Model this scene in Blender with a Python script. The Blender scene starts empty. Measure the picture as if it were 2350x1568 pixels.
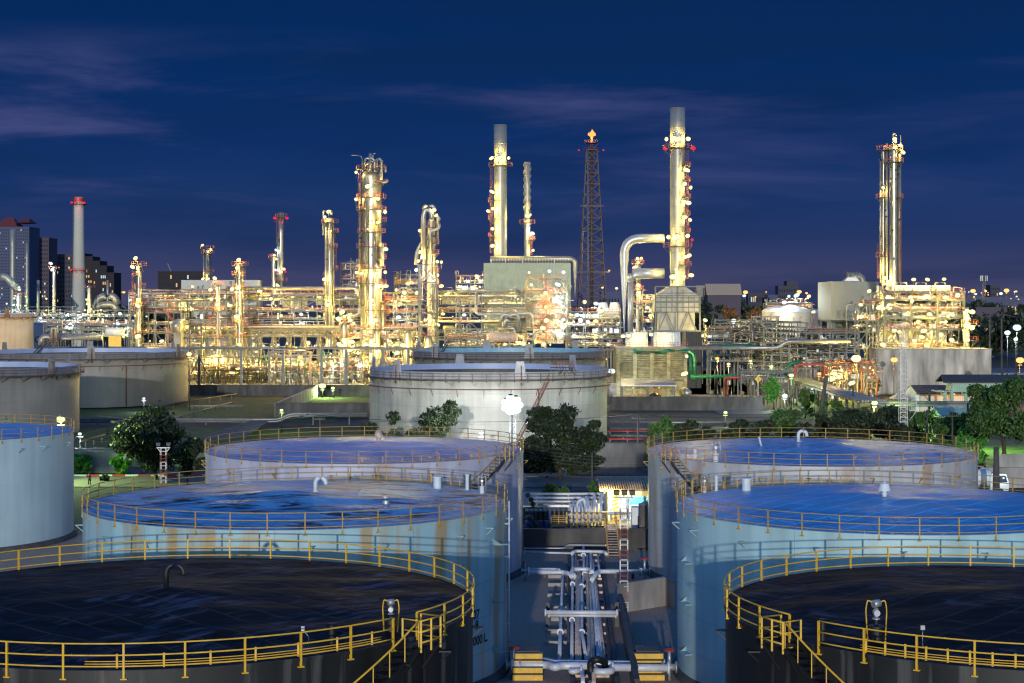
import bpy, math, random
import numpy as np
from mathutils import Vector
random.seed(11)
PI = math.pi
FD, HC, YH, XC = 3844.0, 25.5, 697.0, 1175.0      # focal length, eye height, horizon, centre (units of a 2350 px wide photo)
S = bpy.context.scene
# ---------------------------------------------------------------- camera
cam = bpy.data.cameras.new('camera'); camo = bpy.data.objects.new('camera', cam); S.collection.objects.link(camo)
camo.location = (0, 0, HC); camo.rotation_euler = (PI/2, 0, 0)
cam.sensor_width = 36; cam.lens = 36*FD/2350; cam.shift_y = -(784-YH)/2350.0
cam.clip_start = 1; cam.clip_end = 20000
S.camera = camo
S.view_settings.view_transform = 'Standard'; S.view_settings.look = 'None'
S.view_settings.exposure = 0; S.view_settings.gamma = 1
S.render.engine = 'CYCLES'
S.cycles.use_denoising = True; S.cycles.filter_width = 1.25
S.cycles.max_bounces = 4; S.cycles.diffuse_bounces = 2; S.cycles.glossy_bounces = 2
S.cycles.use_light_tree = True
S.cycles.sample_clamp_indirect = 3
# ---------------------------------------------------------------- sky (blue hour, drawn by view elevation with long cloud streaks)
w = bpy.data.worlds.new('World'); S.world = w; w.use_nodes = True
nt = w.node_tree; N = nt.nodes; L = nt.links; N.clear()
out = N.new('ShaderNodeOutputWorld'); bg = N.new('ShaderNodeBackground'); L.new(bg.outputs[0], out.inputs[0])
tc = N.new('ShaderNodeTexCoord'); sep = N.new('ShaderNodeSeparateXYZ'); L.new(tc.outputs['Generated'], sep.inputs[0])
cr = N.new('ShaderNodeValToRGB'); L.new(sep.outputs[2], cr.inputs[0])
e = cr.color_ramp.elements
stops = [(0.0, (.070,.068,.135)), (.021, (.044,.053,.138)), (.04, (.018,.038,.130)), (.06, (.012,.038,.142)), (.095, (.005,.030,.138)), (.14, (.002,.025,.118)),
         (.18, (.002,.022,.106)), (.26, (.004,.05,.26)), (.40, (.02,.14,.52)), (1.0, (.03,.17,.60))]
e[0].position, e[0].color = stops[0][0], (*stops[0][1], 1); e[1].position, e[1].color = stops[-1][0], (*stops[-1][1], 1)
for p_, c_ in stops[1:-1]:
    q = e.new(p_); q.color = (*c_, 1)
def wnoise(sx, sy, sz, detail, lo, hi, off=0):
    mp = N.new('ShaderNodeMapping'); mp.inputs['Scale'].default_value = (sx, sy, sz); mp.inputs['Location'].default_value = (off, 0, off*.37)
    mp.inputs['Rotation'].default_value = (0, .035, 0)
    L.new(tc.outputs['Generated'], mp.inputs[0])
    no = N.new('ShaderNodeTexNoise'); no.inputs['Detail'].default_value = detail; no.inputs['Roughness'].default_value = .58; no.inputs['Scale'].default_value = 1; no.inputs['Distortion'].default_value = .45
    L.new(mp.outputs[0], no.inputs[0])
    mr = N.new('ShaderNodeMapRange'); mr.interpolation_type = 'SMOOTHSTEP'
    mr.inputs[1].default_value = lo; mr.inputs[2].default_value = hi; L.new(no.outputs[0], mr.inputs[0]); return mr.outputs[0]
def wmath(op, a, b):
    m = N.new('ShaderNodeMath'); m.operation = op
    for i, v in enumerate((a, b)):
        if isinstance(v, (int, float)): m.inputs[i].default_value = v
        else: L.new(v, m.inputs[i])
    return m.outputs[0]
def wband(z0, z1, z2, z3):
    a = N.new('ShaderNodeMapRange'); a.interpolation_type = 'SMOOTHSTEP'; a.inputs[1].default_value = z0; a.inputs[2].default_value = z1; L.new(sep.outputs[2], a.inputs[0])
    b = N.new('ShaderNodeMapRange'); b.interpolation_type = 'SMOOTHSTEP'; b.inputs[1].default_value = z2; b.inputs[2].default_value = z3; b.inputs[3].default_value = 1; b.inputs[4].default_value = 0
    L.new(sep.outputs[2], b.inputs[0]); return wmath('MULTIPLY', a.outputs[0], b.outputs[0])
dark = wmath('MULTIPLY', wnoise(2.6, 1, 20, 5, .42, .70, 3.1), .60)
m1 = N.new('ShaderNodeMix'); m1.data_type = 'RGBA'; L.new(dark, m1.inputs[0]); L.new(cr.outputs[0], m1.inputs[6]); m1.inputs[7].default_value = (.004, .022, .088, 1)
lite = wmath('MULTIPLY', wmath('MULTIPLY', wnoise(3.6, 1, 25, 8, .45, .74, 1.7), wband(.035, .075, .13, .165)), .85)
lm = N.new('ShaderNodeMapRange'); lm.inputs[1].default_value = .30; lm.inputs[2].default_value = -.12; lm.inputs[3].default_value = .25; lm.inputs[4].default_value = 1.0; L.new(sep.outputs[0], lm.inputs[0])
lite = wmath('MULTIPLY', lite, lm.outputs[0])
m2 = N.new('ShaderNodeMix'); m2.data_type = 'RGBA'; L.new(lite, m2.inputs[0]); L.new(m1.outputs[2], m2.inputs[6]); m2.inputs[7].default_value = (.078, .088, .24, 1)
gy_ = N.new('ShaderNodeMapRange'); gy_.interpolation_type = 'SMOOTHSTEP'; gy_.inputs[1].default_value = -.05; gy_.inputs[2].default_value = -.7; L.new(sep.outputs[1], gy_.inputs[0])
gl = wmath('MULTIPLY', gy_.outputs[0], wband(-.02, .02, .12, .45))      # dusk afterglow in the west, behind the camera
m3 = N.new('ShaderNodeMix'); m3.data_type = 'RGBA'; L.new(gl, m3.inputs[0]); L.new(m2.outputs[2], m3.inputs[6]); m3.inputs[7].default_value = (.60, .98, 1.12, 1)
L.new(m3.outputs[2], bg.inputs[0]); bg.inputs[1].default_value = 1.0
# ---------------------------------------------------------------- low, far key light from behind the camera
sd = bpy.data.lights.new('key', 'SUN'); sd.energy = 2.0; sd.angle = math.radians(.5); sd.color = (1.0, .96, .90)
so = bpy.data.objects.new('key', sd); S.collection.objects.link(so)
d = Vector((math.sin(math.radians(3.5)), math.cos(math.radians(3.5)), -math.tan(math.radians(5.6))))
so.rotation_euler = d.to_track_quat('-Z', 'Y').to_euler()
# ================================================================ helpers
def wx(x, Y): return (x-XC)/FD*Y
def wz(y, Y): return HC-(y-YH)/FD*Y
def W(x, y, Y): return Vector((wx(x, Y), Y, wz(y, Y)))
def gy(y): return FD*HC/(y-YH)
def GP(x, y, z=0):
    Y = FD*(HC-z)/(y-YH); return Vector((wx(x, Y), Y, z))
class MB:
    def __init__(s): s.v = []; s.f = []; s.m = []; s.s = []
    def face(s, idx, mi=0, sm=False): s.f.append(idx); s.m.append(mi); s.s.append(sm)
    def box(s, a, b, mi=0):
        x0, y0, z0 = a; x1, y1, z1 = b; n = len(s.v)
        s.v += [(x0,y0,z0),(x1,y0,z0),(x1,y1,z0),(x0,y1,z0),(x0,y0,z1),(x1,y0,z1),(x1,y1,z1),(x0,y1,z1)]
        for q in ((0,3,2,1),(4,5,6,7),(0,1,5,4),(1,2,6,5),(2,3,7,6),(3,0,4,7)): s.face([n+i for i in q], mi)
    def ring(s, c, ax, r, n, up=None):
        ax = Vector(ax).normalized(); u = ax.orthogonal().normalized() if up is None else up
        u = (u - ax*u.dot(ax)).normalized(); v = ax.cross(u); k = len(s.v)
        for i in range(n):
            a = 2*PI*i/n + PI/n; p = Vector(c)+(u*math.cos(a)+v*math.sin(a))*r; s.v.append(tuple(p))
        return k
    def tube(s, pts, r, n=8, mi=0, caps=True):
        pts = [Vector(p) for p in pts]; m = len(pts)
        rr = r if isinstance(r, (list, tuple)) else [r]*m
        up = None; ks = []
        for i in range(m):
            if i == 0: d = pts[1]-pts[0]
            elif i == m-1: d = pts[-1]-pts[-2]
            else: d = (pts[i]-pts[i-1]).normalized()+(pts[i+1]-pts[i]).normalized()
            if d.length < 1e-9: d = Vector((0,0,1))
            d.normalize()
            if up is None: up = Vector((0,0,1)) if abs(d.z) < .9 else Vector((1,0,0))
            ks.append(s.ring(pts[i], d, rr[i], n, up))
        for a, b in zip(ks, ks[1:]):
            for i in range(n): s.face([a+i, a+(i+1)%n, b+(i+1)%n, b+i], mi, n > 4)
        if caps:
            s.face([ks[0]+i for i in range(n)][::-1], mi); s.face([ks[-1]+i for i in range(n)], mi)
    def bar(s, p, q, w, mi=0): s.tube([p, q], w*.7071, 4, mi)
    def lathe(s, c, prof, n=32, a0=0, a1=2*PI, mi=0, sm=True):
        c = Vector(c); full = abs(a1-a0-2*PI) < 1e-6; k = len(s.v); cnt = n if full else n+1
        for r, z in prof:
            for i in range(cnt):
                a = a0+(a1-a0)*i/n; s.v.append((c.x+r*math.cos(a), c.y+r*math.sin(a), c.z+z))
        for j in range(len(prof)-1):
            for i in range(n):
                i2 = (i+1) % cnt
                s.face([k+j*cnt+i, k+j*cnt+i2, k+(j+1)*cnt+i2, k+(j+1)*cnt+i], mi, sm)
    def quad(s, a, b, c, d, mi=0):
        n = len(s.v); s.v += [tuple(a), tuple(b), tuple(c), tuple(d)]; s.face([n, n+1, n+2, n+3], mi)
    def prism(s, pts, dv, mi=0):
        n = len(s.v); m = len(pts); dv = Vector(dv)
        s.v += [tuple(p) for p in pts]+[tuple(Vector(p)+dv) for p in pts]
        s.face([n+i for i in range(m)][::-1], mi); s.face([n+m+i for i in range(m)], mi)
        for i in range(m): s.face([n+i, n+(i+1)%m, n+m+(i+1)%m, n+m+i], mi)
    def build(s, name, mats, parent=None, off=None):
        me = bpy.data.meshes.new(name)
        o = bpy.data.objects.new(name, me)
        base = Vector(off) if off is not None else (Vector(root_loc(parent)) if parent else Vector((0,0,0)))
        me.from_pydata([(x-base.x, y-base.y, z-base.z) for x, y, z in s.v], [], s.f)
        if not isinstance(mats, (list, tuple)): mats = [mats]
        for m in mats: me.materials.append(m)
        me.polygons.foreach_set('material_index', s.m); me.polygons.foreach_set('use_smooth', s.s); me.update()
        S.collection.objects.link(o)
        if parent: o.parent = parent
        elif off is not None: o.location = base
        return o
def root_loc(o):
    while o.parent: o = o.parent
    return o.location
def tag(o, label, cat, group=None, kind=None):
    o['label'] = label; o['category'] = cat
    if group: o['group'] = group
    if kind: o['kind'] = kind
    return o
def T(name, label, cat, loc=(0,0,0), group=None):
    o = bpy.data.objects.new(name, None); S.collection.objects.link(o); o.location = loc
    o.empty_display_size = .1
    return tag(o, label, cat, group)
def single(mb, name, mats, label, cat, loc=None, group=None):
    if loc is None:
        a = np.array(mb.v); loc = (a[:,0].mean(), a[:,1].mean(), a[:,2].min())
    return tag(mb.build(name, mats, None, loc), label, cat, group)
def struct(mb, name, mats):
    o = mb.build(name, mats); o['kind'] = 'structure'; return o
def bend(pts, rad=.6, n=4):
    pts = [Vector(p) for p in pts]; o = [pts[0]]
    for a, b, c in zip(pts, pts[1:], pts[2:]):
        u = (a-b); v = (c-b); r = min(rad, u.length*.45, v.length*.45); u.normalize(); v.normalize()
        p, q = b+u*r, b+v*r
        for i in range(n+1):
            t = i/n; o.append(p*(1-t)**2+b*2*t*(1-t)+q*t*t)
    o.append(pts[-1]); return o
# ================================================================ materials (procedural)
def mat(name, col, rough=.6, metal=0.0, var=.25, scale=1.0, stretch=(1,1,1), bump=0.0, bscale=None, spec=.5, bdist=.1):
    m = bpy.data.materials.new(name); m.use_nodes = True; nt = m.node_tree; N = nt.nodes; L = nt.links
    b = N['Principled BSDF']; b.inputs['Roughness'].default_value = rough; b.inputs['Metallic'].default_value = metal
    b.inputs['Specular IOR Level'].default_value = spec
    tc = N.new('ShaderNodeTexCoord'); mp = N.new('ShaderNodeMapping'); mp.inputs['Scale'].default_value = stretch; L.new(tc.outputs['Object'], mp.inputs[0])
    no = N.new('ShaderNodeTexNoise'); no.inputs['Scale'].default_value = scale; no.inputs['Detail'].default_value = 5; L.new(mp.outputs[0], no.inputs[0])
    mr = N.new('ShaderNodeMapRange'); mr.inputs[1].default_value = .25; mr.inputs[2].default_value = .75; mr.inputs[3].default_value = 1-var; mr.inputs[4].default_value = 1+var*.6
    L.new(no.outputs[0], mr.inputs[0])
    mx = N.new('ShaderNodeMix'); mx.data_type = 'RGBA'; mx.blend_type = 'MULTIPLY'; mx.inputs[0].default_value = 1; mx.inputs[6].default_value = (*col, 1); L.new(mr.outputs[0], mx.inputs[7])
    L.new(mx.outputs[2], b.inputs['Base Color'])
    if bump:
        n2 = N.new('ShaderNodeTexNoise'); n2.inputs['Scale'].default_value = bscale or scale*4; n2.inputs['Detail'].default_value = 4; L.new(mp.outputs[0], n2.inputs[0])
        bp = N.new('ShaderNodeBump'); bp.inputs['Strength'].default_value = bump; bp.inputs['Distance'].default_value = bdist; L.new(n2.outputs[0], bp.inputs['Height']); L.new(bp.outputs[0], b.inputs['Normal'])
    m['mx'] = 1
    return m
def emit(name, col, st):
    m = bpy.data.materials.new(name); m.use_nodes = True; nt = m.node_tree; N = nt.nodes; N.clear()
    o = N.new('ShaderNodeOutputMaterial'); e = N.new('ShaderNodeEmission'); e.inputs[0].default_value = (*col, 1); e.inputs[1].default_value = st
    nt.links.new(e.outputs[0], o.inputs[0]); m.cycles.emission_sampling = 'NONE'; return m
def cyl_uv(nt, R):
    N = nt.nodes; L = nt.links
    tc = N.new('ShaderNodeTexCoord'); sp = N.new('ShaderNodeSeparateXYZ'); L.new(tc.outputs['Object'], sp.inputs[0])
    at = N.new('ShaderNodeMath'); at.operation = 'ARCTAN2'; L.new(sp.outputs[1], at.inputs[0]); L.new(sp.outputs[0], at.inputs[1])
    mu = N.new('ShaderNodeMath'); mu.operation = 'MULTIPLY'; mu.inputs[1].default_value = R; L.new(at.outputs[0], mu.inputs[0])
    cb = N.new('ShaderNodeCombineXYZ'); L.new(mu.outputs[0], cb.inputs[0]); L.new(sp.outputs[2], cb.inputs[1]); return cb.outputs[0]
def shellmat(name, col, R, pw, ph, rough=.5, metal=0.0, seam=.75, streak=(.5, .3, .12), samt=.3, var=.18, mort=.02, sscale=.55, patch=None, slo=.56):
    """plated cylinder wall: horizontal and vertical seams, vertical rust or dirt streaks"""
    m = bpy.data.materials.new(name); m.use_nodes = True; nt = m.node_tree; N = nt.nodes; L = nt.links
    b = N['Principled BSDF']; b.inputs['Metallic'].default_value = metal
    uv = cyl_uv(nt, R)
    br = N.new('ShaderNodeTexBrick'); br.inputs['Scale'].default_value = 1; br.inputs['Brick Width'].default_value = pw; br.inputs['Row Height'].default_value = ph
    br.inputs['Mortar Size'].default_value = mort; br.inputs['Mortar Smooth'].default_value = .4
    br.inputs['Color1'].default_value = (1,1,1,1); br.inputs['Color2'].default_value = (1-var*.35,)*3+(1,); br.inputs['Mortar'].default_value = (seam,)*3+(1,)
    L.new(uv, br.inputs[0])
    def noise(sx, sy, lo, hi, det=5):
        mp = N.new('ShaderNodeMapping'); mp.inputs['Scale'].default_value = (sx, sy, 1); L.new(uv, mp.inputs[0])
        no = N.new('ShaderNodeTexNoise'); no.inputs['Scale'].default_value = 1; no.inputs['Detail'].default_value = det; L.new(mp.outputs[0], no.inputs[0])
        mr = N.new('ShaderNodeMapRange'); mr.inputs[1].default_value = lo; mr.inputs[2].default_value = hi; L.new(no.outputs[0], mr.inputs[0]); return mr.outputs[0]
    g = noise(.9, .06, .3, .75)
    mr = N.new('ShaderNodeMapRange'); mr.inputs[3].default_value = 1-var; mr.inputs[4].default_value = 1.08; L.new(g, mr.inputs[0])
    g2 = noise(.16, .2, .3, .7); mr2 = N.new('ShaderNodeMapRange'); mr2.inputs[3].default_value = 1-var*.8; mr2.inputs[4].default_value = 1.05; L.new(g2, mr2.inputs[0])
    def mul(a, bb):
        x = N.new('ShaderNodeMix'); x.data_type = 'RGBA'; x.blend_type = 'MULTIPLY'; x.inputs[0].default_value = 1
        for i, v in ((6, a), (7, bb)):
            if isinstance(v, tuple): x.inputs[i].default_value = (*v, 1)
            else: L.new(v, x.inputs[i])
        return x.outputs[2]
    c = mul(mul(mul(col, br.outputs[0]), mr.outputs[0]), mr2.outputs[0])
    st = noise(sscale, .045, slo, slo+.12, 7)
    sm = N.new('ShaderNodeMath'); sm.operation = 'MULTIPLY'; sm.inputs[1].default_value = samt; L.new(st, sm.inputs[0])
    x = N.new('ShaderNodeMix'); x.data_type = 'RGBA'; L.new(sm.outputs[0], x.inputs[0]); L.new(c, x.inputs[6]); x.inputs[7].default_value = (*streak, 1)
    L.new(x.outputs[2], b.inputs['Base Color'])
    rr = N.new('ShaderNodeMapRange'); rr.inputs[3].default_value = rough-.08; rr.inputs[4].default_value = rough+.12; L.new(g, rr.inputs[0]); L.new(rr.outputs[0], b.inputs['Roughness'])
    bp = N.new('ShaderNodeBump'); bp.inputs['Strength'].default_value = .35; bp.inputs['Distance'].default_value = .02; L.new(br.outputs['Fac'], bp.inputs['Height']); bp.invert = True
    L.new(bp.outputs[0], b.inputs['Normal'])
    return m
def roofmat(name, col, rot, rust=None, ramt=0.0, rough=.34, seam=.55, chalk=None, lo=.55, spec=.5, bst=.9):
    """welded roof plates in long diagonal strips, gently buckled"""
    m = bpy.data.materials.new(name); m.use_nodes = True; nt = m.node_tree; N = nt.nodes; L = nt.links
    b = N['Principled BSDF']; b.inputs['Specular IOR Level'].default_value = spec
    tc = N.new('ShaderNodeTexCoord'); mp = N.new('ShaderNodeMapping'); mp.inputs['Rotation'].default_value = (0, 0, rot); L.new(tc.outputs['Object'], mp.inputs[0])
    br = N.new('ShaderNodeTexBrick'); br.inputs['Scale'].default_value = 1; br.inputs['Brick Width'].default_value = 6.1; br.inputs['Row Height'].default_value = 1.75
    br.inputs['Mortar Size'].default_value = .085; br.inputs['Mortar Smooth'].default_value = .3
    br.inputs['Color1'].default_value = (1,1,1,1); br.inputs['Color2'].default_value = (.86,.86,.86,1); br.inputs['Mortar'].default_value = (seam,)*3+(1,)
    L.new(mp.outputs[0], br.inputs[0])
    def noise(sc, lo, hi, det=5, src=None, loc=0):
        q = N.new('ShaderNodeMapping'); q.inputs['Scale'].default_value = sc; q.inputs['Location'].default_value = (loc, loc, 0); L.new(src or tc.outputs['Object'], q.inputs[0])
        no = N.new('ShaderNodeTexNoise'); no.inputs['Scale'].default_value = 1; no.inputs['Detail'].default_value = det; no.inputs['Roughness'].default_value = .62; L.new(q.outputs[0], no.inputs[0])
        mr = N.new('ShaderNodeMapRange'); mr.inputs[1].default_value = lo; mr.inputs[2].default_value = hi; L.new(no.outputs[0], mr.inputs[0]); return mr.outputs[0]
    x = N.new('ShaderNodeMix'); x.data_type = 'RGBA'; x.blend_type = 'MULTIPLY'; x.inputs[0].default_value = 1; x.inputs[6].default_value = (*col, 1); L.new(br.outputs[0], x.inputs[7])
    g = noise((.25, .5, 1), .3, .7); gm = N.new('ShaderNodeMapRange'); gm.inputs[3].default_value = .82; gm.inputs[4].default_value = 1.08; L.new(g, gm.inputs[0])
    x2 = N.new('ShaderNodeMix'); x2.data_type = 'RGBA'; x2.blend_type = 'MULTIPLY'; x2.inputs[0].default_value = 1; L.new(x.outputs[2], x2.inputs[6]); L.new(gm.outputs[0], x2.inputs[7])
    c = x2.outputs[2]
    if rust:
        a = noise((.45, 1.5, 1), lo, lo+.05, 9); big = noise((.13, .25, 1), .42, .54, 2, loc=4)
        mm = N.new('ShaderNodeMath'); mm.operation = 'MULTIPLY'; L.new(a, mm.inputs[0]); L.new(big, mm.inputs[1])
        m3 = N.new('ShaderNodeMath'); m3.operation = 'MULTIPLY'; L.new(mm.outputs[0], m3.inputs[0]); m3.inputs[1].default_value = ramt
        x3 = N.new('ShaderNodeMix'); x3.data_type = 'RGBA'; L.new(m3.outputs[0], x3.inputs[0]); L.new(c, x3.inputs[6]); x3.inputs[7].default_value = (*rust, 1); c = x3.outputs[2]
    if chalk:
        a = noise((2.2, .45, 1), .50, .64, 9, mp.outputs[0], 7); big = noise((.20, .20, 1), .47, .54, 2, loc=9)
        mm = N.new('ShaderNodeMath'); mm.operation = 'MULTIPLY'; L.new(a, mm.inputs[0]); L.new(big, mm.inputs[1])
        x3 = N.new('ShaderNodeMix'); x3.data_type = 'RGBA'; L.new(mm.outputs[0], x3.inputs[0]); L.new(c, x3.inputs[6]); x3.inputs[7].default_value = (*chalk, 1); c = x3.outputs[2]
    L.new(c, b.inputs['Base Color'])
    r = noise((.5, 1.6, 1), .3, .7, 5, None, 2); rr = N.new('ShaderNodeMapRange'); rr.inputs[3].default_value = rough-.1; rr.inputs[4].default_value = rough+.14; L.new(r, rr.inputs[0]); L.new(rr.outputs[0], b.inputs['Roughness'])
    h = noise((.22, .75, 1), .2, .8, 2, None, 5); bp = N.new('ShaderNodeBump'); bp.inputs['Strength'].default_value = bst; bp.inputs['Distance'].default_value = .045; L.new(h, bp.inputs['Height'])
    b2 = N.new('ShaderNodeBump'); b2.inputs['Strength'].default_value = .5; b2.inputs['Distance'].default_value = .015; L.new(br.outputs['Fac'], b2.inputs['Height']); L.new(bp.outputs[0], b2.inputs['Normal'])
    L.new(b2.outputs[0], b.inputs['Normal'])
    return m
def ribmat(name, col, pitch=.4, axis='X', rough=.6, metal=0, depth=.08, var=.15):
    m = mat(name, col, rough, metal, var, .5); nt = m.node_tree; N = nt.nodes; L = nt.links
    tc = N.new('ShaderNodeTexCoord'); wv = N.new('ShaderNodeTexWave'); wv.bands_direction = axis; wv.inputs['Scale'].default_value = PI*2/pitch/20*1.0
    L.new(tc.outputs['Object'], wv.inputs[0]); bp = N.new('ShaderNodeBump'); bp.inputs['Distance'].default_value = depth; bp.inputs['Strength'].default_value = .8
    L.new(wv.outputs[1], bp.inputs['Height']); L.new(bp.outputs[0], N['Principled BSDF'].inputs['Normal']); return m
M = {}
M['white'] = mat('white_paint', (.66,.70,.70), .45, 0, .15, .8)
M['yellow'] = mat('yellow_paint', (.80,.46,.03), .45, 0, .25, 3)
M['ochre'] = mat('faded_yellow_paint', (.50,.30,.07), .55, 0, .35, 3)
M['orange'] = mat('orange_paint', (.40,.10,.045), .5, 0, .3, 1)
M['brownrail'] = mat('red_brown_paint', (.17,.055,.035), .6, 0, .3, 1)
M['steel'] = mat('grey_steel', (.10,.11,.10), .5, .25, .3, .6)
M['beige'] = mat('beige_steel', (.17,.15,.10), .6, 0, .3, .6)
M['darksteel'] = mat('dark_steel', (.07,.07,.065), .55, .3, .4, 1)
M['silver'] = mat('silver_cladding', (.36,.34,.29), .34, .5, .3, .9, bump=.15)
M['silverp'] = mat('silver_painted_pipe', (.66,.67,.69), .45, .1, .25, 1.5)
M['silverfar'] = mat('dull_aluminium_pipe', (.26,.25,.21), .4, .4, .3, .8)
M['rustp'] = mat('rusty_lagged_pipe', (.62,.46,.35), .55, .1, .5, 2.5, bump=.3)
M['flaresteel'] = mat('dark_brown_flare_steel', (.085,.050,.035), .6, .2, .3, 1)
M['bright'] = mat('lit_interior_cladding', (.62,.60,.54), .35, .25, .3, .8)  # silver made paler to hold the brightness of lit interiors
M['blackp'] = mat('black_lagging', (.012,.012,.014), .5)
M['green'] = mat('green_paint', (.01,.15,.06), .45, 0, .2, 1)
M['red'] = mat('red_paint', (.55,.05,.03), .45, 0, .2, 1)
M['blue'] = mat('blue_paint', (.03,.13,.40), .45, 0, .2, 1)
M['bluedark'] = mat('dark_blue_drum_paint', (.02,.05,.18), .4, 0, .3, 3)
M['drumtop'] = mat('drum_lid', (.52,.40,.22), .4, .3, .4, 3)
M['drumblack'] = mat('black_drum_paint', (.03,.025,.02), .4, 0, .4, 3)
M['concrete'] = mat('concrete', (.26,.25,.23), .85, 0, .35, .35, bump=.25)
M['stainedconc'] = mat('stained_concrete', (.42,.39,.35), .85, 0, .75, .30, (1.4,1,.30), bump=.3, bscale=1.5)
M['darkconc'] = mat('weathered_dark_concrete', (.09,.085,.08), .9, 0, .55, .5, (1,1,.4), bump=.3)
M['louvre'] = mat('mossy_louvre_concrete', (.34,.30,.16), .85, 0, .6, .8, (1,1,1.6), bump=.25)
M['chimney'] = mat('chimney_concrete', (.46,.45,.38), .8, 0, .15, .15, (1,1,.2))
M['gravel'] = mat('gravel', (.58,.44,.33), .95, 0, .75, 7, bump=1.0, bscale=12, bdist=.3)
M['asphalt'] = mat('asphalt', (.06,.06,.062), .85, 0, .3, .3, bump=.2)
M['road'] = mat('pale_road', (.15,.14,.13), .85, 0, .2, .2)
M['earth'] = mat('dark_ground', (.045,.043,.04), .95, 0, .5, .06)
M['grass'] = mat('grass', (.035,.085,.012), .95, 0, .6, .35, bump=.6, bscale=6)
M['grassdark'] = mat('dark_grass', (.03,.06,.012), .95, 0, .7, .2, bump=.6, bscale=6)
M['whitepost'] = mat('pale_shield_paint', (.36,.36,.37), .6, 0, .3, .6)
M['bracket'] = mat('pale_teal_bracket', (.28,.42,.44), .55)
M['maroon'] = mat('dark_red_mast_paint', (.30,.03,.02), .5)
M['bark'] = mat('bark', (.07,.05,.035), .9, 0, .4, 3, bump=.5)
M['tile'] = mat('brown_roof_tile', (.42,.31,.21), .8, 0, .35, 2)
M['glass'] = mat('dark_glass', (.015,.02,.035), .6, spec=.15)
M['water'] = mat('dark_water', (.01,.012,.015), .08)
M['galv'] = mat('galvanised', (.45,.46,.46), .4, .5, .2, 2)
M['skin'] = mat('skin', (.45,.28,.2), .6)
M['redcloth'] = mat('red_cloth', (.45,.04,.03), .8)
M['darkcloth'] = mat('dark_cloth', (.03,.03,.05), .8)
M['tyre'] = mat('tyre_rubber', (.015,.015,.015), .8)
M['ribgrey'] = ribmat('grey_ribbed_sheet', (.30,.31,.27), 1.2, 'X', depth=.02, var=.06)
M['ribgreen'] = ribmat('grey_green_sheet', (.20,.25,.22), 1.4, 'X')
M['ribwhite'] = ribmat('cream_ribbed_sheet', (.58,.55,.45), .6, 'X')
M['ribroof'] = ribmat('ribbed_roof_sheet', (.34,.33,.30), .55, 'X')
M['ribdark'] = ribmat('dark_ribbed_roof_sheet', (.05,.045,.04), .5, 'X')
M['ribmint'] = ribmat('pale_green_sheet', (.30,.45,.34), .5, 'X')
M['clad'] = shellmat('insulated_column_cladding', (.36,.34,.29), 3, 2.2, 1.1, .33, .72, .72, (.35,.25,.15), .12, .15, .02)
M['stackpaint'] = shellmat('stack_sheet', (.31,.31,.28), 3, 60, 6.5, .42, .35, .55, (.3,.25,.2), .15, .15, .06)
M['heater'] = shellmat('heater_wall', (.46,.46,.42), 3, 60, 3, .5, .2, .6, (.3,.2,.1), .2)
EM = {'w': emit('warm_lamp', (1,.88,.42), 1.8), 'c': emit('cool_lamp', (.80,.97,1), 1.5), 'o': emit('sodium_lamp', (1,.55,.17), 1.7), 'r': emit('red_beacon', (1,.02,.05), 1.3), 'g': emit('greenish_lamp', (.85,1,.42), 1.7)}
LC = {'w': (1,.73,.16), 'c': (.80,.95,1), 'o': (1,.42,.08), 'r': (1,.03,.05), 'g': (.70,1,.30)}
M['win_w'] = emit('lit_window_warm', (1,.62,.22), .9); M['win_c'] = emit('lit_window_cool', (.65,.95,1), .9)
M['flame'] = emit('flare_flame', (1,.24,.05), 3.0)
nlamp = [0]; LPF = {'w': .70, 'c': .7, 'o': .45, 'g': .5}
def lamp(parent, p, c='w', P=1200, r=.55, arm=None, name='floodlight', light=True, cast=.25, back=None):
    """luminaire: short arm, hood and glowing glass, with its own point light"""
    p = Vector(p); mb = MB()
    prof = [(0.001,-r*.75),(r*.55,-r*.62),(r*.92,-r*.3),(r,0),(r*.9,r*.35),(r*.5,r*.66),(0.001,r*.78)]
    if name == 'floodlight':      # long trough luminaires, tilted each their own way
        rl_ = random.Random(int(p.x*31+p.z*17)); d_ = Vector((rl_.uniform(.45,1.0)*rl_.choice((-1,1)), rl_.uniform(-.3,.3), rl_.uniform(-.15,.55)))*r*.85
        mb.tube([p-d_*1.25, p-d_, p-d_*.2, p+d_*.6, p+d_, p+d_*1.2], [r*.15, r*.5, r*.68, r*.62, r*.4, r*.1], 10, mi=1)
    else: mb.lathe(p, prof, 12, mi=1)
    mb.lathe(p, [(r*.5,r*.66),(r*.3,r*.9),(.001,r*.95)], 10, mi=0)
    if arm is not None:
        a = Vector(arm); q = Vector((a.x, a.y, p.z+r*.9)); mb.tube([a, q, (p.x, p.y, p.z+r*.9)], .07, 5, 0)
    o = mb.build(name, [M['darksteel'], EM[c]], parent)
    if light:
        ld = bpy.data.lights.new('lamp_light', 'POINT'); ld.energy = P*(.05 if c == 'r' else LPF.get(c, 1)); ld.color = LC[c]; ld.shadow_soft_size = cast
        lo = bpy.data.objects.new('lamp_light', ld); S.collection.objects.link(lo); lo.parent = o
        lo.location = p-Vector(root_loc(o))+Vector((0, -(r+cast+.05) if back is None else back, -.1)); nlamp[0] += 1
    return o
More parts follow.
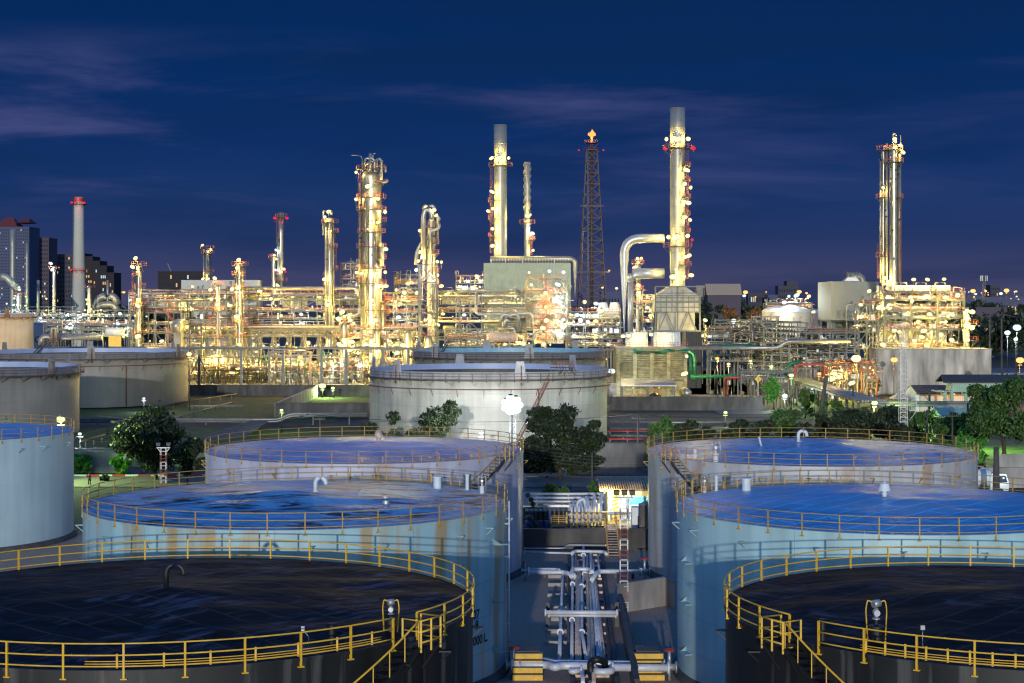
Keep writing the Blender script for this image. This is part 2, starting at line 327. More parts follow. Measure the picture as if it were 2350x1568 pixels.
# ================================================================ storage tanks
def circ(cx, cy, R, a, z): return Vector((cx+R*math.cos(a), cy+R*math.sin(a), z))
def wall_ang(cx, cy, R, xD, near=True):
    t = (xD-XC)/FD; best = None       # intersection of sight line with the wall circle
    A = 1+t*t; B = -2*(cx*t+cy); C = cx*cx+cy*cy-R*R; D = max(B*B-4*A*C, 0)
    Y = (-B-(1 if near else -1)*math.sqrt(D))/(2*A); return math.atan2(Y-cy, t*Y-cx)
def railing(root, cx, cy, R, z, m, n, h=1.1, gap=None, r=.032, name='railing', levels=(1.0, .56, .14)):
    """gap=(a0,a1): opening. Rails one mesh, posts its children"""
    a0, a1 = (gap[1], gap[0]+2*PI) if gap else (0, 2*PI)
    mb = MB(); seg = n*3
    for lv in levels:
        mb.tube([circ(cx, cy, R, a0+(a1-a0)*i/seg, z+h*lv) for i in range(seg+1)], r, 5, caps=bool(gap))
    o = mb.build(name, m, root); pm = None
    L0 = Vector(root_loc(root))
    for i in range(n+1 if gap else n):
        a = a0+(a1-a0)*i/n; p = circ(cx, cy, R, a, z)
        if pm is None:
            b = MB(); b.bar((0,0,-.35), (0,0,h), r*2.3); b.box((-.07,-.13,-.38), (.07,.13,-.33)); q = b.build('post', m, o, None); pm = q.data
            # built relative to root: move verts back
            for v in pm.vertices: v.co += L0
        else:
            q = bpy.data.objects.new('post', pm); S.collection.objects.link(q); q.parent = o
        q.location = p-L0; q.rotation_euler.z = a
    return o
def tank(label, cx, cy, R, h, wall, roof, railm, n, rh=1.05, slope=.055, gap=None, seed=1, brk=True, brm=None, group=None, lip=None, rin=.12, rr=.032, plinth=None):
    rnd = random.Random(seed)
    root = T('storage_tank', label, 'storage tank', (cx, cy, 0), group)
    mb = MB(); mb.lathe((cx, cy, 0), [(R, .45), (R, h*.25), (R, h*.5), (R, h*.75), (R, h-.02)], 144); mb.build('wall', wall, root)
    mb = MB(); mb.lathe((cx, cy, 0), [(R+.35, 0), (R+.35, .30), (R+.06, .36), (R+.04, .52), (R-.05, .54)], 96); mb.build('base_ring', plinth or M['darkconc'], root)
    mb = MB(); nr, na = 26, 144; k0 = len(mb.v); ph = [rnd.uniform(0, 6) for _ in range(8)]
    for j in range(nr+1):
        rho = (R+.03)*(1-j/nr)
        for i in range(na):
            a = 2*PI*i/na; x, y = rho*math.cos(a), rho*math.sin(a)
            zz = h+slope*(R-rho)+(.035*math.sin(.9*x+.5*y+ph[0])+.03*math.sin(1.5*y-.35*x+ph[1])+.025*math.sin(.5*x-1.1*y+ph[2]))*min(1, j/2)
            mb.v.append((cx+x, cy+y, zz))
    for j in range(nr):
        for i in range(na):
            mb.face([j*na+i, j*na+(i+1)%na, (j+1)*na+(i+1)%na, (j+1)*na+i], 0, True)
    mb.build('roof', roof, root)
    mb = MB(); mb.lathe((cx, cy, 0), [(R-.02, h-.12), (R+.07, h-.12), (R+.07, h+.02), (R-.02, h+.025)], 144, sm=False); mb.build('rim_angle', lip or wall, root)
    railing(root, cx, cy, R-rin, h+.02, railm, n, rh, gap, rr)
    if brk:
        for i in range(18):
            a = 2*PI*i/18+rnd.uniform(-.08, .08); zz = h-1.0-rnd.choice((0, 0, .1))
            b = MB(); p = circ(cx, cy, R, a, zz); q = circ(cx, cy, R+.5, a, zz); t = Vector((-math.sin(a), math.cos(a), 0))*.2
            b.bar(p-t, q, .06); b.bar(p+t, q, .06); b.bar(p-Vector((0,0,.45)), q, .06); b.bar(p-t, p+t, .06); b.build('bracket', brm or railm, root)
    return root
def gooseneck(root, p, H, r, m, ang=0.0, span=None):
    p = Vector(p); s = span or r*4.2; u = Vector((math.cos(ang), math.sin(ang), 0)); pts = [p, p+Vector((0,0,H-s/2))]
    for i in range(1, 11):
        a = PI*i/10; pts.append(p+Vector((0,0,H-s/2))+u*(s/2)*(1-math.cos(a))+Vector((0,0,s/2*math.sin(a))))
    pts.append(pts[-1]+Vector((0,0,-r*.8)))
    b = MB(); b.tube(pts, r, 14); b.lathe(p, [(r*1.5, .02), (r*1.5, r*.4), (r, r*.45)], 16)
    return b.build('vent_pipe', m, root)
def mushroom(root, p, s, m):
    b = MB(); b.lathe(p, [(s*.22, 0), (s*.22, s*.25), (s*.36, s*.26), (s*.36, s*.34), (s*.22, s*.36), (s*.22, s*.5), (s*.62, s*.55), (s*.42, s*1.25), (s*.2, s*1.3), (s*.1, s*1.42), (.001, s*1.44)], 20, sm=False)
    return b.build('roof_vent', m, root)
def nozzle(root, p, r, h, m):
    b = MB(); b.lathe(p, [(r, -.2), (r, h), (r*1.25, h+.01), (r*1.25, h+.09), (.001, h+.1)], 16, sm=False); return b.build('manway', m, root)
def gauge(root, p, m, s=1.0, mc=None):
    """level gauge: drum on a stem with two looping cables"""
    p = Vector(p); b = MB(); b.lathe(p, [(.42*s, -.1), (.42*s, .95*s), (.55*s, .96*s), (.55*s, 1.05*s), (.15*s, 1.07*s), (.15*s, 1.5*s)], 18, sm=False)
    g = b.build('gauge_base', m, root)
    b = MB(); q = p+Vector((0,0,1.5*s)); b.tube([q, q+Vector((0,0,.75*s))], .14*s, 10); b.lathe(q, [(.28*s, 0), (.28*s, .08*s), (.15*s, .1*s)], 12)
    b.tube([q+Vector((0,-.3*s,.45*s)), q+Vector((0,.25*s,.45*s))], .22*s, 14); b.tube([q+Vector((-.25*s,-.1*s,1.05*s)), q+Vector((.25*s,.1*s,1.1*s))], .27*s, 14)
    b.build('gauge_head', M['galv'], root)
    for sx in (-1, 1):
        b = MB(); t = q+Vector((sx*.25*s, 0, 1.15*s)); b.tube(bend([t, t+Vector((sx*.35*s,0,.18*s)), t+Vector((sx*.48*s,0,-.5*s)), p+Vector((sx*.6*s,-.1*s,-.05))], .3), .03, 6); b.build('cable', mc or M['yellow'], root)
def spiral_stair(root, cx, cy, R, a_top, a_bot, z_top, z_bot, m_rail, m_step, width=.75, cage=True, hm=None):
    n = max(6, int(abs(z_top-z_bot)/.24)); b = MB()
    for i in range(n+1):
        t = i/n; a = a_top+(a_bot-a_top)*t; z = z_top+(z_bot-z_top)*t
        da = (a_bot-a_top)/n*.42
        b.prism([circ(cx, cy, R+.06, a-da, z), circ(cx, cy, R+width, a-da, z), circ(cx, cy, R+width, a+da, z), circ(cx, cy, R+.06, a+da, z)], (0, 0, .05))
    b.build('stair_treads', m_step, root)
    b = MB()
    for rr in (R+width,):
        b.tube([circ(cx, cy, rr, a_top+(a_bot-a_top)*i/n, z_top+(z_bot-z_top)*i/n-.12) for i in range(n+1)], .09, 4)
    b.build('stringer', m_step, root)
    b = MB()
    b.tube([circ(cx, cy, R+width, a_top+(a_bot-a_top)*i/n, z_top+(z_bot-z_top)*i/n+1.05) for i in range(n+1)], .045, 6)
    for i in range(0, n+1, 2):
        a = a_top+(a_bot-a_top)*i/n; z = z_top+(z_bot-z_top)*i/n; b.bar(circ(cx, cy, R+width, a, z-.12), circ(cx, cy, R+width, a, z+1.05), .04)
    b.build('handrail', m_rail, root)
    if cage:
        s = 1 if a_top > a_bot else -1; a0 = a_top; a1 = a_top+s*1.35/R; b = MB(); r0, r1 = R+.0, R+width+.12
        b.prism([circ(cx, cy, r0, a0, z_top-.04), circ(cx, cy, r1, a0, z_top-.04), circ(cx, cy, r1, a1, z_top-.04), circ(cx, cy, r0, a1, z_top-.04)], (0, 0, .06)); b.build('landing', m_step, root)
        b = MB()
        for lv in (.12, .58, 1.05):
            b.tube([circ(cx, cy, r1, a0, z_top+lv), circ(cx, cy, r1, a1, z_top+lv), circ(cx, cy, r0-.1, a1, z_top+lv)], .04, 5)
            b.tube([circ(cx, cy, r0-.1, a0, z_top+lv), circ(cx, cy, r1, a0, z_top+lv)], .03, 5) if lv > .5 else None
        for rr, aa in ((r1, a0), (r1, a1), (r0-.1, a1), (r0-.1, a0), (r1, (a0+a1)/2)): b.bar(circ(cx, cy, rr, aa, z_top-.3), circ(cx, cy, rr, aa, z_top+1.07), .08)
        b.build('landing_rail', m_rail, root)
        b = MB(); b.bar(circ(cx, cy, r1, a1, z_top-.1), circ(cx, cy, R, a1, z_top-1.3), .1); b.bar(circ(cx, cy, r1, a0, z_top-.1), circ(cx, cy, R, a0, z_top-1.3), .1); b.build('landing_bracket', m_step, root)
def conduit_run(root, cx, cy, R, z, a0, a1, m, n=12):
    """yellow tray: short posts carrying two thin conduits beside the railing"""
    b = MB(); k = 40
    for dz in (.26, .36): b.tube([circ(cx, cy, R+.08, a0+(a1-a0)*i/k, z+dz) for i in range(k+1)], .022, 5)
    for i in range(n):
        a = a0+(a1-a0)*(i+.3)/n; b.box(tuple(circ(cx, cy, R+.08, a, z+.1)-Vector((.04,.04,0))), tuple(circ(cx, cy, R+.08, a, z+.66)+Vector((.04,.04,0))))
    return b.build('conduit', m, root)
def ftank(label, cx, cy, R, h, wall, deckm, railm, shields, seed=1, stair=None, hoop=True, inner=None, group=None, shm=None, gird=None):
    """open-top floating roof tank with wind girder walkway"""
    root = T('floating_roof_tank', label, 'storage tank', (cx, cy, 0), group); zg = h-1.45
    mb = MB(); mb.lathe((cx, cy, 0), [(R, .3), (R, h*.33), (R, h*.66), (R, h), (R-.12, h)], 144); mb.build('wall', wall, root)
    mb = MB(); mb.lathe((cx, cy, 0), [(R-.14, h+.01), (R-.14, h-1.1)], 144); mb.build('inner_wall', inner or M['white'], root)
    mb = MB(); mb.lathe((cx, cy, 0), [(R-.15, h-1.1), (R-.15, h-2.6), (R-2.2, h-2.7), (R-2.4, h-3.2), (R-8, h-3.3), (.01, h-3.2)], 96, sm=False); mb.build('floating_roof', deckm, root)
    mb = MB(); mb.lathe((cx, cy, 0), [(R+.01, zg-.12), (R+1.05, zg-.12), (R+1.05, zg+.05), (R+.01, zg+.05)], 144, sm=False); mb.build('wind_girder', gird or M['darksteel'], root)
    railing(root, cx, cy, R+.98, zg+.05, railm, 60, 1.15, None, .035)
    mb = MB()
    for i in range(34):
        a = 2*PI*i/34; t = .7/R; mb.prism([circ(cx, cy, R+.02, a-t, zg-.13), circ(cx, cy, R+.9, a, zg-.13), circ(cx, cy, R+.02, a+t, zg-.13), circ(cx, cy, R+.02, a, zg-1.2)][0:3], (0,0,-.1))
        mb.v += [tuple(circ(cx, cy, R+.9, a-t, zg-.15)), tuple(circ(cx, cy, R+.9, a+t, zg-.15)), tuple(circ(cx, cy, R+.05, a, zg-1.15))]; n = len(mb.v); mb.face([n-3, n-2, n-1])
    mb.build('girder_bracket', wall, root)
    if hoop:
        mb = MB(); zz = zg-1.55; mb.tube([circ(cx, cy, R+.75, 2*PI*i/96, zz) for i in range(97)], .09, 6)
        for i in range(30):
            a = 2*PI*(i+.4)/30; mb.bar(circ(cx, cy, R+.75, a, zz), circ(cx, cy, R+.02, a, zz-1.3), .07); mb.bar(circ(cx, cy, R+.75, a, zz), circ(cx, cy, R+.02, a, zz), .06)
        mb.build('spray_ring', railm, root)
        a = wall_ang(cx, cy, R, (cx/cy*FD+XC)+R/cy*FD*.42) ; mb = MB(); mb.tube([circ(cx, cy, R+.2, a, zz), circ(cx, cy, R+.2, a, .5)], .1, 6); mb.build('riser_pipe', railm, root)
    for a in shields:
        t = Vector((-math.sin(a), math.cos(a), 0)); c = circ(cx, cy, R+.12, a, h-1.2)
        mb = MB(); mb.prism([c-t*1.15, c+t*1.15, c+t*.72+Vector((0,0,3.1)), c-t*.72+Vector((0,0,3.1))], (math.cos(a)*.12, math.sin(a)*.12, 0))
        sh = mb.build('foam_shield', shm or M['whitepost'], root)
        mb = MB(); mb.tube(bend([c+t*.1+Vector((math.cos(a)*.5, math.sin(a)*.5, -1)), c+t*.1+Vector((math.cos(a)*.5, math.sin(a)*.5, 2.2)), c+t*.1+Vector((0, 0, 2.3))], .3), .1, 6); mb.build('foam_pipe', railm, sh)
    if stair:
        a0, a1 = stair; spiral_stair(root, cx, cy, R, a0, a1, zg+.1, .3, railm, railm, .85, False)
    return root
def gauger_platform(root, cx, cy, R, h, a, m, md, s=1.0):
    """access platform on the rim with a rolling ladder running down inside"""
    t = Vector((-math.sin(a), math.cos(a), 0)); n = Vector((math.cos(a), math.sin(a), 0)); c = circ(cx, cy, R, a, h+1.3*s)
    b = MB(); b.prism([c-t*2.2*s-n*1.2, c+t*2.2*s-n*1.2, c+t*2.2*s+n*1.2, c-t*2.2*s+n*1.2], (0,0,.12))
    for sx in (-2.1, -.7, .7, 2.1):
        for sn in (-1.1, 1.1): b.bar(c+t*sx*s+n*sn+Vector((0,0,-1.5*s)), c+t*sx*s+n*sn, .12)
    b.bar(c-t*2.1*s+n*1.1-Vector((0,0,1.4*s)), c-t*.7*s+n*1.1, .08); b.bar(c+t*2.1*s+n*1.1-Vector((0,0,1.4*s)), c+t*.7*s+n*1.1, .08)
    pl = b.build('gauge_platform', md, root)
    b = MB()
    for lv in (.6, 1.15):
        P_ = [c+t*sx*2.2*s+n*sn*1.2+Vector((0,0,lv)) for sx, sn in ((-1,-1),(1,-1),(1,1),(-1,1),(-1,-1))]; b.tube(P_, .05, 4)
    for i in range(6):
        for sn in (-1, 1): q = c+t*(-2.2+4.4*i/5)*s+n*sn*1.2; b.bar(q, q+Vector((0,0,1.15)), .07)
    b.build('platform_railing', m, pl)
    b = MB(); p0 = c+t*2.2*s; p1 = c+t*6.0*s-n*1.6-Vector((0,0,3.6*s))
    for sn in (-.45, .45):
        b.bar(p0+n*sn, p1+n*sn, .16); b.bar(p0+n*sn+Vector((0,0,1)), p1+n*sn+Vector((0,0,1)), .08)
        for i in range(7): q = p0.lerp(p1, i/6)+n*sn; b.bar(q, q+Vector((0,0,1)), .06)
    for i in range(14): q = p0.lerp(p1, i/13); b.bar(q-n*.45, q+n*.45, .1)
    b.build('rolling_ladder', md, root)
# ================================================================ process columns and stacks
def ringplat(root, c, R, z, a0, a1, wd=1.15, m='darksteel', rm='orange', rh=1.15, n=None):
    c = Vector(c); mb = MB(); n = n or max(6, int(abs(a1-a0)*R/1.1))
    P_ = lambda r, a, zz: (c.x+r*math.cos(a), c.y+r*math.sin(a), zz)
    for i in range(n):
        u, v = a0+(a1-a0)*i/n, a0+(a1-a0)*(i+1)/n
        mb.prism([P_(R, u, z), P_(R+wd, u, z), P_(R+wd, v, z), P_(R, v, z)], (0, 0, .22))
        if i % 2 == 0: mb.bar(P_(R+wd, u, z), P_(R, u, z-wd*.9), .12)
    o = mb.build('platform', M[m], root)
    mb = MB()
    for lv in (.55, 1.0): mb.tube([P_(R+wd, a0+(a1-a0)*i/n, z+.2+rh*lv) for i in range(n+1)], .055, 4)
    for i in range(n+1): a = a0+(a1-a0)*i/n; mb.bar(P_(R+wd, a, z), P_(R+wd, a, z+.2+rh), .075)
    mb.build('railing', M[rm], o); return o
def ladder(root, p, q, m='orange', w=.3, cage=True):
    p = Vector(p); q = Vector(q); b = MB(); s = Vector((w, 0, 0)); L_ = (q-p).length
    b.bar(p-s, q-s, .08); b.bar(p+s, q+s, .08)
    k = int(L_/.6)
    for i in range(k+1): t = p.lerp(q, i/max(k,1)); b.bar(t-s, t+s, .05)
    if cage:
        for i in range(0, k+1, 2):
            t = p.lerp(q, i/max(k,1)); b.tube([t-s, t+Vector((-w*1.3,-.55,0)), t+Vector((0,-.8,0)), t+Vector((w*1.3,-.55,0)), t+s], .035, 4, caps=False)
        for dx in (-w*1.3, 0, w*1.3): b.bar(p+Vector((dx,-.6,0)), q+Vector((dx,-.6,0)), .04)
    return b.build('ladder', M[m], root)
def column(name, label, x, w, yt, yb, Y, m='clad', plats=(), lamps=(), lad=None, pipes=(), top='dome', flare=0, cat='column', skirt=True, yfun=None, P=2600, group=None, zb=None, bands=True, rm='orange', lr=.72):
    R = w/2/FD*Y; cx = wx(x, Y); zt = wz(yt, Y); z0 = wz(yb, Y) if zb is None else zb; c = (cx, Y, 0)
    root = T(name, label, cat, (cx, Y, z0), group)
    prof = [(R+flare, z0), (R+flare, z0+.3), (R, zt-(R*.8 if top == 'dome' else 0))]
    k = max(2, int((zt-z0)/8)); prof = [(R+flare*(1-i/k), z0+(zt-(R*.8 if top == 'dome' else 0)-z0)*i/k) for i in range(k+1)]
    if top == 'dome':
        for i in range(1, 6): a = PI/2*i/5; prof.append((max(R*math.cos(a), .001), zt-R*.8+R*.8*math.sin(a)))
    elif top == 'open': prof += [(R*.88, zt), (R*.88, zt-2)]
    else: prof += [(.001, zt)]
    mb = MB(); mb.lathe(c, prof, 28); mb.build('shell', M[m] if isinstance(m, str) else m, root)
    if bands:
        mb = MB(); nb = int((zt-z0)/6)
        for i in range(1, nb): z = z0+(zt-z0)*i/nb; f = flare*(1-i/nb); mb.lathe(c, [(R+f+.005, z-.09), (R+f+.09, z-.07), (R+f+.09, z+.07), (R+f+.005, z+.09)], 28, sm=False)
        if nb > 1: mb.build('stiffener_ring', M[m] if isinstance(m, str) else m, root)
    for pl in plats:
        y, a0, a1 = pl[:3]; wd = pl[3] if len(pl) > 3 else 1.2
        ringplat(root, c, R+flare*.5, wz(y, Y), math.radians(a0), math.radians(a1), wd, rm=rm)
    for ld in lamps:
        dx, y = ld[:2]; cc = ld[2] if len(ld) > 2 else 'w'; k = ld[3] if len(ld) > 3 else 1.0
        px = cx+dx/FD*Y; off = abs(px-cx)
        py = Y-math.sqrt(max((R+1.1)**2-off**2, .6)) if off < R+1.1 else Y-.6
        lamp(root, (px, py, wz(y, Y)), cc, P*k, lr*min(1.5, .72+.28*k), arm=(px, py+.1, wz(y, Y)-2.0))
    if lad is not None:
        for (dx, y0, y1) in lad:
            px = cx+dx/FD*Y; ladder(root, (px, Y-.4 if abs(px-cx) > R else Y-math.sqrt(R*R-(px-cx)**2)-.25, wz(y1, Y)), (px, Y-.4 if abs(px-cx) > R else Y-math.sqrt(R*R-(px-cx)**2)-.25, wz(y0, Y)), 'brownrail', .32)
    rq = random.Random(int(x*7+yt)); H_ = zt-z0
    if H_ > 22 and w > 8 and m == 'clad':
        b = MB(); nk = int(H_/2.6)
        for i in range(nk):
            a = rq.uniform(PI*1.02, PI*1.98); z = z0+H_*rq.uniform(.12, .97); r_ = rq.uniform(.18, .42); q = Vector((cx+(R+flare)*math.cos(a), Y+(R+flare)*math.sin(a), z)); n_ = Vector((math.cos(a), math.sin(a), 0)); b.tube([q-n_*.1, q+n_*.55, q+n_*.56, q+n_*.7], [r_*.7, r_*.7, r_, r_], 10)
        b.build('nozzle', M['darksteel'], root)
        for i in range(3+int(R)):
            a = rq.uniform(PI*1.05, PI*1.95); za, zb2 = z0+H_*rq.uniform(0, .4), z0+H_*rq.uniform(.55, .97); rr_ = rq.uniform(.08, .2); px, py = cx+(R+flare+rr_+.1)*math.cos(a), Y+(R+flare+rr_+.1)*math.sin(a)
            b = MB(); b.tube([(px, py, za), (px, py, zb2)], rr_, 8); b.build('side_pipe', M['silver' if i % 2 else 'darksteel'], root)
    for pp in pipes:       # (dx px, y0, y1, r m, hook)
        dx, y0, y1, r = pp[:4]; px = cx+dx/FD*Y; off = abs(px-cx); py = Y-math.sqrt(max((R+r+.12)**2-off**2, 0)) if off < R+r+.12 else Y
        pts = [Vector((px, py, wz(y1, Y))), Vector((px, py, wz(y0, Y)))]
        if len(pp) > 4 and pp[4]: pts += [pts[-1]+Vector((0,0,r*3)), Vector((cx+pp[4]/FD*Y, Y, pts[-1].z+r*3.2))]; pts[-1].z = pts[-2].z; pts.append(pts[-1]-Vector((0,0,r*4)))
        b = MB(); b.tube(bend(pts, r*3, 4), r, 10); b.build('side_pipe', M['silver'], root)
    return root
# ================================================================ steel frames full of piping
def unit(label, x0, x1, Y0, dep, ys, nb, seed=1, fm='steel', npipe=18, rails=(), brace='K', vert=14, drums=0, name='pipe_rack', cat='pipe rack', base=0.0, rows=2, deck=(), pr=(.10,.38), group=None, stairs=0, pm=('silver','silver','silverfar','rustp'), bw=.34, clutter=1.0, panel=None, yb=None, small=(), brw=None):
    rnd = random.Random(seed); X0, X1 = wx(x0, Y0), wx(x1, Y0); zs = sorted([wz(y, Y0) for y in ys]); zt = zs[-1]; zb = base
    root = T(name, label, cat, ((X0+X1)/2, Y0, zb), group)
    F = M[fm]; ysr = [Y0+dep*i/(rows-1) for i in range(rows)]
    xs = [X0+(X1-X0)*i/nb for i in range(nb+1)]
    for xx in xs:
        for yy in ysr: b = MB(); b.box((xx-bw/2, yy-bw/2, zb), (xx+bw/2, yy+bw/2, zt)); b.build('post', F, root)
    for z in zs:
        b = MB(); e_ = bw*.42
        for yy in ysr: b.box((X0-e_, yy-e_*.8, z-e_*1.3), (X1+e_, yy+e_*.8, z+e_*.9))
        for xx in xs: b.box((xx-e_*.7, ysr[0]+e_, z-e_), (xx+e_*.7, ysr[-1]-e_, z+e_*.7))
        b.build('beam', F, root)
    allz = [zb]+zs; b = MB(); anyb = False; bw0 = bw; bw = brw or bw
    for i in range(nb):
        for j in range(len(allz)-1):
            za, zc = allz[j], allz[j+1]
            if zc-za < 1.2: continue
            k = brace if brace != 'mix' else rnd.choice(('K','X','/','\\','','',''))
            if j == 0 and brace not in ('X',): k = k if rnd.random() < .3 else ''
            xa, xb = xs[i], xs[i+1]; yy = ysr[0]-.02; xm = (xa+xb)/2
            if k == 'K': b.bar((xa, yy, za), (xm, yy, zc), bw*.6); b.bar((xb, yy, za), (xm, yy, zc), bw*.6)
            elif k == 'V': b.bar((xm, yy, za), (xa, yy, zc), bw*.6); b.bar((xm, yy, za), (xb, yy, zc), bw*.6)
            elif k == 'X': b.bar((xa, yy, za), (xb, yy, zc), bw*.5); b.bar((xb, yy+.05, za), (xa, yy+.05, zc), bw*.5)
            elif k == '/': b.bar((xa, yy, za), (xb, yy, zc), bw*.5)
            elif k == '\\': b.bar((xb, yy, za), (xa, yy, zc), bw*.5)
            anyb = anyb or bool(k)
    bw = bw0
    if anyb: b.build('bracing', F, root)
    for y in deck:
        z = wz(y, Y0)+.2; b = MB(); b.box((X0, Y0+.2, z), (X1, Y0+dep-.2, z+.08)); b.build('deck', M['darksteel'], root)
    for rl in rails:
        y, ra, rb = rl if isinstance(rl, tuple) else (rl, x0, x1); z = wz(y, Y0)+.1; xa, xb = wx(ra, Y0), wx(rb, Y0); b = MB(); n = max(2, int((xb-xa)/1.3)); yy = Y0-bw*.8
        for lv in (.6, 1.15): b.bar((xa, yy, z+lv), (xb, yy, z+lv), .085)
        for i in range(n+1): b.bar((xa+(xb-xa)*i/n, yy, z), (xa+(xb-xa)*i/n, yy, z+1.15), .085)
        b.build('railing', M['orange'], root)
    # longitudinal pipes, laid on the levels
    for i in range(npipe):
        z = rnd.choice(zs if len(zs) < 3 else zs[:-1] if rnd.random() < .8 else zs); r = rnd.uniform(*pr); yy = Y0+dep*rnd.uniform(.04, .95)
        xa = X0 if rnd.random() < .6 else rnd.uniform(X0, (X0+X1)/2); xb = X1 if rnd.random() < .6 else rnd.uniform((X0+X1)/2, X1)
        z2 = z+r+.15+rnd.choice((0, 0, .5, 1.1)); pts = [Vector((xa, yy, z2)), Vector((xb, yy, z2))]
        if rnd.random() < .4: dz = rnd.uniform(1.0, 3.5)*rnd.choice((-1, 1)); pts.append(Vector((xb, yy, max(zb+.5, z2+dz))))
        if rnd.random() < .4: dz = rnd.uniform(1.0, 3.5)*rnd.choice((-1, 1)); pts.insert(0, Vector((xa, yy, max(zb+.5, z2+dz))))
        b = MB(); b.tube(bend(pts, r*3.5, 3), r, 8); b.build('pipe', M[rnd.choice(pm)], root)
    for i in range(vert):
        xx = rnd.uniform(X0, X1); yy = Y0+dep*rnd.uniform(-.03, .5); r = rnd.uniform(.05, .2); za = zb if rnd.random() < .5 else rnd.choice(zs); zc = za+rnd.uniform(2, 8)
        zc = min(zc, zt+1.5); pts = [Vector((xx, yy, za)), Vector((xx, yy, zc))]
        if rnd.random() < .7: pts += [Vector((xx+rnd.uniform(.8, 3)*rnd.choice((-1,1)), yy, zc))]
        if rnd.random() < .35 and len(pts) > 2: pts += [pts[-1]+Vector((0, 0, -rnd.uniform(.8, 2)))]
        b = MB(); b.tube(bend(pts, r*3, 3), r, 7); b.build('drop_pipe', M[rnd.choice(pm)], root)
    # valves, small fittings, cable trays: the fine clutter of each level
    nc = int(clutter*(X1-X0)*len(allz)*.55); b = MB(); b2 = MB()
    for i in range(nc):
        xx = rnd.uniform(X0, X1); yy = Y0+dep*rnd.uniform(0, .6); z = rnd.choice(allz[:-1] if len(allz) > 2 else allz); t = rnd.random()
        if t < .45: h = rnd.uniform(.6, 2.2); b.bar((xx, yy, z), (xx, yy, z+h), rnd.uniform(.08, .22))
        elif t < .7: l = rnd.uniform(.6, 3); zz = z+rnd.uniform(.3, 2.4); b.bar((xx, yy, zz), (xx+l, yy, zz), rnd.uniform(.08, .2))
        elif t < .85: r = rnd.uniform(.25, .6); zz = z+rnd.uniform(.5, 1.6); b.lathe((xx, yy, zz), [(.001,-r),(r*.7,-r*.7),(r,0),(r*.7,r*.7),(.001,r)], 8)
        else: h = rnd.uniform(.8, 1.8); b2.box((xx, yy, z), (xx+rnd.uniform(.4, 1.6), yy+.6, z+h))
    if b.v: o = b.build('small_piping', M['silver'], root); o['kind'] = 'stuff'
    if b2.v: o = b2.build('equipment_box', M[rnd.choice(('beige','galv'))], root); o['kind'] = 'stuff'
    for i in range(drums):
        z = rnd.choice(allz[:-1]); xx = rnd.uniform(X0+2, X1-2); r = rnd.uniform(.6, 1.2); yy = Y0+dep*.35; b = MB()
        if rnd.random() < .5: 
            l = rnd.uniform(3, 6); b.tube([(xx-l/2-.3, yy, z+r+.7), (xx-l/2, yy, z+r+.7), (xx+l/2, yy, z+r+.7), (xx+l/2+.3, yy, z+r+.7)], [r*.6, r, r, r*.6], 16)
            for sx in (-l*.3, l*.3): b.box((xx+sx-.15, yy-r*.7, z), (xx+sx+.15, yy+r*.7, z+.8))
        else: 
            b.tube([(xx, yy-.7-r*.35, z+r+.7), (xx, yy-.5, z+r+.7), (xx, yy+3, z+r+.7)], [r*.55, r, r], 18); b.box((xx-r*.7, yy, z), (xx+r*.7, yy+.3, z+.8))
        b.build('heat_exchanger', M[rnd.choice(('silver','silver','beige'))], root)
    if stairs:
        for k in range(stairs):
            xx = rnd.uniform(X0, X1-4)
            for j in range(len(allz)-1):
                za, zc = allz[j], allz[j+1]; sgn = 1 if j % 2 else -1; yy = Y0-bw-.3; xa, xb = (xx, xx+3.2) if sgn > 0 else (xx+3.2, xx); b = MB()
                for lv in (0, .9): b.bar((xa, yy, za+lv), (xb, yy, zc+lv), .12 if lv == 0 else .07)
                for q in range(7): p_ = Vector((xa, yy, za)).lerp(Vector((xb, yy, zc)), q/6); b.bar(p_, p_+Vector((0,0,.9)), .05); b.box((p_.x-.2, yy, p_.z), (p_.x+.2, yy+.7, p_.z+.05))
                b.build('stair', M['orange'], root)
    if panel:
        for (pa, pb, y_0, y_1, pmn) in panel:
            b = MB(); b.box((wx(pa, Y0), Y0+dep+.3, wz(y_1, Y0)), (wx(pb, Y0), Y0+dep+.6, wz(y_0, Y0))); b.build('cladding_or_reflector', M[pmn], root)  # some are cladding, some added reflectors behind the lit units
    root['front'] = Y0; UN.append((x0, x1, min(ys), Y0, root)); return root
UN = []
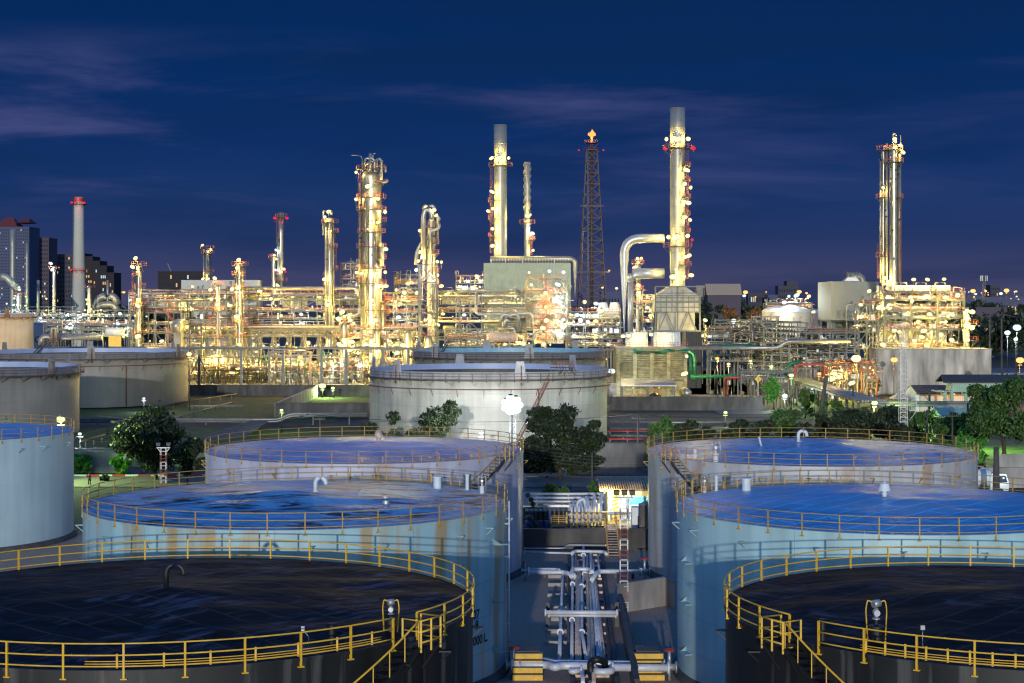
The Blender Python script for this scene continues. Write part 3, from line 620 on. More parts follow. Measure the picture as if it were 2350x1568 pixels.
# ================================================================ vegetation
def crown_mesh(name, blobs, n, leaf, seed, m):
    g = np.random.default_rng(seed); bl = np.array(blobs); wts = bl[:,3]**2; wts /= wts.sum()
    # sub-clumps on each blob, leaves around each sub-clump
    K = max(40, n//55); bi = g.choice(len(bl), K, p=wts); d = g.normal(size=(K,3)); d /= np.linalg.norm(d, axis=1)[:,None]
    cc = bl[bi,:3]+d*(bl[bi,3]*g.uniform(.55, 1.05, K))[:,None]*np.array([1,1,.8]); cs = bl[bi,3]*g.uniform(.14, .32, K)
    ci = g.integers(0, K, n); c = cc[ci]+g.normal(size=(n,3))*cs[ci][:,None]*np.array([.8,.8,.55])
    u = g.normal(size=(n,3)); u /= np.linalg.norm(u, axis=1)[:,None]; v = np.cross(u, g.normal(size=(n,3))); v /= np.linalg.norm(v, axis=1)[:,None]
    s = leaf*g.uniform(.6, 1.4, n)[:,None]; V = np.empty((n*4,3)); V[0::4] = c-u*s; V[1::4] = c-v*s*.5; V[2::4] = c+u*s; V[3::4] = c+v*s*.5
    me = bpy.data.meshes.new(name); me.vertices.add(n*4); me.vertices.foreach_set('co', V.ravel()); me.loops.add(n*4); me.loops.foreach_set('vertex_index', np.arange(n*4))
    me.polygons.add(n); me.polygons.foreach_set('loop_start', np.arange(0, n*4, 4)); me.update(calc_edges=True); me.materials.append(m); return me
def leafmat(name, col):
    m = bpy.data.materials.new(name); m.use_nodes = True; nt = m.node_tree; N = nt.nodes; L = nt.links; b = N['Principled BSDF']; b.inputs['Roughness'].default_value = .55
    ge = N.new('ShaderNodeNewGeometry'); mr = N.new('ShaderNodeMapRange'); mr.inputs[3].default_value = .5; mr.inputs[4].default_value = 1.5; L.new(ge.outputs['Random Per Island'], mr.inputs[0])
    x = N.new('ShaderNodeMix'); x.data_type = 'RGBA'; x.blend_type = 'MULTIPLY'; x.inputs[0].default_value = 1; x.inputs[6].default_value = (*col, 1); L.new(mr.outputs[0], x.inputs[7]); L.new(x.outputs[2], b.inputs['Base Color'])
    return m
M['leaf'] = leafmat('green_leaf', (.05,.11,.02)); M['leafy'] = leafmat('lamp_lit_green_leaf', (.07,.26,.03)); M['leafd'] = leafmat('dark_leaf', (.022,.035,.012)); M['leafo'] = leafmat('orange_lit_leaf', (.20,.10,.03))  # leafy and leafo hold green and orange lamp light in their colour
def blobs_for(kind, seed):
    r = random.Random(seed); B = []
    if kind == 'broad':
        for i in range(13): a = r.uniform(0, 6.28); q = r.uniform(.1, .40); B.append((q*math.cos(a), q*math.sin(a), r.uniform(.45, .86)-q*.35, r.uniform(.10, .2)))
    elif kind == 'umbrella':
        for i in range(21): a = r.uniform(0, 6.28); q = r.uniform(.0, .50); B.append((q*math.cos(a), q*math.sin(a), r.choice((.30,.45,.60,.82))-q*.25+r.uniform(-.05,.05), r.uniform(.08, .18)))
    elif kind == 'round':
        for i in range(12): a = r.uniform(0, 6.28); q = r.uniform(0, .28); B.append((q*math.cos(a), q*math.sin(a), r.uniform(.3, .82), r.uniform(.11, .2)))
    elif kind == 'bush':
        for i in range(12): a = r.uniform(0, 6.28); q = r.uniform(0, .4); B.append((q*math.cos(a), q*math.sin(a), r.uniform(.15, .75)-q*.4, r.uniform(.1, .2)))
    return B
def tree(label, x, yb, yt, wpx, Y, kind='broad', m='leaf', n=9000, leaf=.28, seed=1, cat='tree', name='tree', base=None, group=None):
    z0 = 0.0 if base is None else base; H = wz(yt, Y)-z0; Wd = wpx/FD*Y; cx = wx(x, Y); root = T(name, label, cat, (cx, Y, z0), group)
    r = random.Random(seed); B = [(a*Wd, b*Wd*.9, c*H, d*(Wd*.62+H*.38)) for a, b, c, d in blobs_for(kind, seed)]
    zmax = max(b[2]+b[3]*.9 for b in B); xm = max(abs(b[0])+b[3]*.9 for b in B); kx = Wd/2/xm; B = [(a*kx, b*kx, c*H/zmax, d*(kx*.5+.5)) for a, b, c, d in B]
    me = crown_mesh('crown', B, n, leaf, seed, M[m]); o = bpy.data.objects.new('crown', me); S.collection.objects.link(o); o.parent = root
    b = MB(); tr = max(.07, H*.022); top = Vector((r.uniform(-.05,.05)*H, 0, H*.45)); b.tube([(cx, Y, z0-.1), (cx+top.x*.3, Y, z0+H*.15), (cx+top.x, Y, z0+H*.45)], [tr*1.5, tr, tr*.7], 8)
    for q in B[:9]:
        e_ = Vector((cx+q[0]*.85, Y+q[1]*.85, z0+q[2]*.95)); s_ = Vector((cx+top.x*r.uniform(.3,1), Y, z0+H*r.uniform(.18,.42))); mid = s_.lerp(e_, .5)+Vector((0,0,H*.05)); b.tube([s_, mid, e_], [tr*.55, tr*.35, tr*.14], 6)
    b.build('trunk', M['bark'], root); return root
# ================================================================ poles
def street_lamp(label, x, y, Y, c='w', P=3000, r=.6, H0=0.0, head='post', yb=None, cat='street lamp', group=None, name='street_lamp', pm='darksteel', fwd=0):
    p = W(x, y, Y); root = T(name, label, cat, (p.x, Y, H0), group); b = MB(); off = .9 if head == 'arm' else 0
    b.tube([(p.x+off, Y+.3, H0), (p.x+off, Y+.3, p.z-.2)], [.13, .08], 8)
    if head == 'arm': b.tube([(p.x+off, Y+.3, p.z-.3), (p.x+off*.6, Y+.2, p.z+r*.9), (p.x, Y+.1, p.z+r*.9)], .06, 6)
    else: b.box((p.x-.5, Y+.1, p.z-r-.25), (p.x+.5, Y+.5, p.z-r-.1))
    b.build('pole', M[pm], root); lamp(root, p, c, P, r, name='lamp_head'); return root
def wood_pole(label, x, yt, Y, lean=0, arms=1, r=.16, group='utility poles'):
    p = W(x, yt, Y); root = T('utility_pole', label, 'utility pole', (p.x, Y, 0), group); b = MB(); b.tube([(p.x-lean, Y, 0), tuple(p)], [r*1.25, r*.8], 8); b.build('pole', M['darkconc'], root)
    if arms:
        b = MB(); b.box((p.x-1.0, Y-.25, p.z-.7), (p.x+1.0, Y-.12, p.z-.55))
        for dx in (-.9, -.3, .3, .9): b.lathe((p.x+dx, Y-.18, p.z-.55), [(.06,0),(.09,.1),(.04,.2),(.001,.24)], 6)
        b.build('crossarm', M['darksteel'], root)
    return p
def lattice(root, cx, cy, z0, z1, w0, w1, n, m, name='lattice', bw=.1, alt=None, X=True, diag=True):
    """square lattice mast; alternate colours become separate parts"""
    f = lambda t: w0+(w1-w0)*t
    for k in range(n):
        ta, tb = k/n, (k+1)/n; za, zb = z0+(z1-z0)*ta, z0+(z1-z0)*tb; wa, wb = f(ta)/2, f(tb)/2; b = MB()
        ca = [(cx+sx*wa, cy+sy*wa, za) for sx, sy in ((-1,-1),(1,-1),(1,1),(-1,1))]; cb = [(cx+sx*wb, cy+sy*wb, zb) for sx, sy in ((-1,-1),(1,-1),(1,1),(-1,1))]
        for i in range(4):
            j = (i+1) % 4; b.bar(ca[i], cb[i], bw); b.bar(cb[i], cb[j], bw*.7)
            if diag: b.bar(ca[i], cb[j], bw*.6)
            if X: b.bar(ca[j], cb[i], bw*.6)
        b.build(name, m if not alt or (k//alt[1]) % 2 == 0 else alt[0], root)
def wires(label, pts, sag=.8, n=3, r=.025, cat='cable', sp=.35, dz=0):
    b = MB()
    for k in range(n):
        for p, q in zip(pts, pts[1:]):
            p = Vector(p)+Vector(((k-(n-1)/2)*sp, 0, dz*k)); q = Vector(q)+Vector(((k-(n-1)/2)*sp, 0, dz*k)); L_ = []
            for i in range(13): t = i/12; v = p.lerp(q, t); v.z -= sag*4*t*(1-t); L_.append(v)
            b.tube(L_, r, 4)
    return single(b, 'overhead_wire', M['blackp'], label, cat)
def windows(root, wall, x0, x1, z0, z1, nx, nz, Y, lit=.06, seed=1, fx=.5, fz=.45, m='glass', maxn=98):
    """windows set on the facade facing -Y; the first ones are parts, the rest one stuff part"""
    r = random.Random(seed); dx = (x1-x0)/nx; dz = (z1-z0)/nz; rest = MB(); k = 0; protos = {}; L0 = Vector(root_loc(root))
    for j in reversed(range(nz)):
        for i in range(nx):
            xa = x0+dx*(i+(1-fx)/2); za = z0+dz*(j+(1-fz)/2); mm = m if r.random() > lit else r.choice(('win_w','win_w','win_c'))
            if k < maxn:
                if mm not in protos:
                    b = MB(); b.box((0, -.12, 0), (dx*fx, .1, dz*fz)); o = b.build('window', M[mm], None); protos[mm] = o.data; o.parent = root
                else: o = bpy.data.objects.new('window', protos[mm]); S.collection.objects.link(o); o.parent = root
                o.location = Vector((xa, Y, za))-L0
            else: rest.box((xa, Y-.12, za), (xa+dx*fx, Y+.1, za+dz*fz), 0 if mm == m else 1 if mm == 'win_w' else 2)
            k += 1
    if rest.v: o = rest.build('window', [M[m], M['win_w'], M['win_c']], root); o['kind'] = 'stuff'
def building(label, x0, x1, yt, Y, nx, nz, mw, dep=14, lit=.06, roof=None, seed=1, zb=0, fx=.5, fz=.45, name='building', cat='building', m='glass', maxn=60, group=None):
    X0, X1 = wx(x0, Y), wx(x1, Y); zt = wz(yt, Y); root = T(name, label, cat, ((X0+X1)/2, Y, zb), group)
    b = MB(); b.box((X0, Y, zb), (X1, Y+dep, zt)); b.build('wall', M[mw], root)
    b = MB()
    if roof == 'hip':
        h = (X1-X0)*.25; e_ = .6; xm0, xm1 = X0+(X1-X0)*.32, X1-(X1-X0)*.32; ym = Y+dep/2; v = [(X0-e_, Y-e_, zt), (X1+e_, Y-e_, zt), (X1+e_, Y+dep+e_, zt), (X0-e_, Y+dep+e_, zt), (xm0, ym, zt+h), (xm1, ym, zt+h)]
        b.v += v; [b.face(q) for q in ((0,1,5,4),(1,2,5),(2,3,4,5),(3,0,4),(0,3,2,1))]; b.build('roof', M['tile'], root)
    else:
        b.box((X0-.2, Y-.2, zt), (X1+.2, Y+dep+.2, zt+.9)); b.build('parapet', M[mw], root)
    if nx: windows(root, mw, X0+.5, X1-.5, zb+2, zt-.6, nx, nz, Y, lit, seed, fx, fz, m, maxn)
    return root
RG = {'B1':(0,1350,2.24),'B2':(1024,1350,2.24),'B3':(2048,1350,2.24),'B4':(3072,1350,2.24),'B5':(0,2033,2.24),'B6':(1024,2033,2.24),'B7':(2048,2033,2.24),'B8':(3072,2033,2.24),
      'A0':(0,800,2.24),'A1':(1024,600,1.742),'A2':(1850,400,1.4258),'A3':(2874,800,1.742),'P1':(700,1130,3.6467),'P2':(1300,1130,3.6467),'P3':(1900,1030,3.6467),'P4':(3300,1050,3.357),'P5':(2750,1200,3.133)}
def K(r, x, y): a, b, s = RG[r]; return (a+x/s)*.57373, (b+y/s)*.57373
# ================================================================ ground
mb = MB(); mb.quad((-9000,-200,-.06),(9000,-200,-.06),(9000,19000,-.06),(-9000,19000,-.06)); struct(mb, 'ground', M['earth'])
mb = MB(); mb.quad((-95,60,0),(95,60,0),(95,188,0),(-95,188,0)); struct(mb, 'gravel_yard', M['gravel'])
mb = MB(); mb.quad((-9,188,.02),(30,188,.02),(30,226,.02),(-9,226,.02)); struct(mb, 'drum_yard', M['road'])
mb = MB(); mb.quad((-110,233,.02),(120,233,.02),(120,247,.02),(-110,247,.02)); struct(mb, 'road', M['road'])
mb = MB(); mb.quad((-150,262,.02),(-20,262,.02),(-20,345,.02),(-150,345,.02)); struct(mb, 'lawn', M['grass'])
mb = MB(); mb.quad((-130,360,.02),(-38,360,.02),(-38,461,.02),(-130,461,.02)); struct(mb, 'dike_lawn', M['grass'])
mb = MB(); mb.quad((20,255,.02),(75,255,.02),(75,372,.02),(20,372,.02)); struct(mb, 'tank_apron', M['asphalt'])
mb = MB(); mb.quad(GP(1712,912),GP(1795,950),GP(1850,950),GP(1745,880)); mb.v = [(x,y,.04) for x,y,z in mb.v]; struct(mb, 'access_road', M['road'])
mb = MB(); mb.quad((48,386,.02),(62,386,.02),(82,640,.02),(50,640,.02)); struct(mb, 'plant_road', M['road'])
mb = MB(); mb.quad((62.5,372,.025),(98,372,.025),(98,440,.025),(66,440,.025)); struct(mb, 'verge', M['grass'])
mb = MB(); mb.quad((78,205,.02),(125,205,.02),(125,300,.02),(78,300,.02)); struct(mb, 'roadside_lawn', M['grass'])
mb = MB(); mb.quad((-160,470,.02),(220,470,.02),(220,660,.02),(-160,660,.02)); struct(mb, 'plant_paving', M['road'])
def low_wall(label, pts, h, m='darkconc', t=.35, z0=0, name='dike_wall'):
    b = MB()
    for p, q in zip(pts, pts[1:]):
        p = Vector((*p[:2], z0)); q = Vector((*q[:2], z0)); d = (q-p).normalized(); nn = Vector((-d.y, d.x, 0))*t/2
        b.prism([p-nn, q-nn, q+nn, p+nn], (0,0,h))
        b.prism([p-nn*1.5+Vector((0,0,h+.003)), q-nn*1.5+Vector((0,0,h+.003)), q+nn*1.5+Vector((0,0,h+.003)), p+nn*1.5+Vector((0,0,h+.003))], (0,0,.12))
    return single(b, name, M[m], label, 'wall')
# ================================================================ storage tanks
W1 = shellmat('cyan_white_tank_wall', (.40,.62,.68), 14.6, 9, 2.3, .45, 0, .72, (.40,.24,.07), .75, .22, .035, slo=.50)
W2 = shellmat('lilac_white_tank_wall', (.56,.55,.66), 15, 9, 2.3, .45, 0, .72, (.38,.22,.12), .5, .2, .035, .3, slo=.54)
W3 = shellmat('blue_white_tank_wall', (.44,.66,.70), 14.4, 9, 2.3, .42, 0, .75, (.34,.34,.25), .3, .18, .03)
W4 = shellmat('cream_white_tank_wall', (.56,.56,.58), 15, 9, 2.3, .45, 0, .72, (.36,.18,.08), .6, .2, .035, .4, slo=.54)
BW = shellmat('black_tank_wall', (.020,.019,.018), 14, 8, 2.2, .5, 0, 1.3, (.13,.12,.11), .75, .5, .012, 1.1)
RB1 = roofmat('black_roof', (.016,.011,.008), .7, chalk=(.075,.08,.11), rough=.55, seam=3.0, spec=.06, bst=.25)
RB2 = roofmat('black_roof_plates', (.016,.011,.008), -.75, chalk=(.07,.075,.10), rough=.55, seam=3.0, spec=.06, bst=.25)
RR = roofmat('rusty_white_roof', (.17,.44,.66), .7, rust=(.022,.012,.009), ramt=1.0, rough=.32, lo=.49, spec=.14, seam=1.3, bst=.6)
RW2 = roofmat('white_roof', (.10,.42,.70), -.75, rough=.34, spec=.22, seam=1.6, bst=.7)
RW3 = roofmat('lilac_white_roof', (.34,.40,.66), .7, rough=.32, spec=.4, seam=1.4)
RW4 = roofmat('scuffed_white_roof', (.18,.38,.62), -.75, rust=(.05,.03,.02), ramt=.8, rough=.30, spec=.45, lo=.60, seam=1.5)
hT, hB = 11.5, 11.0
BLc, BRc, L2c, R2c, L3c, R3c = (-16.5,80.8,14.62), (23.7,79.2,13.5), (-15.1,118.1,14.7), (25.8,115.5,14.35), (-14.1,161.2,15.15), (28.3,159.0,15.35)
def gapat(c, xD, wdt=1.3): a = wall_ang(*c, xD); return (a-wdt/2/c[2], a+wdt/2/c[2])
# black tank, left
c = BLc; a = wall_ang(*c, K('B6',1330,0)[0]); BL = tank('black tank with dark seamed roof and bright yellow railing at bottom left of the photo', *c, hB, BW, RB1, M['yellow'], 38, seed=3, gap=(a-.055, a+.055), rin=-.06, rr=.036, brm=M['blackp'])
spiral_stair(BL, c[0], c[1], c[2], a, a-.62, hB-.15, hB-5.4, M['yellow'], M['blackp'], .8)
gooseneck(BL, (c[0]-.2, c[1]+.1, hB+.75), 1.15, .13, M['blackp'], 0.0, .85)
p = circ(c[0], c[1], c[2]-1.3, a+.05, hB+.1); gauge(BL, p, M['blackp'], .5)
nozzle(BL, circ(c[0], c[1], c[2]-1.6, a-.2, hB+.1), .16, .7, M['blackp'])
b = MB(); q = circ(c[0], c[1], c[2]-1.4, a-.3, hB+.1); b.tube([q, q+Vector((0,0,.45)), q+Vector((-.22,0,.7))], .02, 5); b.box((q.x-.30,q.y-.05,q.z+.68),(q.x-.16,q.y+.05,q.z+.86)); b.build('sensor', M['galv'], BL)
conduit_run(BL, c[0], c[1], c[2]-.06, hB, a-.10, wall_ang(*c, K('B5',760,0)[0]), M['yellow'], 7)
# black tank, right
c = BRc; a = wall_ang(*c, K('B8',240,0)[0]); BR = tank('black tank with dark seamed roof and bright yellow railing at bottom right of the photo', *c, hB, BW, RB2, M['yellow'], 36, seed=5, gap=(a-.02, a+.11), rin=-.06, rr=.036, brm=M['blackp'])
spiral_stair(BR, c[0], c[1], c[2], a+.02, a+.62, hB-.15, hB-5.6, M['yellow'], M['blackp'], .8)
q = GP(*K('B8',970,1190), hB+.1); gauge(BR, (q.x, q.y, hB+.1), M['blackp'], .62)
q = GP(*K('B8',490,1190), hB+.1); nozzle(BR, (q.x, q.y, hB+.1), .13, .85, M['blackp'])
b = MB(); q = GP(*K('B8',1385,1250), hB+.1); b.tube([q, q+Vector((0,0,.8))], .02, 5); b.box((q.x-.09,q.y-.05,q.z+.75),(q.x+.09,q.y+.05,q.z+.93)); b.build('sensor', M['galv'], BR)
conduit_run(BR, c[0], c[1], c[2]-.06, hB, wall_ang(*c, K('B8',830,0)[0]), wall_ang(*c, 2420), M['yellow'], 9)
# rusty roof tank
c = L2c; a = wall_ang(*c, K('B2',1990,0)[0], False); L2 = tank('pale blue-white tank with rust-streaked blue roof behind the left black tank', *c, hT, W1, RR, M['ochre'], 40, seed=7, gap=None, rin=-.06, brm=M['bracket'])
q = GP(*K('B2',533,1385), hT+.8); gooseneck(L2, (q.x, q.y, q.z), 1.0, .15, M['white'], 0.0, .72)
q = GP(*K('B2',1625,1345), hT+.3); nozzle(L2, q, .30, .75, M['white'])
q = GP(*K('B2',1893,1350), hT+.2); nozzle(L2, q, .14, .95, M['white'])
q = GP(*K('B2',2025,1385), hT+.1); gauge(L2, q, M['white'], .42, M['galv'])
b = MB(); q = GP(*K('B2',890,1450), hT+.6); b.tube([q, q+Vector((.5,0,.75))], .07, 8); b.lathe(q+Vector((.5,0,.75)), [(.001,-.1),(.14,-.1),(.14,.1),(.001,.1)], 10); b.build('breather', M['galv'], L2)
for xx, yy in ((1160,1435),(1165,1478)):
    b = MB(); q = GP(*K('B2',xx,yy), hT+.5); b.lathe(q, [(.25,-.1),(.25,.12),(.2,.13),(.001,.13)], 14, sm=False); b.build('hatch', M['galv'], L2)
conduit_run(L2, c[0], c[1], c[2]-.2, hT, wall_ang(*c, K('B2',1860,0)[0], False), wall_ang(*c, K('B2',640,0)[0], False), M['ochre'], 12)
# lilac tank behind it
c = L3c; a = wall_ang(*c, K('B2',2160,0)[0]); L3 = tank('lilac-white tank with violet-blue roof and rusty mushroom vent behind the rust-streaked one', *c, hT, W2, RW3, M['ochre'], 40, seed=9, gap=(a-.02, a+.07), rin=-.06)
spiral_stair(L3, c[0], c[1], c[2], a, a-.62, hT-.1, hT-6.2, M['ochre'], M['darksteel'], .8)
q = GP(*K('B2',1100,925), hT+.8); mushroom(L3, q, .72, M['rustp'])
conduit_run(L3, c[0], c[1], c[2]-.2, hT, a-.08, wall_ang(*c, K('B2',830,0)[0]), M['ochre'], 8)
b = MB(); a2 = wall_ang(*c, 1193); p0 = circ(c[0], c[1], c[2]+.25, a2, .4); b.tube([p0, (p0.x, p0.y, hT)], .09, 8); b.build('riser_pipe', M['galv'], L3)
# right tall tank
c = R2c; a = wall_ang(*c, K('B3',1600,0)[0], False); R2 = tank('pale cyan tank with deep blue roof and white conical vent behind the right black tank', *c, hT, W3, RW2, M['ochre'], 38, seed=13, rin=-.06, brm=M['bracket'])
q = GP(*K('B4',1043,1425), hT+.8); mushroom(R2, q, .72, M['white'])
q = GP(*K('B3',2100,1350), hT+.3); nozzle(R2, q, .33, .65, M['white'])
q = GP(*K('B3',1830,1355), hT+.2); nozzle(R2, q, .12, .9, M['white'])
q = GP(*K('B3',1725,1380), hT+.1); gauge(R2, q, M['rustp'], .4, M['ochre'])
conduit_run(R2, c[0], c[1], c[2]-.2, hT, wall_ang(*c, 1600, False), wall_ang(*c, 1960, False), M['ochre'], 10)
b = MB(); aa = a+.02; r1 = c[2]+.75
for lv in (.1,.5,1.05): b.tube([circ(c[0],c[1],c[2],aa-.05,hT+lv), circ(c[0],c[1],r1,aa-.05,hT+lv), circ(c[0],c[1],r1,aa+.06,hT+lv), circ(c[0],c[1],c[2],aa+.06,hT+lv)], .04, 5)
for t_, r_ in ((-.05,c[2]),(-.05,r1),(.06,r1),(.06,c[2])): b.bar(circ(c[0],c[1],r_,aa+t_,hT-.1), circ(c[0],c[1],r_,aa+t_,hT+1.1), .07)
b.build('landing_rail', M['ochre'], R2)
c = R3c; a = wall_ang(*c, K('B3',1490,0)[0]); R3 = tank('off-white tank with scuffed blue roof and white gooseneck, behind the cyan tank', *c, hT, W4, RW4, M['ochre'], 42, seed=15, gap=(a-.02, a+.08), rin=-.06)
spiral_stair(R3, c[0], c[1], c[2], a, a+.5, hT-.1, hT-6.0, M['ochre'], M['darksteel'], .8)
q = GP(*K('B4',272,935), hT+.8); gooseneck(R3, q, 1.05, .16, M['white'], 0.0, .8)
q = GP(*K('B3',1825,1105), hT+.1); gauge(R3, q, M['white'], .6, M['galv'])
q = GP(*K('B3',1640,1085), hT+.1); nozzle(R3, q, .14, .8, M['white'])
b = MB(); q = GP(*K('B3',2235,975), hT+.6); b.tube([q, q+Vector((-.25,0,.9))], .1, 8); b.build('breather', M['white'], R3)
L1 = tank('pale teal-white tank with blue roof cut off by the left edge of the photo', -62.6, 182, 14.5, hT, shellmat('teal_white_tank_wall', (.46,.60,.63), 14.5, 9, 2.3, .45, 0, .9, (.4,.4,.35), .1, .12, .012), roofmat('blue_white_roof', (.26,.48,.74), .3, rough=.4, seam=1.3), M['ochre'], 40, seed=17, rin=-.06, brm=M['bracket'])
# writing on the rusty roofed tank
def wrap_text(txt, root, c, size, zc, xD, m):
    cu = bpy.data.curves.new('lettering', 'FONT'); cu.body = txt; cu.size = size; cu.align_x = 'RIGHT'; cu.offset = .02
    to = bpy.data.objects.new('tmp', cu); S.collection.objects.link(to); bpy.context.view_layer.update()
    me = bpy.data.meshes.new_from_object(to.evaluated_get(bpy.context.evaluated_depsgraph_get())); bpy.data.objects.remove(to)
    o = bpy.data.objects.new('lettering', me); S.collection.objects.link(o); me.materials.clear(); me.materials.append(m)
    a1 = wall_ang(*c, xD); R = c[2]+.02; L0 = Vector(root_loc(root))
    for v in me.vertices: a = a1+v.co.x/c[2]; p = circ(c[0], c[1], R, a, zc+v.co.y); v.co = p-L0
    o.parent = root; return o
for t_, xx, yy, s_ in (('07',2000,980,1.5),('-8',1992,1080,1.5),('000 L.',2075,1185,1.5)):
    x_, y_ = K('B6',xx,yy); aa = wall_ang(*L2c, x_); wrap_text(t_, L2, L2c, .82, wz(y_, L2c[1]+L2c[2]*math.sin(aa)), x_, M['blackp'])
b = MB(); aa = wall_ang(*L2c, K('B6',2245,0)[0]-4); p0 = circ(L2c[0], L2c[1], L2c[2]+.3, aa, .5); b.tube([p0, (p0.x, p0.y, hT+.3)], .06, 6)
for i in range(5): b.bar((p0.x,p0.y,1+i*2.3), (p0.x-.35,p0.y+.1,1+i*2.3), .06)
b.build('riser_pipe', M['white'], L2)
for yy, rt, c_ in ((330,L2,L2c),(850,L2,L2c),(1290,L2,L2c)):
    x_, y_ = K('B6',2120,yy); aa = wall_ang(*c_, x_); b = MB(); p = circ(c_[0],c_[1],c_[2],aa,wz(y_,c_[1]+c_[2]*math.sin(aa))); n_ = Vector((math.cos(aa),math.sin(aa),0))
    b.prism([p, p+n_*.15, p+n_*.15+Vector((.9,0,.0)), p+Vector((.9,0,0))], (0,0,.08)); b.prism([p, p+n_*.7, p+Vector((0,0,.4))], (.05,0,0)); b.build('bracket', M['bracket'], rt)
for yy in (490,855,1300):
    x_, y_ = K('B7',1580,yy); aa = wall_ang(*R2c, x_); b = MB(); p = circ(R2c[0],R2c[1],R2c[2],aa,wz(y_,R2c[1]+R2c[2]*math.sin(aa))); n_ = Vector((math.cos(aa),math.sin(aa),0)); t_ = Vector((-math.sin(aa),math.cos(aa),0))
    b.prism([p-t_*.5, p+n_*.45-t_*.5, p+n_*.45+t_*.7, p+t_*.7], (0,0,.07)); b.prism([p-t_*.5, p+n_*.45-t_*.5, p-t_*.5+Vector((0,0,.4))], t_*.05); b.build('bracket', M['bracket'], R2)
# ================================================================ floating roof tanks
F1 = shellmat('weathered_aluminium_tank_wall', (.56,.54,.47), 22.6, 12, 2.4, .5, .08, .75, (.30,.28,.24), .5, .35, .04, .25)
F2 = shellmat('grey_tank_wall', (.25,.235,.21), 26, 12, 2.4, .55, .05, .65, (.2,.19,.17), .3, .2, .02, .25)
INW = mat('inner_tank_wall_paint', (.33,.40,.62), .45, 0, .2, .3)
C1 = (wx(1121,317), 317, 22.4); AT = (wx(-92,327), 327, 22.6); BT = (wx(190,430), 430, 26.5); C2 = (wx(1168,386), 386, 22.2)
def rang(c, xD, near=True): return wall_ang(*c, xD, near)
k1 = ftank('weathered grey open-top tank behind the bright white floodlight in the middle', *C1, 13.4, F1, M['darksteel'], M['brownrail'], [rang(C1, K('B2',1060,0)[0], False), rang(C1, K('B2',1828,0)[0], False), rang(C1, K('B2',1272,0)[0]), rang(C1, K('B3',70,0)[0]), rang(C1, K('B3',537,0)[0], False)], inner=INW, stair=(rang(C1, K('B3',310,0)[0]), rang(C1, K('B3',20,0)[0])))
gauger_platform(k1, *C1, 13.0, rang(C1, K('B3',450,0)[0]), M['brownrail'], M['darksteel'], .8)
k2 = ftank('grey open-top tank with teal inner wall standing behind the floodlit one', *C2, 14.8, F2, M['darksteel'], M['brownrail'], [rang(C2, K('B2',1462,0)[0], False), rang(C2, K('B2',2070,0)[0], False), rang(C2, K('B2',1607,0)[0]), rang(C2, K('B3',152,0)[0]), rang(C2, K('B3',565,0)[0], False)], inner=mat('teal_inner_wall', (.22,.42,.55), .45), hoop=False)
gauger_platform(k2, *C2, 15.0, rang(C2, K('B2',1790,0)[0], False), M['brownrail'], M['darksteel'], 1.0)
k3 = ftank('long grey open-top tank with railed rim at the far left', *BT, 13.4, F2, M['darksteel'], M['brownrail'], [rang(BT, K('B1',805,0)[0], False), rang(BT, K('B1',815,0)[0]), rang(BT, K('B1',1545,0)[0], False), rang(BT, K('B1',1590,0)[0]), rang(BT, K('B1',45,0)[0], False)], inner=INW, shm=M['concrete'])
gauger_platform(k3, *BT, 13.6, rang(BT, K('B1',490,0)[0], False), M['brownrail'], M['darksteel'], 1.0)
k4 = ftank('grey open-top tank nearer the camera at the left edge', *AT, 13.4, F2, M['darksteel'], M['brownrail'], [rang(AT, K('B1',600,0)[0], False), rang(AT, K('B1',455,0)[0])], inner=INW, hoop=False, shm=M['concrete'])
OT = (wx(-55,600), 600, 20.0); k5 = ftank('cream tank lit orange behind the far left grey tank', *OT, 22.0, shellmat('peach_tank_wall', (.60,.48,.36), 20, 12, 3, .5, 0, .85, (.4,.3,.2), .2, .15), M['darksteel'], M['orange'], [rang(OT, K('A0',60,0)[0], True)], inner=M['white'], hoop=False, shm=M['beige'])
lamp(k5, (wx(28,570), 560, 8), 'o', 30000, .5, name='floodlight')
t6 = T('storage_tank', 'low blue-grey tank with black figures 04C at the far left', 'storage tank', (wx(86,660), 660, 0)); b = MB(); b.lathe((wx(86,660),660,0), [(8,0),(8,17.0),(7.8,17.1),(.01,18.0)], 48); b.build('wall', mat('blue_grey_tank_wall', (.16,.22,.32), .5, 0, .1), t6)
cu = bpy.data.curves.new('figures', 'FONT'); cu.body = '04C'; cu.size = 3.6; cu.offset = .05; to = bpy.data.objects.new('tmp', cu); S.collection.objects.link(to); bpy.context.view_layer.update()
me = bpy.data.meshes.new_from_object(to.evaluated_get(bpy.context.evaluated_depsgraph_get())); bpy.data.objects.remove(to); o = bpy.data.objects.new('lettering', me); S.collection.objects.link(o); me.materials.clear(); me.materials.append(M['blackp'])
x0 = wx(71,660)-wx(86,660)
for v in me.vertices: X_ = x0+v.co.x; v.co = Vector((X_, -math.sqrt(max(8.03**2-min(X_*X_,64),.01)), wz(787,652)+v.co.y))
o.parent = t6
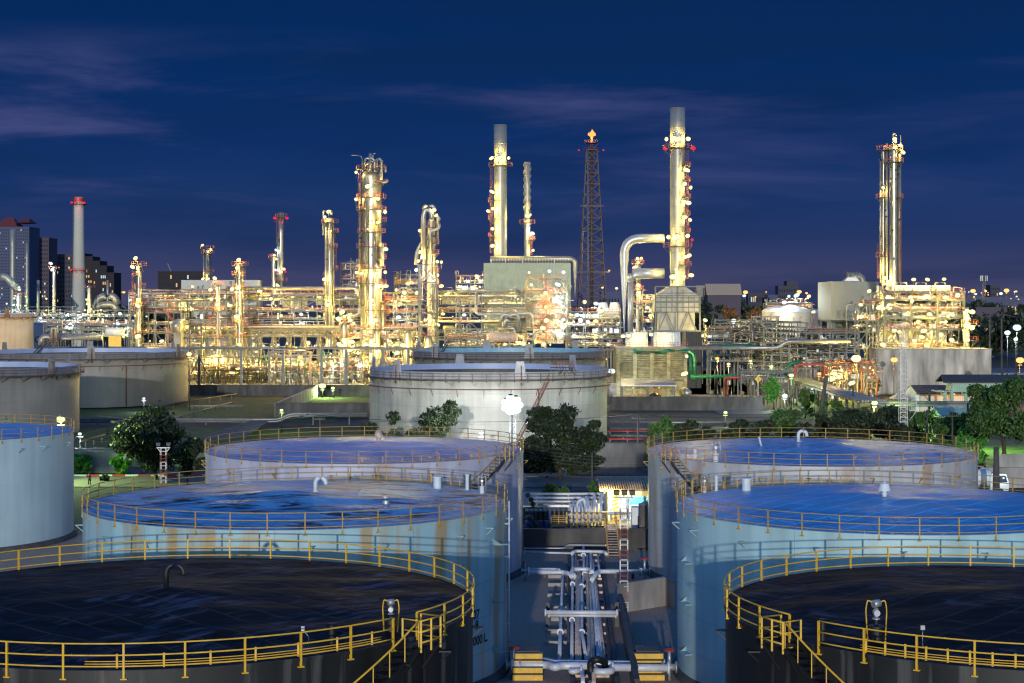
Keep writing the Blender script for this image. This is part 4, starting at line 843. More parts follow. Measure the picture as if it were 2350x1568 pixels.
# ================================================================ bottom lane: trench with pipes
def g7(x, y, z=0): return GP(*K('B7', x, y), z)
TL = [g7(510,430), g7(503,1568)]; TR = [g7(805,430), g7(890,1568)]
mb = MB(); mb.quad(TL[0]+Vector((0,0,.01)), TL[1]+Vector((-.2,-12,.01)), TR[1]+Vector((-.2,-12,.01)), TR[0]+Vector((0,0,.01))); struct(mb, 'pipe_trench', M['blackp'])
def kerb(label, p, q, w_=.3, h=.32): b = MB(); p=Vector(p); q=Vector(q); d=(q-p).normalized(); nn=Vector((-d.y,d.x,0))*w_/2; b.prism([p-nn,q-nn,q+nn,p+nn],(0,0,h)); return single(b,'kerb',M['darkconc'],label,'kerb')
kerb('left concrete kerb of the pipe trench', TL[0], TL[1]-Vector((0,10,0))); kerb('right concrete kerb of the pipe trench', TR[0], TR[1]-Vector((0,10,0)))
for i in range(17):
    t = i/16; p = TL[0].lerp(TL[1]-Vector((0,2,0)), t); q = TR[0].lerp(TR[1]-Vector((0,2,0)), t); b = MB(); b.box((p.x+.2, p.y-.11, .03), (q.x-.2, p.y+.11, .22)); single(b, 'pipe_support', M['rustp'], 'rusty cross beam lying in the pipe trench', 'pipe support', group='cross beams under the trench pipes')
lane = [('silverp',.16,[(640,300),(640,420),(650,590),(625,700),(628,860),(625,1110),(668,1366)],'silver pipe that swings left and back right along the middle of the trench'),
 ('silverp',.15,[(543,430),(543,680),(538,1000),(535,1380)],'silver pipe nearest the left kerb of the trench'),
 ('rustp',.13,[(570,430),(570,640),(582,720),(578,900),(576,1370)],'flaking rusty pipe second from the left kerb'),
 ('rustp',.13,[(612,560),(604,800),(600,1100),(612,1370)],'brown lagged pipe third from the left kerb'),
 ('rustp',.17,[(672,430),(680,900),(690,1200),(692,1370)],'thick brown lagged pipe left of centre in the trench'),
 ('rustp',.17,[(695,560),(708,900),(722,1200),(733,1568)],'thick brown lagged pipe right of centre in the trench'),
 ('silverp',.19,[(705,410),(712,600),(745,940),(775,1340)],'bright silver pipe slanting right in the trench'),
 ('silverp',.14,[(768,430),(785,610)],'short silver pipe ending at the first crossing'),
 ('rustp',.13,[(735,560),(755,700),(785,960),(825,1360)],'brown pipe nearest the right kerb of the trench'),
 ('silverp',.17,[(455,600),(440,900),(432,1110),(424,1380)],'long silver pipe outside the trench on the gravel left of it'),
 ('silverp',.17,[(632,1440),(635,1568)],'silver pipe stub in front of the lower crossing'),
 ('rustp',.11,[(590,470),(592,900),(590,1370)],'thin brown pipe between the flaking rusty pipe and the third pipe'),
 ('silverp',.10,[(728,470),(765,960),(800,1360)],'thin silver pipe beside the bright slanting silver pipe'),
 ('blackp',.16,[(700,1560),(700,1400)],'black lagged pipe below the loop'),]
for mm, r, pts, lab in lane:
    b = MB(); P_ = [g7(x, y, .62) for x, y in pts]; b.tube(bend(P_, .8, 3), r*(.85 if mm == 'rustp' else .82), 12)
    o = single(b, 'pipe', M[mm], lab, 'pipe')
    o.name = 'lane_pipe'
    if mm == 'silverp':
        for i in range(1, len(P_)-1): b = MB(); v = P_[i]; d = (P_[i+1]-P_[i-1]).normalized(); b.tube([v-d*.08, v+d*.08], r*1.6, 12); k = b.build('flange', M['white'], o)
for (y, z, r, xs_, lab) in ((575,.9,.20,[(150,575),(480,575),(560,612)],'white crossing pipe left of the trench leading to the left tank'),(548,1.0,.13,[(150,548),(415,548),(425,560)],'thin white crossing pipe behind it'),
    (565,1.0,.2,[(718,640),(770,568),(1160,568)],'white crossing pipe running right to the right tank valve'),(560,1.15,.18,[(530,610),(540,548),(700,548),(720,575)],'white loop pipe arching over the trench'),
    (1395,.9,.22,[(0,1365),(300,1365),(350,1388),(1000,1395),(1360,1398)],'upper white crossing pipe at the bottom of the photo'),(1420,.9,.26,[(0,1405),(330,1405),(380,1430),(440,1412),(700,1415)],'lower white crossing pipe at the bottom left'),
    (1430,.9,.26,[(900,1428),(1400,1432)],'lower white crossing pipe at the bottom right'),(1470,.7,.2,[(530,1440),(530,1470),(620,1450)],'short white elbow pipe in front of the crossing'),(1470,.8,.24,[(740,1440),(770,1470),(890,1465),(900,1425)],'white U-shaped pipe in front of the black loop'),
    (395,.9,.16,[(540,405),(560,385),(830,392),(845,410)],'white pipe across the head of the trench'),(400,.6,.1,[(115,395),(540,405)],'thin white pipe along the gravel to the trench head'),(360,.8,.06,[(115,360),(470,360),(485,330),(840,332)],'thin grey rail pipe below the dike wall'),
    (945,1.6,.18,[(300,935),(940,938)],'shiny silver pipe crossing over the trench on two stands'),(965,1.3,.12,[(330,960),(930,965)],'thinner dull pipe slung under the crossing one')):
    b = MB(); b.tube(bend([g7(a_, c_, z) for a_, c_ in xs_], .5, 3), r, 12); o = single(b, 'crossing_pipe', M['silverp'], lab, 'pipe')
    for x_, y_ in (xs_[0], xs_[-1]): b = MB(); v = g7(x_, y_, z); b.tube([v-Vector((.07,0,0)), v+Vector((.07,0,0))], r*1.6, 12); b.build('flange', M['white'], o)
b = MB(); b.tube(bend([g7(710,1500,.5), g7(700,1380,1.3), g7(760,1350,1.6), g7(830,1375,1.3), g7(835,1420,.5)], .5, 5), .24, 12); single(b, 'expansion_loop', M['blackp'], 'thick black lagged loop arching over the lower crossing pipes', 'pipe')
for i, x_ in enumerate((320, 938)):
    b = MB(); v = g7(x_, 1060); b.box((v.x-.15,v.y-.15,0),(v.x+.15,v.y+.15,1.9)); b.box((v.x-.35,v.y-.12,1.25),(v.x+.35,v.y+.12,1.36)); single(b, 'pipe_stand', M['darksteel'], ('left','right')[i]+' dark post stand carrying the shiny silver crossing pipe', 'pipe stand')
for i, (x_, y_) in enumerate(((410,626),(412,700),(410,795),(408,895),(408,1010),(400,1120),(400,1225))):
    b = MB(); v = g7(x_, y_); b.box((v.x-.9,v.y-.12,0),(v.x+.75,v.y+.12,.3)); single(b, 'pipe_sleeper', M['stainedconc'], 'concrete sleeper under the long silver pipe left of the trench', 'pipe support', group='sleepers under the outer silver pipe')
for i, (x_, y_, tx) in enumerate(((292,620,'near the left tank'),(925,620,'right of the trench'),(1082,635,'nearest the right tank valve'))):
    b = MB(); v = g7(x_, y_); b.box((v.x-.12,v.y-.15,0),(v.x+.12,v.y+.15,.75)); b.box((v.x-.3,v.y-.2,.6),(v.x+.3,v.y+.2,.7)); single(b, 'pipe_stand', M['darksteel'], 'short dark stand under the upper crossing pipe '+tx, 'pipe stand')
def valve(lab, x_, y_, z=.9, s=1.0, reg='B7'):
    v = GP(*K(reg, x_, y_), z); r_ = T('valve', lab, 'valve', (v.x, v.y, 0)); b = MB(); b.tube([v-Vector((.5*s,0,0)), v+Vector((.5*s,0,0))], .24*s, 12)
    for dx in (-.45,.45): b.tube([v+Vector((dx*s-.05,0,0)), v+Vector((dx*s+.05,0,0))], .4*s, 14)
    b.tube([v, v+Vector((0,0,1.1*s))], .12*s, 8); b.tube([(v.x,v.y,0), v], .1, 6); b.build('body', M['galv'], r_)
    b = MB(); q = v+Vector((0,0,1.15*s)); b.tube([q+Vector((.38*s*math.cos(a_*.5236), .38*s*math.sin(a_*.5236), 0)) for a_ in range(13)], .04*s, 5); b.bar(q-Vector((.38*s,0,0)), q+Vector((.38*s,0,0)), .04); b.bar(q-Vector((0,.38*s,0)), q+Vector((0,.38*s,0)), .04); b.build('handwheel', M['red'], r_)
valve('grey valve with red handwheel beside the right white tank', 1188, 568); valve('grey valve with red handwheel beside the cyan tank at the bottom', 1410, 1425); valve('grey valve at the bottom left beside the pale blue tank', 12, 1405); valve('small valve at the foot of the lilac tank', 118, 560, .9, .7)
for i, (x_, lab) in enumerate(((140,'black and yellow striped crossover steps over the pipes, left one'),(1232,'black and yellow striped crossover steps over the pipes, right one'))):
    v = g7(x_, 1545); r_ = T('crossover_steps', lab, 'steps', (v.x, v.y, 0)); wd = 1.02
    for k in range(4): b = MB(); b.box((v.x-wd, v.y+k*.3, k*.42), (v.x+wd, v.y+k*.3+.28, k*.42+.36)); b.build('step', M['yellow'], r_); b = MB(); b.box((v.x-wd-.02, v.y+k*.3-.02, k*.42+.365), (v.x+wd+.02, v.y+k*.3+.32, k*.42+.44)); b.build('tread_edge', M['blackp'], r_)
    b = MB(); b.box((v.x-wd*.8, v.y+1.2, 1.66), (v.x+wd*.8, v.y+3.2, 1.75)); b.box((v.x-wd*.8, v.y+3.0, 0), (v.x+wd*.8, v.y+3.2, 1.66)); b.build('platform', M['darksteel'], r_)
low_wall('raised concrete dike wall turning behind the cyan tank, bottom right', [g7(955,940), g7(1380,870)+Vector((0,0,0)), g7(1470,905)], 2.3, 'stainedconc', .3)
low_wall('thin dark wall running down beside the trench', [g7(965,945), g7(1060,1568)-Vector((0,6,0))], 1.5, 'darkconc', .25)
low_wall('dark stained dike wall behind the lane with the drums on it', [(-10,173.6,0),(15.5,173.6,0)], 2.05, 'darkconc', .5)
b = MB(); v = g7(1160,300); 
# ================================================================ drum yard, hut and masts
def drum(p, m, lab, grp, lying=None):
    r_ = T('oil_drum', lab, 'drum', p, grp); b = MB(); x, y, z = p
    if lying is None: b.lathe(p, [(.001,.0),(.29,.0),(.30,.03),(.285,.05),(.285,.28),(.30,.30),(.285,.32),(.285,.56),(.30,.58),(.285,.60),(.285,.84),(.30,.88)], 14, sm=False); b.build('body', M[m], r_); b = MB(); b.lathe(p, [(.295,.87),(.26,.85),(.001,.85)], 14, sm=False); b.build('lid', M['drumtop'], r_)
    else:
        d = Vector((math.cos(lying), math.sin(lying), 0))*.44; c = Vector(p)+Vector((0,0,.3)); b.tube([c-d, c-d*.35, c-d*.33, c+d*.33, c+d*.35, c+d], [.29,.29,.305,.305,.29,.29], 16); b.build('body', M[m], r_); b = MB(); b.tube([c-d*1.03, c-d], .26, 16); b.build('lid', M['drumtop'], r_)
    return r_
v0 = g7(112,215); v1 = g7(500,215); nx = 9
for lay in range(2):
    for j in range(4):
        for i in range(nx):
            if lay == 0 and j > 0: continue
            x_ = v0.x+.35+(v1.x-v0.x-.7)*i/(nx-1); bl = (i+j*2) % 4 in (1,)
            drum((x_, 191.5+j*.66, .03+lay*.89), 'bluedark' if bl else 'drumblack', 'dark blue steel drum in the stacked block beside the lilac tank' if bl else 'black steel drum with tan lid in the stacked block beside the lilac tank', 'stacked blue drums' if bl else 'stacked black drums')
for j in range(1,4):     # pallets carry the rear rows
    for i in range(3): b = MB(); x_ = v0.x+.9+(v1.x-v0.x-1.8)*i/2; b.box((x_-1.0,191.2+j*.66,.03),(x_+1.0,191.8+j*.66,.9)); single(b, 'crate', M['drumblack'], 'dark crate under the rear drums of the block', 'crate', group='crates under the rear drums')
for i,x_ in enumerate((205,260,310)): v = g7(x_,205); drum((v.x,189.6,.03),'bluedark',('left','middle','right')[i]+' one of three dark blue drums in front of the stacked block',None)
for i,(x_,z_,m_,lab) in enumerate(((128,.03,'bluedark','blue drum lying at the left of the loose pile'),(178,.03,'drumblack','black drum lying in the middle of the loose pile'),(228,.03,'drumblack','black drum lying at the right end of the loose pile'),(152,.55,'bluedark','blue drum on the second layer of the loose pile'),(203,.55,'drumblack','black drum on the second layer of the loose pile'),(160,1.1,'drumblack','brown-ended drum on top of the loose pile'))):
    v = g7(x_,215); drum((v.x,188.4,z_),m_,lab,None,-1.5+.2*i)
for i,(x_,y_,m_,lab) in enumerate(((140,1420,'bluedark','blue drum lying highest behind the stacked block'),(168,1458,'drumblack','rusty ended drum lying behind the stacked block'),(185,1492,'drumblack','rusty ended drum lowest behind the stacked block'))):
    v = GP(*K('B3',x_,y_),1.9+.5*(2-i)); drum((v.x,195.2+i*.1,1.85+.52*(2-i)),m_,lab,None,-1.57)
b = MB(); b.box((v0.x-.2,194.6,.03),(v0.x+2.2,196.2,1.84)); single(b,'crate',M['drumblack'],'dark crate under the three lying drums behind the block','crate')
# yellow scaffold trolleys and loading arms
def cage(lab, x0_, x1_, y1_, y0_, Y, m='ochre'):
    a_ = K('B7',x0_,y0_); c_ = K('B7',x1_,y1_); X0,X1,Z0,Z1 = wx(a_[0],Y), wx(c_[0],Y), max(wz(a_[1],Y),0), wz(c_[1],Y); r_ = T('access_trolley',lab,'platform',((X0+X1)/2,Y,0)); b = MB()
    for xx in (X0,(X0+X1)/2,X1):
        for yy in (Y,Y+1.5): b.bar((xx,yy,0),(xx,yy,Z1),.09)
    for zz in (Z0+.5,(Z0+.5+Z1)/2,Z1):
        for yy in (Y,Y+1.5): b.bar((X0,yy,zz),(X1,yy,zz),.08)
        for xx in (X0,X1): b.bar((xx,Y,zz),(xx,Y+1.5,zz),.08)
    b.build('frame',M[m],r_); b = MB(); b.box((X0-.05,Y-.05,Z0+.3),(X1+.05,Y+1.55,Z0+.42)); b.build('deck',M['drumtop'],r_); return r_
cage('ochre railed trolley beside the stacked drums', 352, 487, 85, 210, 189.2)
r_ = T('barrier', 'black and yellow striped barrier in front of the loading pipes', 'barrier', (g7(670,200).x,189,0)); X0,X1 = g7(495,200).x, g7(855,200).x
for zz in (.25,1.0,1.75):
    n_ = 14
    for i in range(n_): b = MB(); b.box((X0+(X1-X0)*i/n_,189.0,zz),(X0+(X1-X0)*(i+1)/n_,189.1,zz+.16)); b.build('stripe',M['yellow' if i%2 else 'blackp'],r_)
for i in range(5): b = MB(); xx = X0+(X1-X0)*i/4; b.box((xx-.05,189.11,0),(xx+.05,189.2,1.95)); b.build('post',M['yellow'],r_)
for i in range(9):
    xx = X0+.6+(X1-X0-1.2)*i/8; b = MB(); b.tube(bend([(xx,191,.02),(xx,191,2.2),(xx+.3*((-1)**i),193.5,2.6+.12*i%3),(xx,196,2.2),(xx,196,.02)],.4,3),.12+.03*(i%3),10); o=single(b,'loading_pipe',M['silverp'],['white loading pipe at the left end of the row','second white loading pipe from the left','third white loading pipe from the left','fourth white loading pipe from the left','middle white loading pipe of the row','fourth white loading pipe from the right','third white loading pipe from the right','second white loading pipe from the right','white loading pipe at the right end of the row'][i],'pipe')
b = MB(); q = K('B7',690,30); P_ = W(*q,192.5); b.tube(bend([P_+Vector((-4,0,-.3)),P_+Vector((-1.6,0,-.3)),P_+Vector((-1.2,0,1.2)),P_+Vector((-.6,0,1.5)),P_+Vector((-.2,0,-.2)),P_+Vector((4,0,-.2))],.4,3),.2,12); single(b,'header_pipe',M['white'],'white crooked header pipe lying over the loading pipes','pipe')
b = MB(); P_ = W(*K('B3',480,1510),197); b.box((P_.x-2.6,196.6,P_.z-.1),(P_.x+2.4,198,P_.z+.16)); b.box((P_.x-2.3,196.8,0),(P_.x-2.1,197.8,P_.z-.1)); b.box((P_.x+1.9,196.8,0),(P_.x+2.1,197.8,P_.z-.1)); single(b,'work_bench',M['galv'],'grey flat table behind the stacked drums','table')
for i,(yy,zz) in enumerate(((1405,1.4),(1440,1.2),(1475,1.0))):
    b = MB(); P0 = K('B3',150,yy); P1_ = K('B3',860,yy-3); Y_ = 214-i*4; b.tube([W(P0[0],P0[1],Y_),W(P1_[0],P1_[1],Y_)],.18,10)
    for t in (.1,.5,.9): v = W(P0[0],P0[1],Y_).lerp(W(P1_[0],P1_[1],Y_),t); b.box((v.x-.08,Y_-.08,0),(v.x+.08,Y_+.08,v.z-.17))
    single(b,'yard_pipe',M['silverp'],('farthest','middle','nearest')[i]+' of three grey pipes running level behind the drum yard','pipe')
# hut
Yh = 196.0; xl,_ = K('B3',860,0); xr,_ = K('B3',1290,0); X0,X1 = wx(xl,Yh), wx(xr,Yh); ze = wz(K('B3',0,1368)[1],Yh); zr = wz(K('B3',0,1228)[1],Yh+9)
hut = T('filling_shed','white walled shed with brown tiled roof and bright turquoise-lit interior','shed',((X0+X1)/2,Yh,0))
b = MB(); b.box((X0,Yh,0),(X0+.2,Yh+9,ze)); b.box((X0+.2,Yh+8.8,0),(X1,Yh+9,ze)); b.box((X1-.2,Yh,0),(X1,Yh+8.8,ze)); b.box((X0+.2,Yh+.02,ze-.75),(X1-.2,Yh+.22,ze-.02)); b.build('wall',M['white'],hut)
b = MB(); b.prism([(X0-1.0,Yh-1.2,ze),(X1+.4,Yh-1.2,ze),(X1+.4,Yh+4.5,zr),(X0-.9,Yh+4.5,zr)],(0,0,.12))
n_=26
for i in range(n_): t=i/(n_-1); x_=X0-.95+(X1-X0+1.3)*t; b.tube([(x_,Yh-1.25,ze+.16),(x_,Yh+4.5,zr+.16)],.13,6)
b.prism([(X0-.9,Yh+4.5,zr),(X1+.4,Yh+4.5,zr),(X1+.4,Yh+10,ze),(X0-1,Yh+10,ze)],(0,0,.12)); b.build('roof',M['tile'],hut)
b = MB(); b.box((X0+2.2,Yh+.3,0),(X0+2.5,Yh+.6,ze-.8)); b.box((X0+4.2,Yh+.3,0),(X0+4.5,Yh+.6,ze-.8)); b.build('post',M['blue'],hut)
b = MB(); 
for i in range(9): b.prism([(X0+.5,Yh-.1,i*.45),(X0+1.3,Yh-.1,i*.45+.25),(X0+1.3,Yh-.1,i*.45+.48),(X0+.5,Yh-.1,i*.45+.23)],(0,.15,0))
b.build('hazard_stripe',M['yellow'],hut)
b = MB(); b.box((X0+3.0,Yh+8.6,1.0),(X1-.3,Yh+8.75,3.6)); b.build('back_panel',mat('turquoise_panel',(.1,.5,.7),.5),hut)
lamp(hut,(X0-.5,Yh-1.6,ze-.15),'w',3400,.12,name='lamp',cast=.2); lamp(hut,(X0+4.5,Yh+4.5,ze-.8),'c',4000,.25,name='lamp',cast=.4); lamp(hut,(X0+9,Yh+4.5,ze-.8),'c',1800,.25,name='lamp',cast=.4)
b = MB(); 
for dx in (-.28,.28): b.bar((X0+5.2+dx*1.3,Yh+3,0),(X0+5.2+dx*.8,Yh+3.5,3.0),.07)
for i in range(7): b.bar((X0+4.85,Yh+3+.07*i,.4*i+.2),(X0+5.55,Yh+3+.07*i,.4*i+.2),.05)
single(b,'step_ladder',M['white'],'white step ladder standing inside the lit shed','ladder')
for j in range(3):
    for i in range(4): drum((X0+5.0+i*.68+1.2,Yh+1.2+j*.7,.03),'bluedark','dark drum standing in rows inside the lit shed','drums inside the shed')
b = MB(); v = g7(1160,205); r_ = T('steel_vessel','brushed steel vessel with shallow cone lid on legs beside the right tank','vessel',(v.x,178,0)); b.lathe((v.x,178,0),[(.01,1.5),(1.0,1.7),(1.02,1.75),(1.02,4.1),(1.1,4.12),(1.1,4.2),(.2,4.6),(.12,4.7),(.12,5.0),(.01,5.0)],28); b.build('shell',M['silver'],r_)
for dx,dy in ((-.8,-.5),(.8,-.5),(-.8,.5),(.8,.5)): b = MB(); b.bar((v.x+dx,178+dy,0),(v.x+dx,178+dy,2.0),.12); b.build('leg',M['galv'],r_)
b = MB(); v = g7(1152,180); b.box((v.x-1.4,184,0),(v.x+1.4,185.5,3.1)); b.box((v.x-.8,183.9,.7),(v.x+.8,183.99,2.2),1); single(b,'control_cabinet',[M['white'],M['darksteel']],'white rounded control box behind the steel vessel','cabinet')
# stair over the dike wall
r_ = T('dike_stair','brown metal stair with ochre handrails climbing the dark dike wall','stair',(g7(905,420).x,169,0)); X0,X1 = g7(855,420).x, g7(955,420).x
b = MB(); 
for i in range(10): b.box((X0,168.6+i*.36,.22*i+.15),(X1,168.6+i*.36+.3,.22*i+.2))
b.build('tread',M['rustp'],r_); b = MB(); b.box((X0,172.3,2.2),(X1,176.5,2.28)); b.build('landing',M['rustp'],r_)
for xx in (X0,X1):
    b = MB(); b.bar((xx,168.5,.1),(xx,172.3,2.3),.16); b.bar((xx,168.5,1.1),(xx,172.3,3.3),.07); b.bar((xx,172.3,3.3),(xx,176.5,3.3),.07); b.bar((xx,172.3,2.8),(xx,176.5,2.8),.05)
    for i in range(4): b.bar((xx,168.6+i*1.2,.1+i*.7),(xx,168.6+i*1.2,1.1+i*.7),.06)
    for i in range(4): b.bar((xx,172.4+i*1.3,2.2),(xx,172.4+i*1.3,3.3),.06)
    b.build('handrail',M['ochre'],r_)
# red and white lattice masts
def mast(lab, xD, yb, yt, Y, wd, n, heads=2):
    p = W(xD, yb, Y); zt = wz(yt, Y); r_ = T('lighting_mast', lab, 'lighting mast', (p.x, Y, 0))
    lattice(r_, p.x, Y, 0, zt, wd, wd, n, M['galv'], 'white_section', .045, (M['maroon'], 2), False, False)
    b = MB(); b.box((p.x-.8,Y-.3,zt),(p.x+.8,Y+.3,zt+.08)); b.bar((p.x-.75,Y,zt),(p.x-.3,Y,zt-.6),.06); b.bar((p.x+.75,Y,zt),(p.x+.3,Y,zt-.6),.06); b.build('head_frame',M['galv'],r_)
    for dx in ((-.65,.6) if heads == 2 else (-.65,0,.65)): b = MB(); b.prism([(p.x+dx-.2,Y-.3,zt+.25),(p.x+dx+.25,Y-.3,zt+.25),(p.x+dx+.28,Y-.22,zt+.62),(p.x+dx-.24,Y-.22,zt+.62)],(0,.3,.07)); b.bar((p.x+dx,Y,zt+.1),(p.x+dx,Y,zt+.5),.08); b.build('unlit_floodlight',M['darksteel'],r_)
    return r_
mast('red and white lattice mast with dark floodlights standing right of the pipe trench', K('B7',1003,0)[0], K('B7',0,930)[1], K('B3',0,1440)[1], gy(K('B7',0,930)[1]), .62, 22, 3)
mast('slim red and white lattice mast in front of the big dark tree on the left', K('B1',1465,0)[0], 1115, K('B1',0,990)[1], 205, .66, 18, 2)
# ================================================================ middle ground: walls, pipes, trees
low_wall('long dark retaining wall under the refinery behind the dike lawn', [(wx(433,464),464,0),(wx(850,464),464,0)], 2.9, 'darkconc', .6)
low_wall('grey dike wall crossing in front of the lawn left of the middle tank', [(wx(632,376),376,0),(wx(845,376),376,0)], 3.1, 'darkconc', .5)
low_wall('pale dike wall slanting back to the green lit corner', [(wx(633,376),376,0),(wx(728,458),458,0)], 3.0, 'stainedconc', .5)
low_wall('grey dike wall right of the middle tank below the cooling tower', [(wx(1399,400),400,0),(wx(1750,400),400,0)], 3.2, 'darkconc', .6)
low_wall('blue-grey roadside wall behind the centre trees', [(wx(1340,262),262,0),(wx(1487,262),262,0)], 3.6, 'darkconc', .4)
low_wall('pale painted wall seen between the shrubs right of the big centre tree', [(wx(1390,283),283,0),(wx(1487,283),283,0)], 1.8, 'concrete', .4)
low_wall('stained block wall behind the bright bush on the left', [(wx(170,252),252,0),(wx(290,252),252,0)], 3.2, 'stainedconc', .4)
low_wall('pale wall beyond the bright bush on the left', [(wx(172,262),262,0),(wx(470,262),262,0)], 2.8, 'concrete', .3)
low_wall('white roadside wall behind the tanker truck', [(wx(2250,232),232,0),(wx(2400,232),232,0)], 2.7, 'stainedconc', .4)
low_wall('stained pale wall below the big right tree', [(wx(2282,258),258,0),(wx(2400,258),258,0)], 2.2, 'stainedconc', .4)
b = MB(); n_ = 30
for i in range(n_):
    X_ = wx(168,247)+i*1.9; b = MB(); b.box((X_,247.2,.02),(X_+1.88,247.6,.26)); single(b,'kerb_stone',M['red' if i%2 else 'white'],('red' if i%2 else 'white')+' painted kerb stone along the road behind the left tanks','kerb stone',group=('red' if i%2 else 'white')+' kerb stones of the far road edge') if i < 14 else None
b = MB(); b.prism([tuple(GP(448,1006)),tuple(GP(560,1008)),tuple(W(614,968,338)),tuple(W(572,968,338))],(0,2,.02)); single(b,'embankment_slab',M['darkconc'],'sloping concrete slab embankment behind the lilac tank railing','embankment')
def run(lab, pts, r, m='silverfar', name='ground_pipe', n=10, rad=1.2, stands=0):
    r_ = T(name, lab, 'pipe', tuple(Vector(pts[0]))) if stands else None
    b = MB(); b.tube(bend(pts, rad, 4), r, n)
    if not stands: return single(b, name, M[m], lab, 'pipe')
    b.build('pipe_run', M[m], r_); P_ = [Vector(p) for p in pts]; L_ = sum((q-p).length for p, q in zip(P_, P_[1:]))
    for k in range(stands):
        d = L_*(k+.5)/stands
        for p, q in zip(P_, P_[1:]):
            if d <= (q-p).length: v = p.lerp(q, d/(q-p).length); break
            d -= (q-p).length
        if v.z > r+.2: b = MB(); b.box((v.x-.1,v.y-.1,0),(v.x+.1,v.y+.1,v.z-r)); b.build('pipe_stand', M['steel'], r_)
    return r_
for i,(ys_,rr,zz,lab) in enumerate(((932,.28,.7,'upper silver pipe running level at the foot of the far left tank'),(963,.3,.7,'silver pipe running level in front of the left dike lawn'),(968,.22,.7,'second silver pipe just below it'))):
    Y_ = FD*(HC-zz)/(ys_-YH)
    run(lab, [(wx(182,Y_),Y_,zz),(wx(560 if i==0 else 640,Y_),Y_,zz),(wx(585 if i == 0 else 665,Y_),Y_,zz+1.2),(wx(843,Y_),Y_,zz+1.2)] if i else [(wx(433,Y_),Y_,zz),(wx(560,Y_),Y_,zz)], rr, stands=8)
run('thin warm lit pipe slanting over the left lawn, upper one', [GP(352,933,1.2), GP(543,904,1.2)], .16, 'beige', stands=7)
run('thin warm lit pipe slanting over the left lawn, lower one', [GP(402,958,1.0), GP(530,924,1.0)], .16, 'beige', stands=5)
run('thin warm lit pipe at the foot of the nearest left open tank', [GP(187,1013,1.3), GP(243,997,1.3)], .16, 'beige', stands=3)
for i in range(3): run('silver pipe lying on the apron right of the middle tank, '+('nearest','middle','farthest')[i], [GP(1400,1000-16*i,.5), GP(1560,1002-16*i,.5), GP(1760,1000-16*i,.5)], .22, stands=6)
for i,(y_,tx) in enumerate(((990,'upper'),(1008,'middle'),(1024,'lower'))): run('red fire pipe across the dark apron, '+tx, [GP(1380 if i<2 else 1340,y_+ (4 if i==2 else 0),.5), GP(1500,y_,.5)], .12, 'red', stands=3)
# long elevated pipe
Y_ = 472; zz = wz(800,Y_)
r_ = T('elevated_pipe','long grey pipe carried high on tall posts across the front of the refinery','pipe',(wx(433,Y_),Y_,0)); b = MB(); b.tube(bend([W(120,798,Y_),W(620,799,Y_),W(633,802,Y_),W(700,802,Y_),W(712,799,Y_),W(1406,803,Y_)],1),.36,12); b.build('pipe_run',M['silverfar'],r_)
for x_, a_ in ((457.5,1),(554,0),(650,0),(738,0),(795,0),(879,1),(937,0)):
    b = MB(); X_ = wx(x_,Y_); b.box((X_-.36,Y_-.3,0),(X_+.36,Y_+.3,zz-.4)); b.build('post',M['steel'],r_)
    if a_: b = MB(); b.bar((X_-.3,Y_,zz-3),(X_-4.9,Y_,0),.3); b.bar((X_+.3,Y_,zz-3),(X_+4.9,Y_,0),.3); b.bar((X_-3,Y_,zz-3),(X_+3,Y_,zz-3),.18); b.build('raking_brace',M['steel'],r_)
r_ = T('portal_gantry','grey steel portal frame around the orange lamp in front of the refinery','gantry',(wx(668,476),476,0)); Y_=476
for x_ in (618,712): b = MB(); X_=wx(x_,Y_); b.box((X_-.35,Y_,0),(X_+.35,Y_+.5,wz(808,Y_))); b.build('post',M['steel'],r_)
b = MB(); b.box((wx(614,Y_),Y_-.05,wz(810,Y_)),(wx(716,Y_),Y_+.55,wz(806,Y_))); b.box((wx(618,Y_)+.35,Y_+.1,wz(820,Y_)),(wx(712,Y_)-.35,Y_+.4,wz(816,Y_))); b.build('beam',M['steel'],r_)
street_lamp('orange sodium lamp with starry glow inside the steel portal frame', 689, 820, 474, 'o', 26000, .75)
# ================================================================ refinery frames
unit('multi-level steel pipe rack with timber-coloured trusses left of the tallest column', 415, 832, 566, 18, [664,676,689,714,733,749,765,800,842], 8, seed=21, brace='mix', npipe=46, rails=(676,(733,470,700),(749,415,600),714), vert=40, drums=10, deck=(714,749), panel=[(420,500,674,712,'ribwhite'),(630,690,678,706,'ribwhite'),(710,830,678,700,'ribwhite')], pr=(.10,.42), stairs=1)
unit('deep beige truss bridge in front of the left rack', 455, 800, 556, 6, [757,772], 10, seed=22, fm='beige', brace='X', npipe=8, vert=6, bw=.55, clutter=.4, name='truss_rack')
unit('low lit process area of pumps and pipes under the left rack', 436, 832, 532, 16, [820,850,868], 12, seed=23, brace='', npipe=36, vert=80, drums=9, rails=(850,(868,440,560)), name='process_unit', cat='process unit', clutter=4.0, pr=(.08,.3), fm='beige', bw=.3, panel=[(440,520,826,880,'ribwhite'),(536,600,830,884,'beige'),(640,700,824,880,'ribwhite'),(730,832,826,884,'beige')], pm=('silver','silver','beige','rustp','green','silverfar'))  # panel: added pale backdrop sheets that bounce lamp light between the pipes
unit('narrow process frame left of the twin capped columns at the far left of the refinery', 300, 415, 556, 16, [692,706,718,745,765,798,842], 4, seed=24, brace='mix', npipe=20, vert=22, drums=3, rails=(692,718,765), deck=(718,), panel=[(331,406,686,716,'ribwhite')], stairs=1, name='process_unit', cat='process unit')
unit('small dark steel frame around the round vessel end on the left', 407, 462, 545, 8, [745,777,800], 2, seed=25, fm='darksteel', brace='', npipe=5, vert=8, rails=(777,), name='process_unit', cat='process unit')
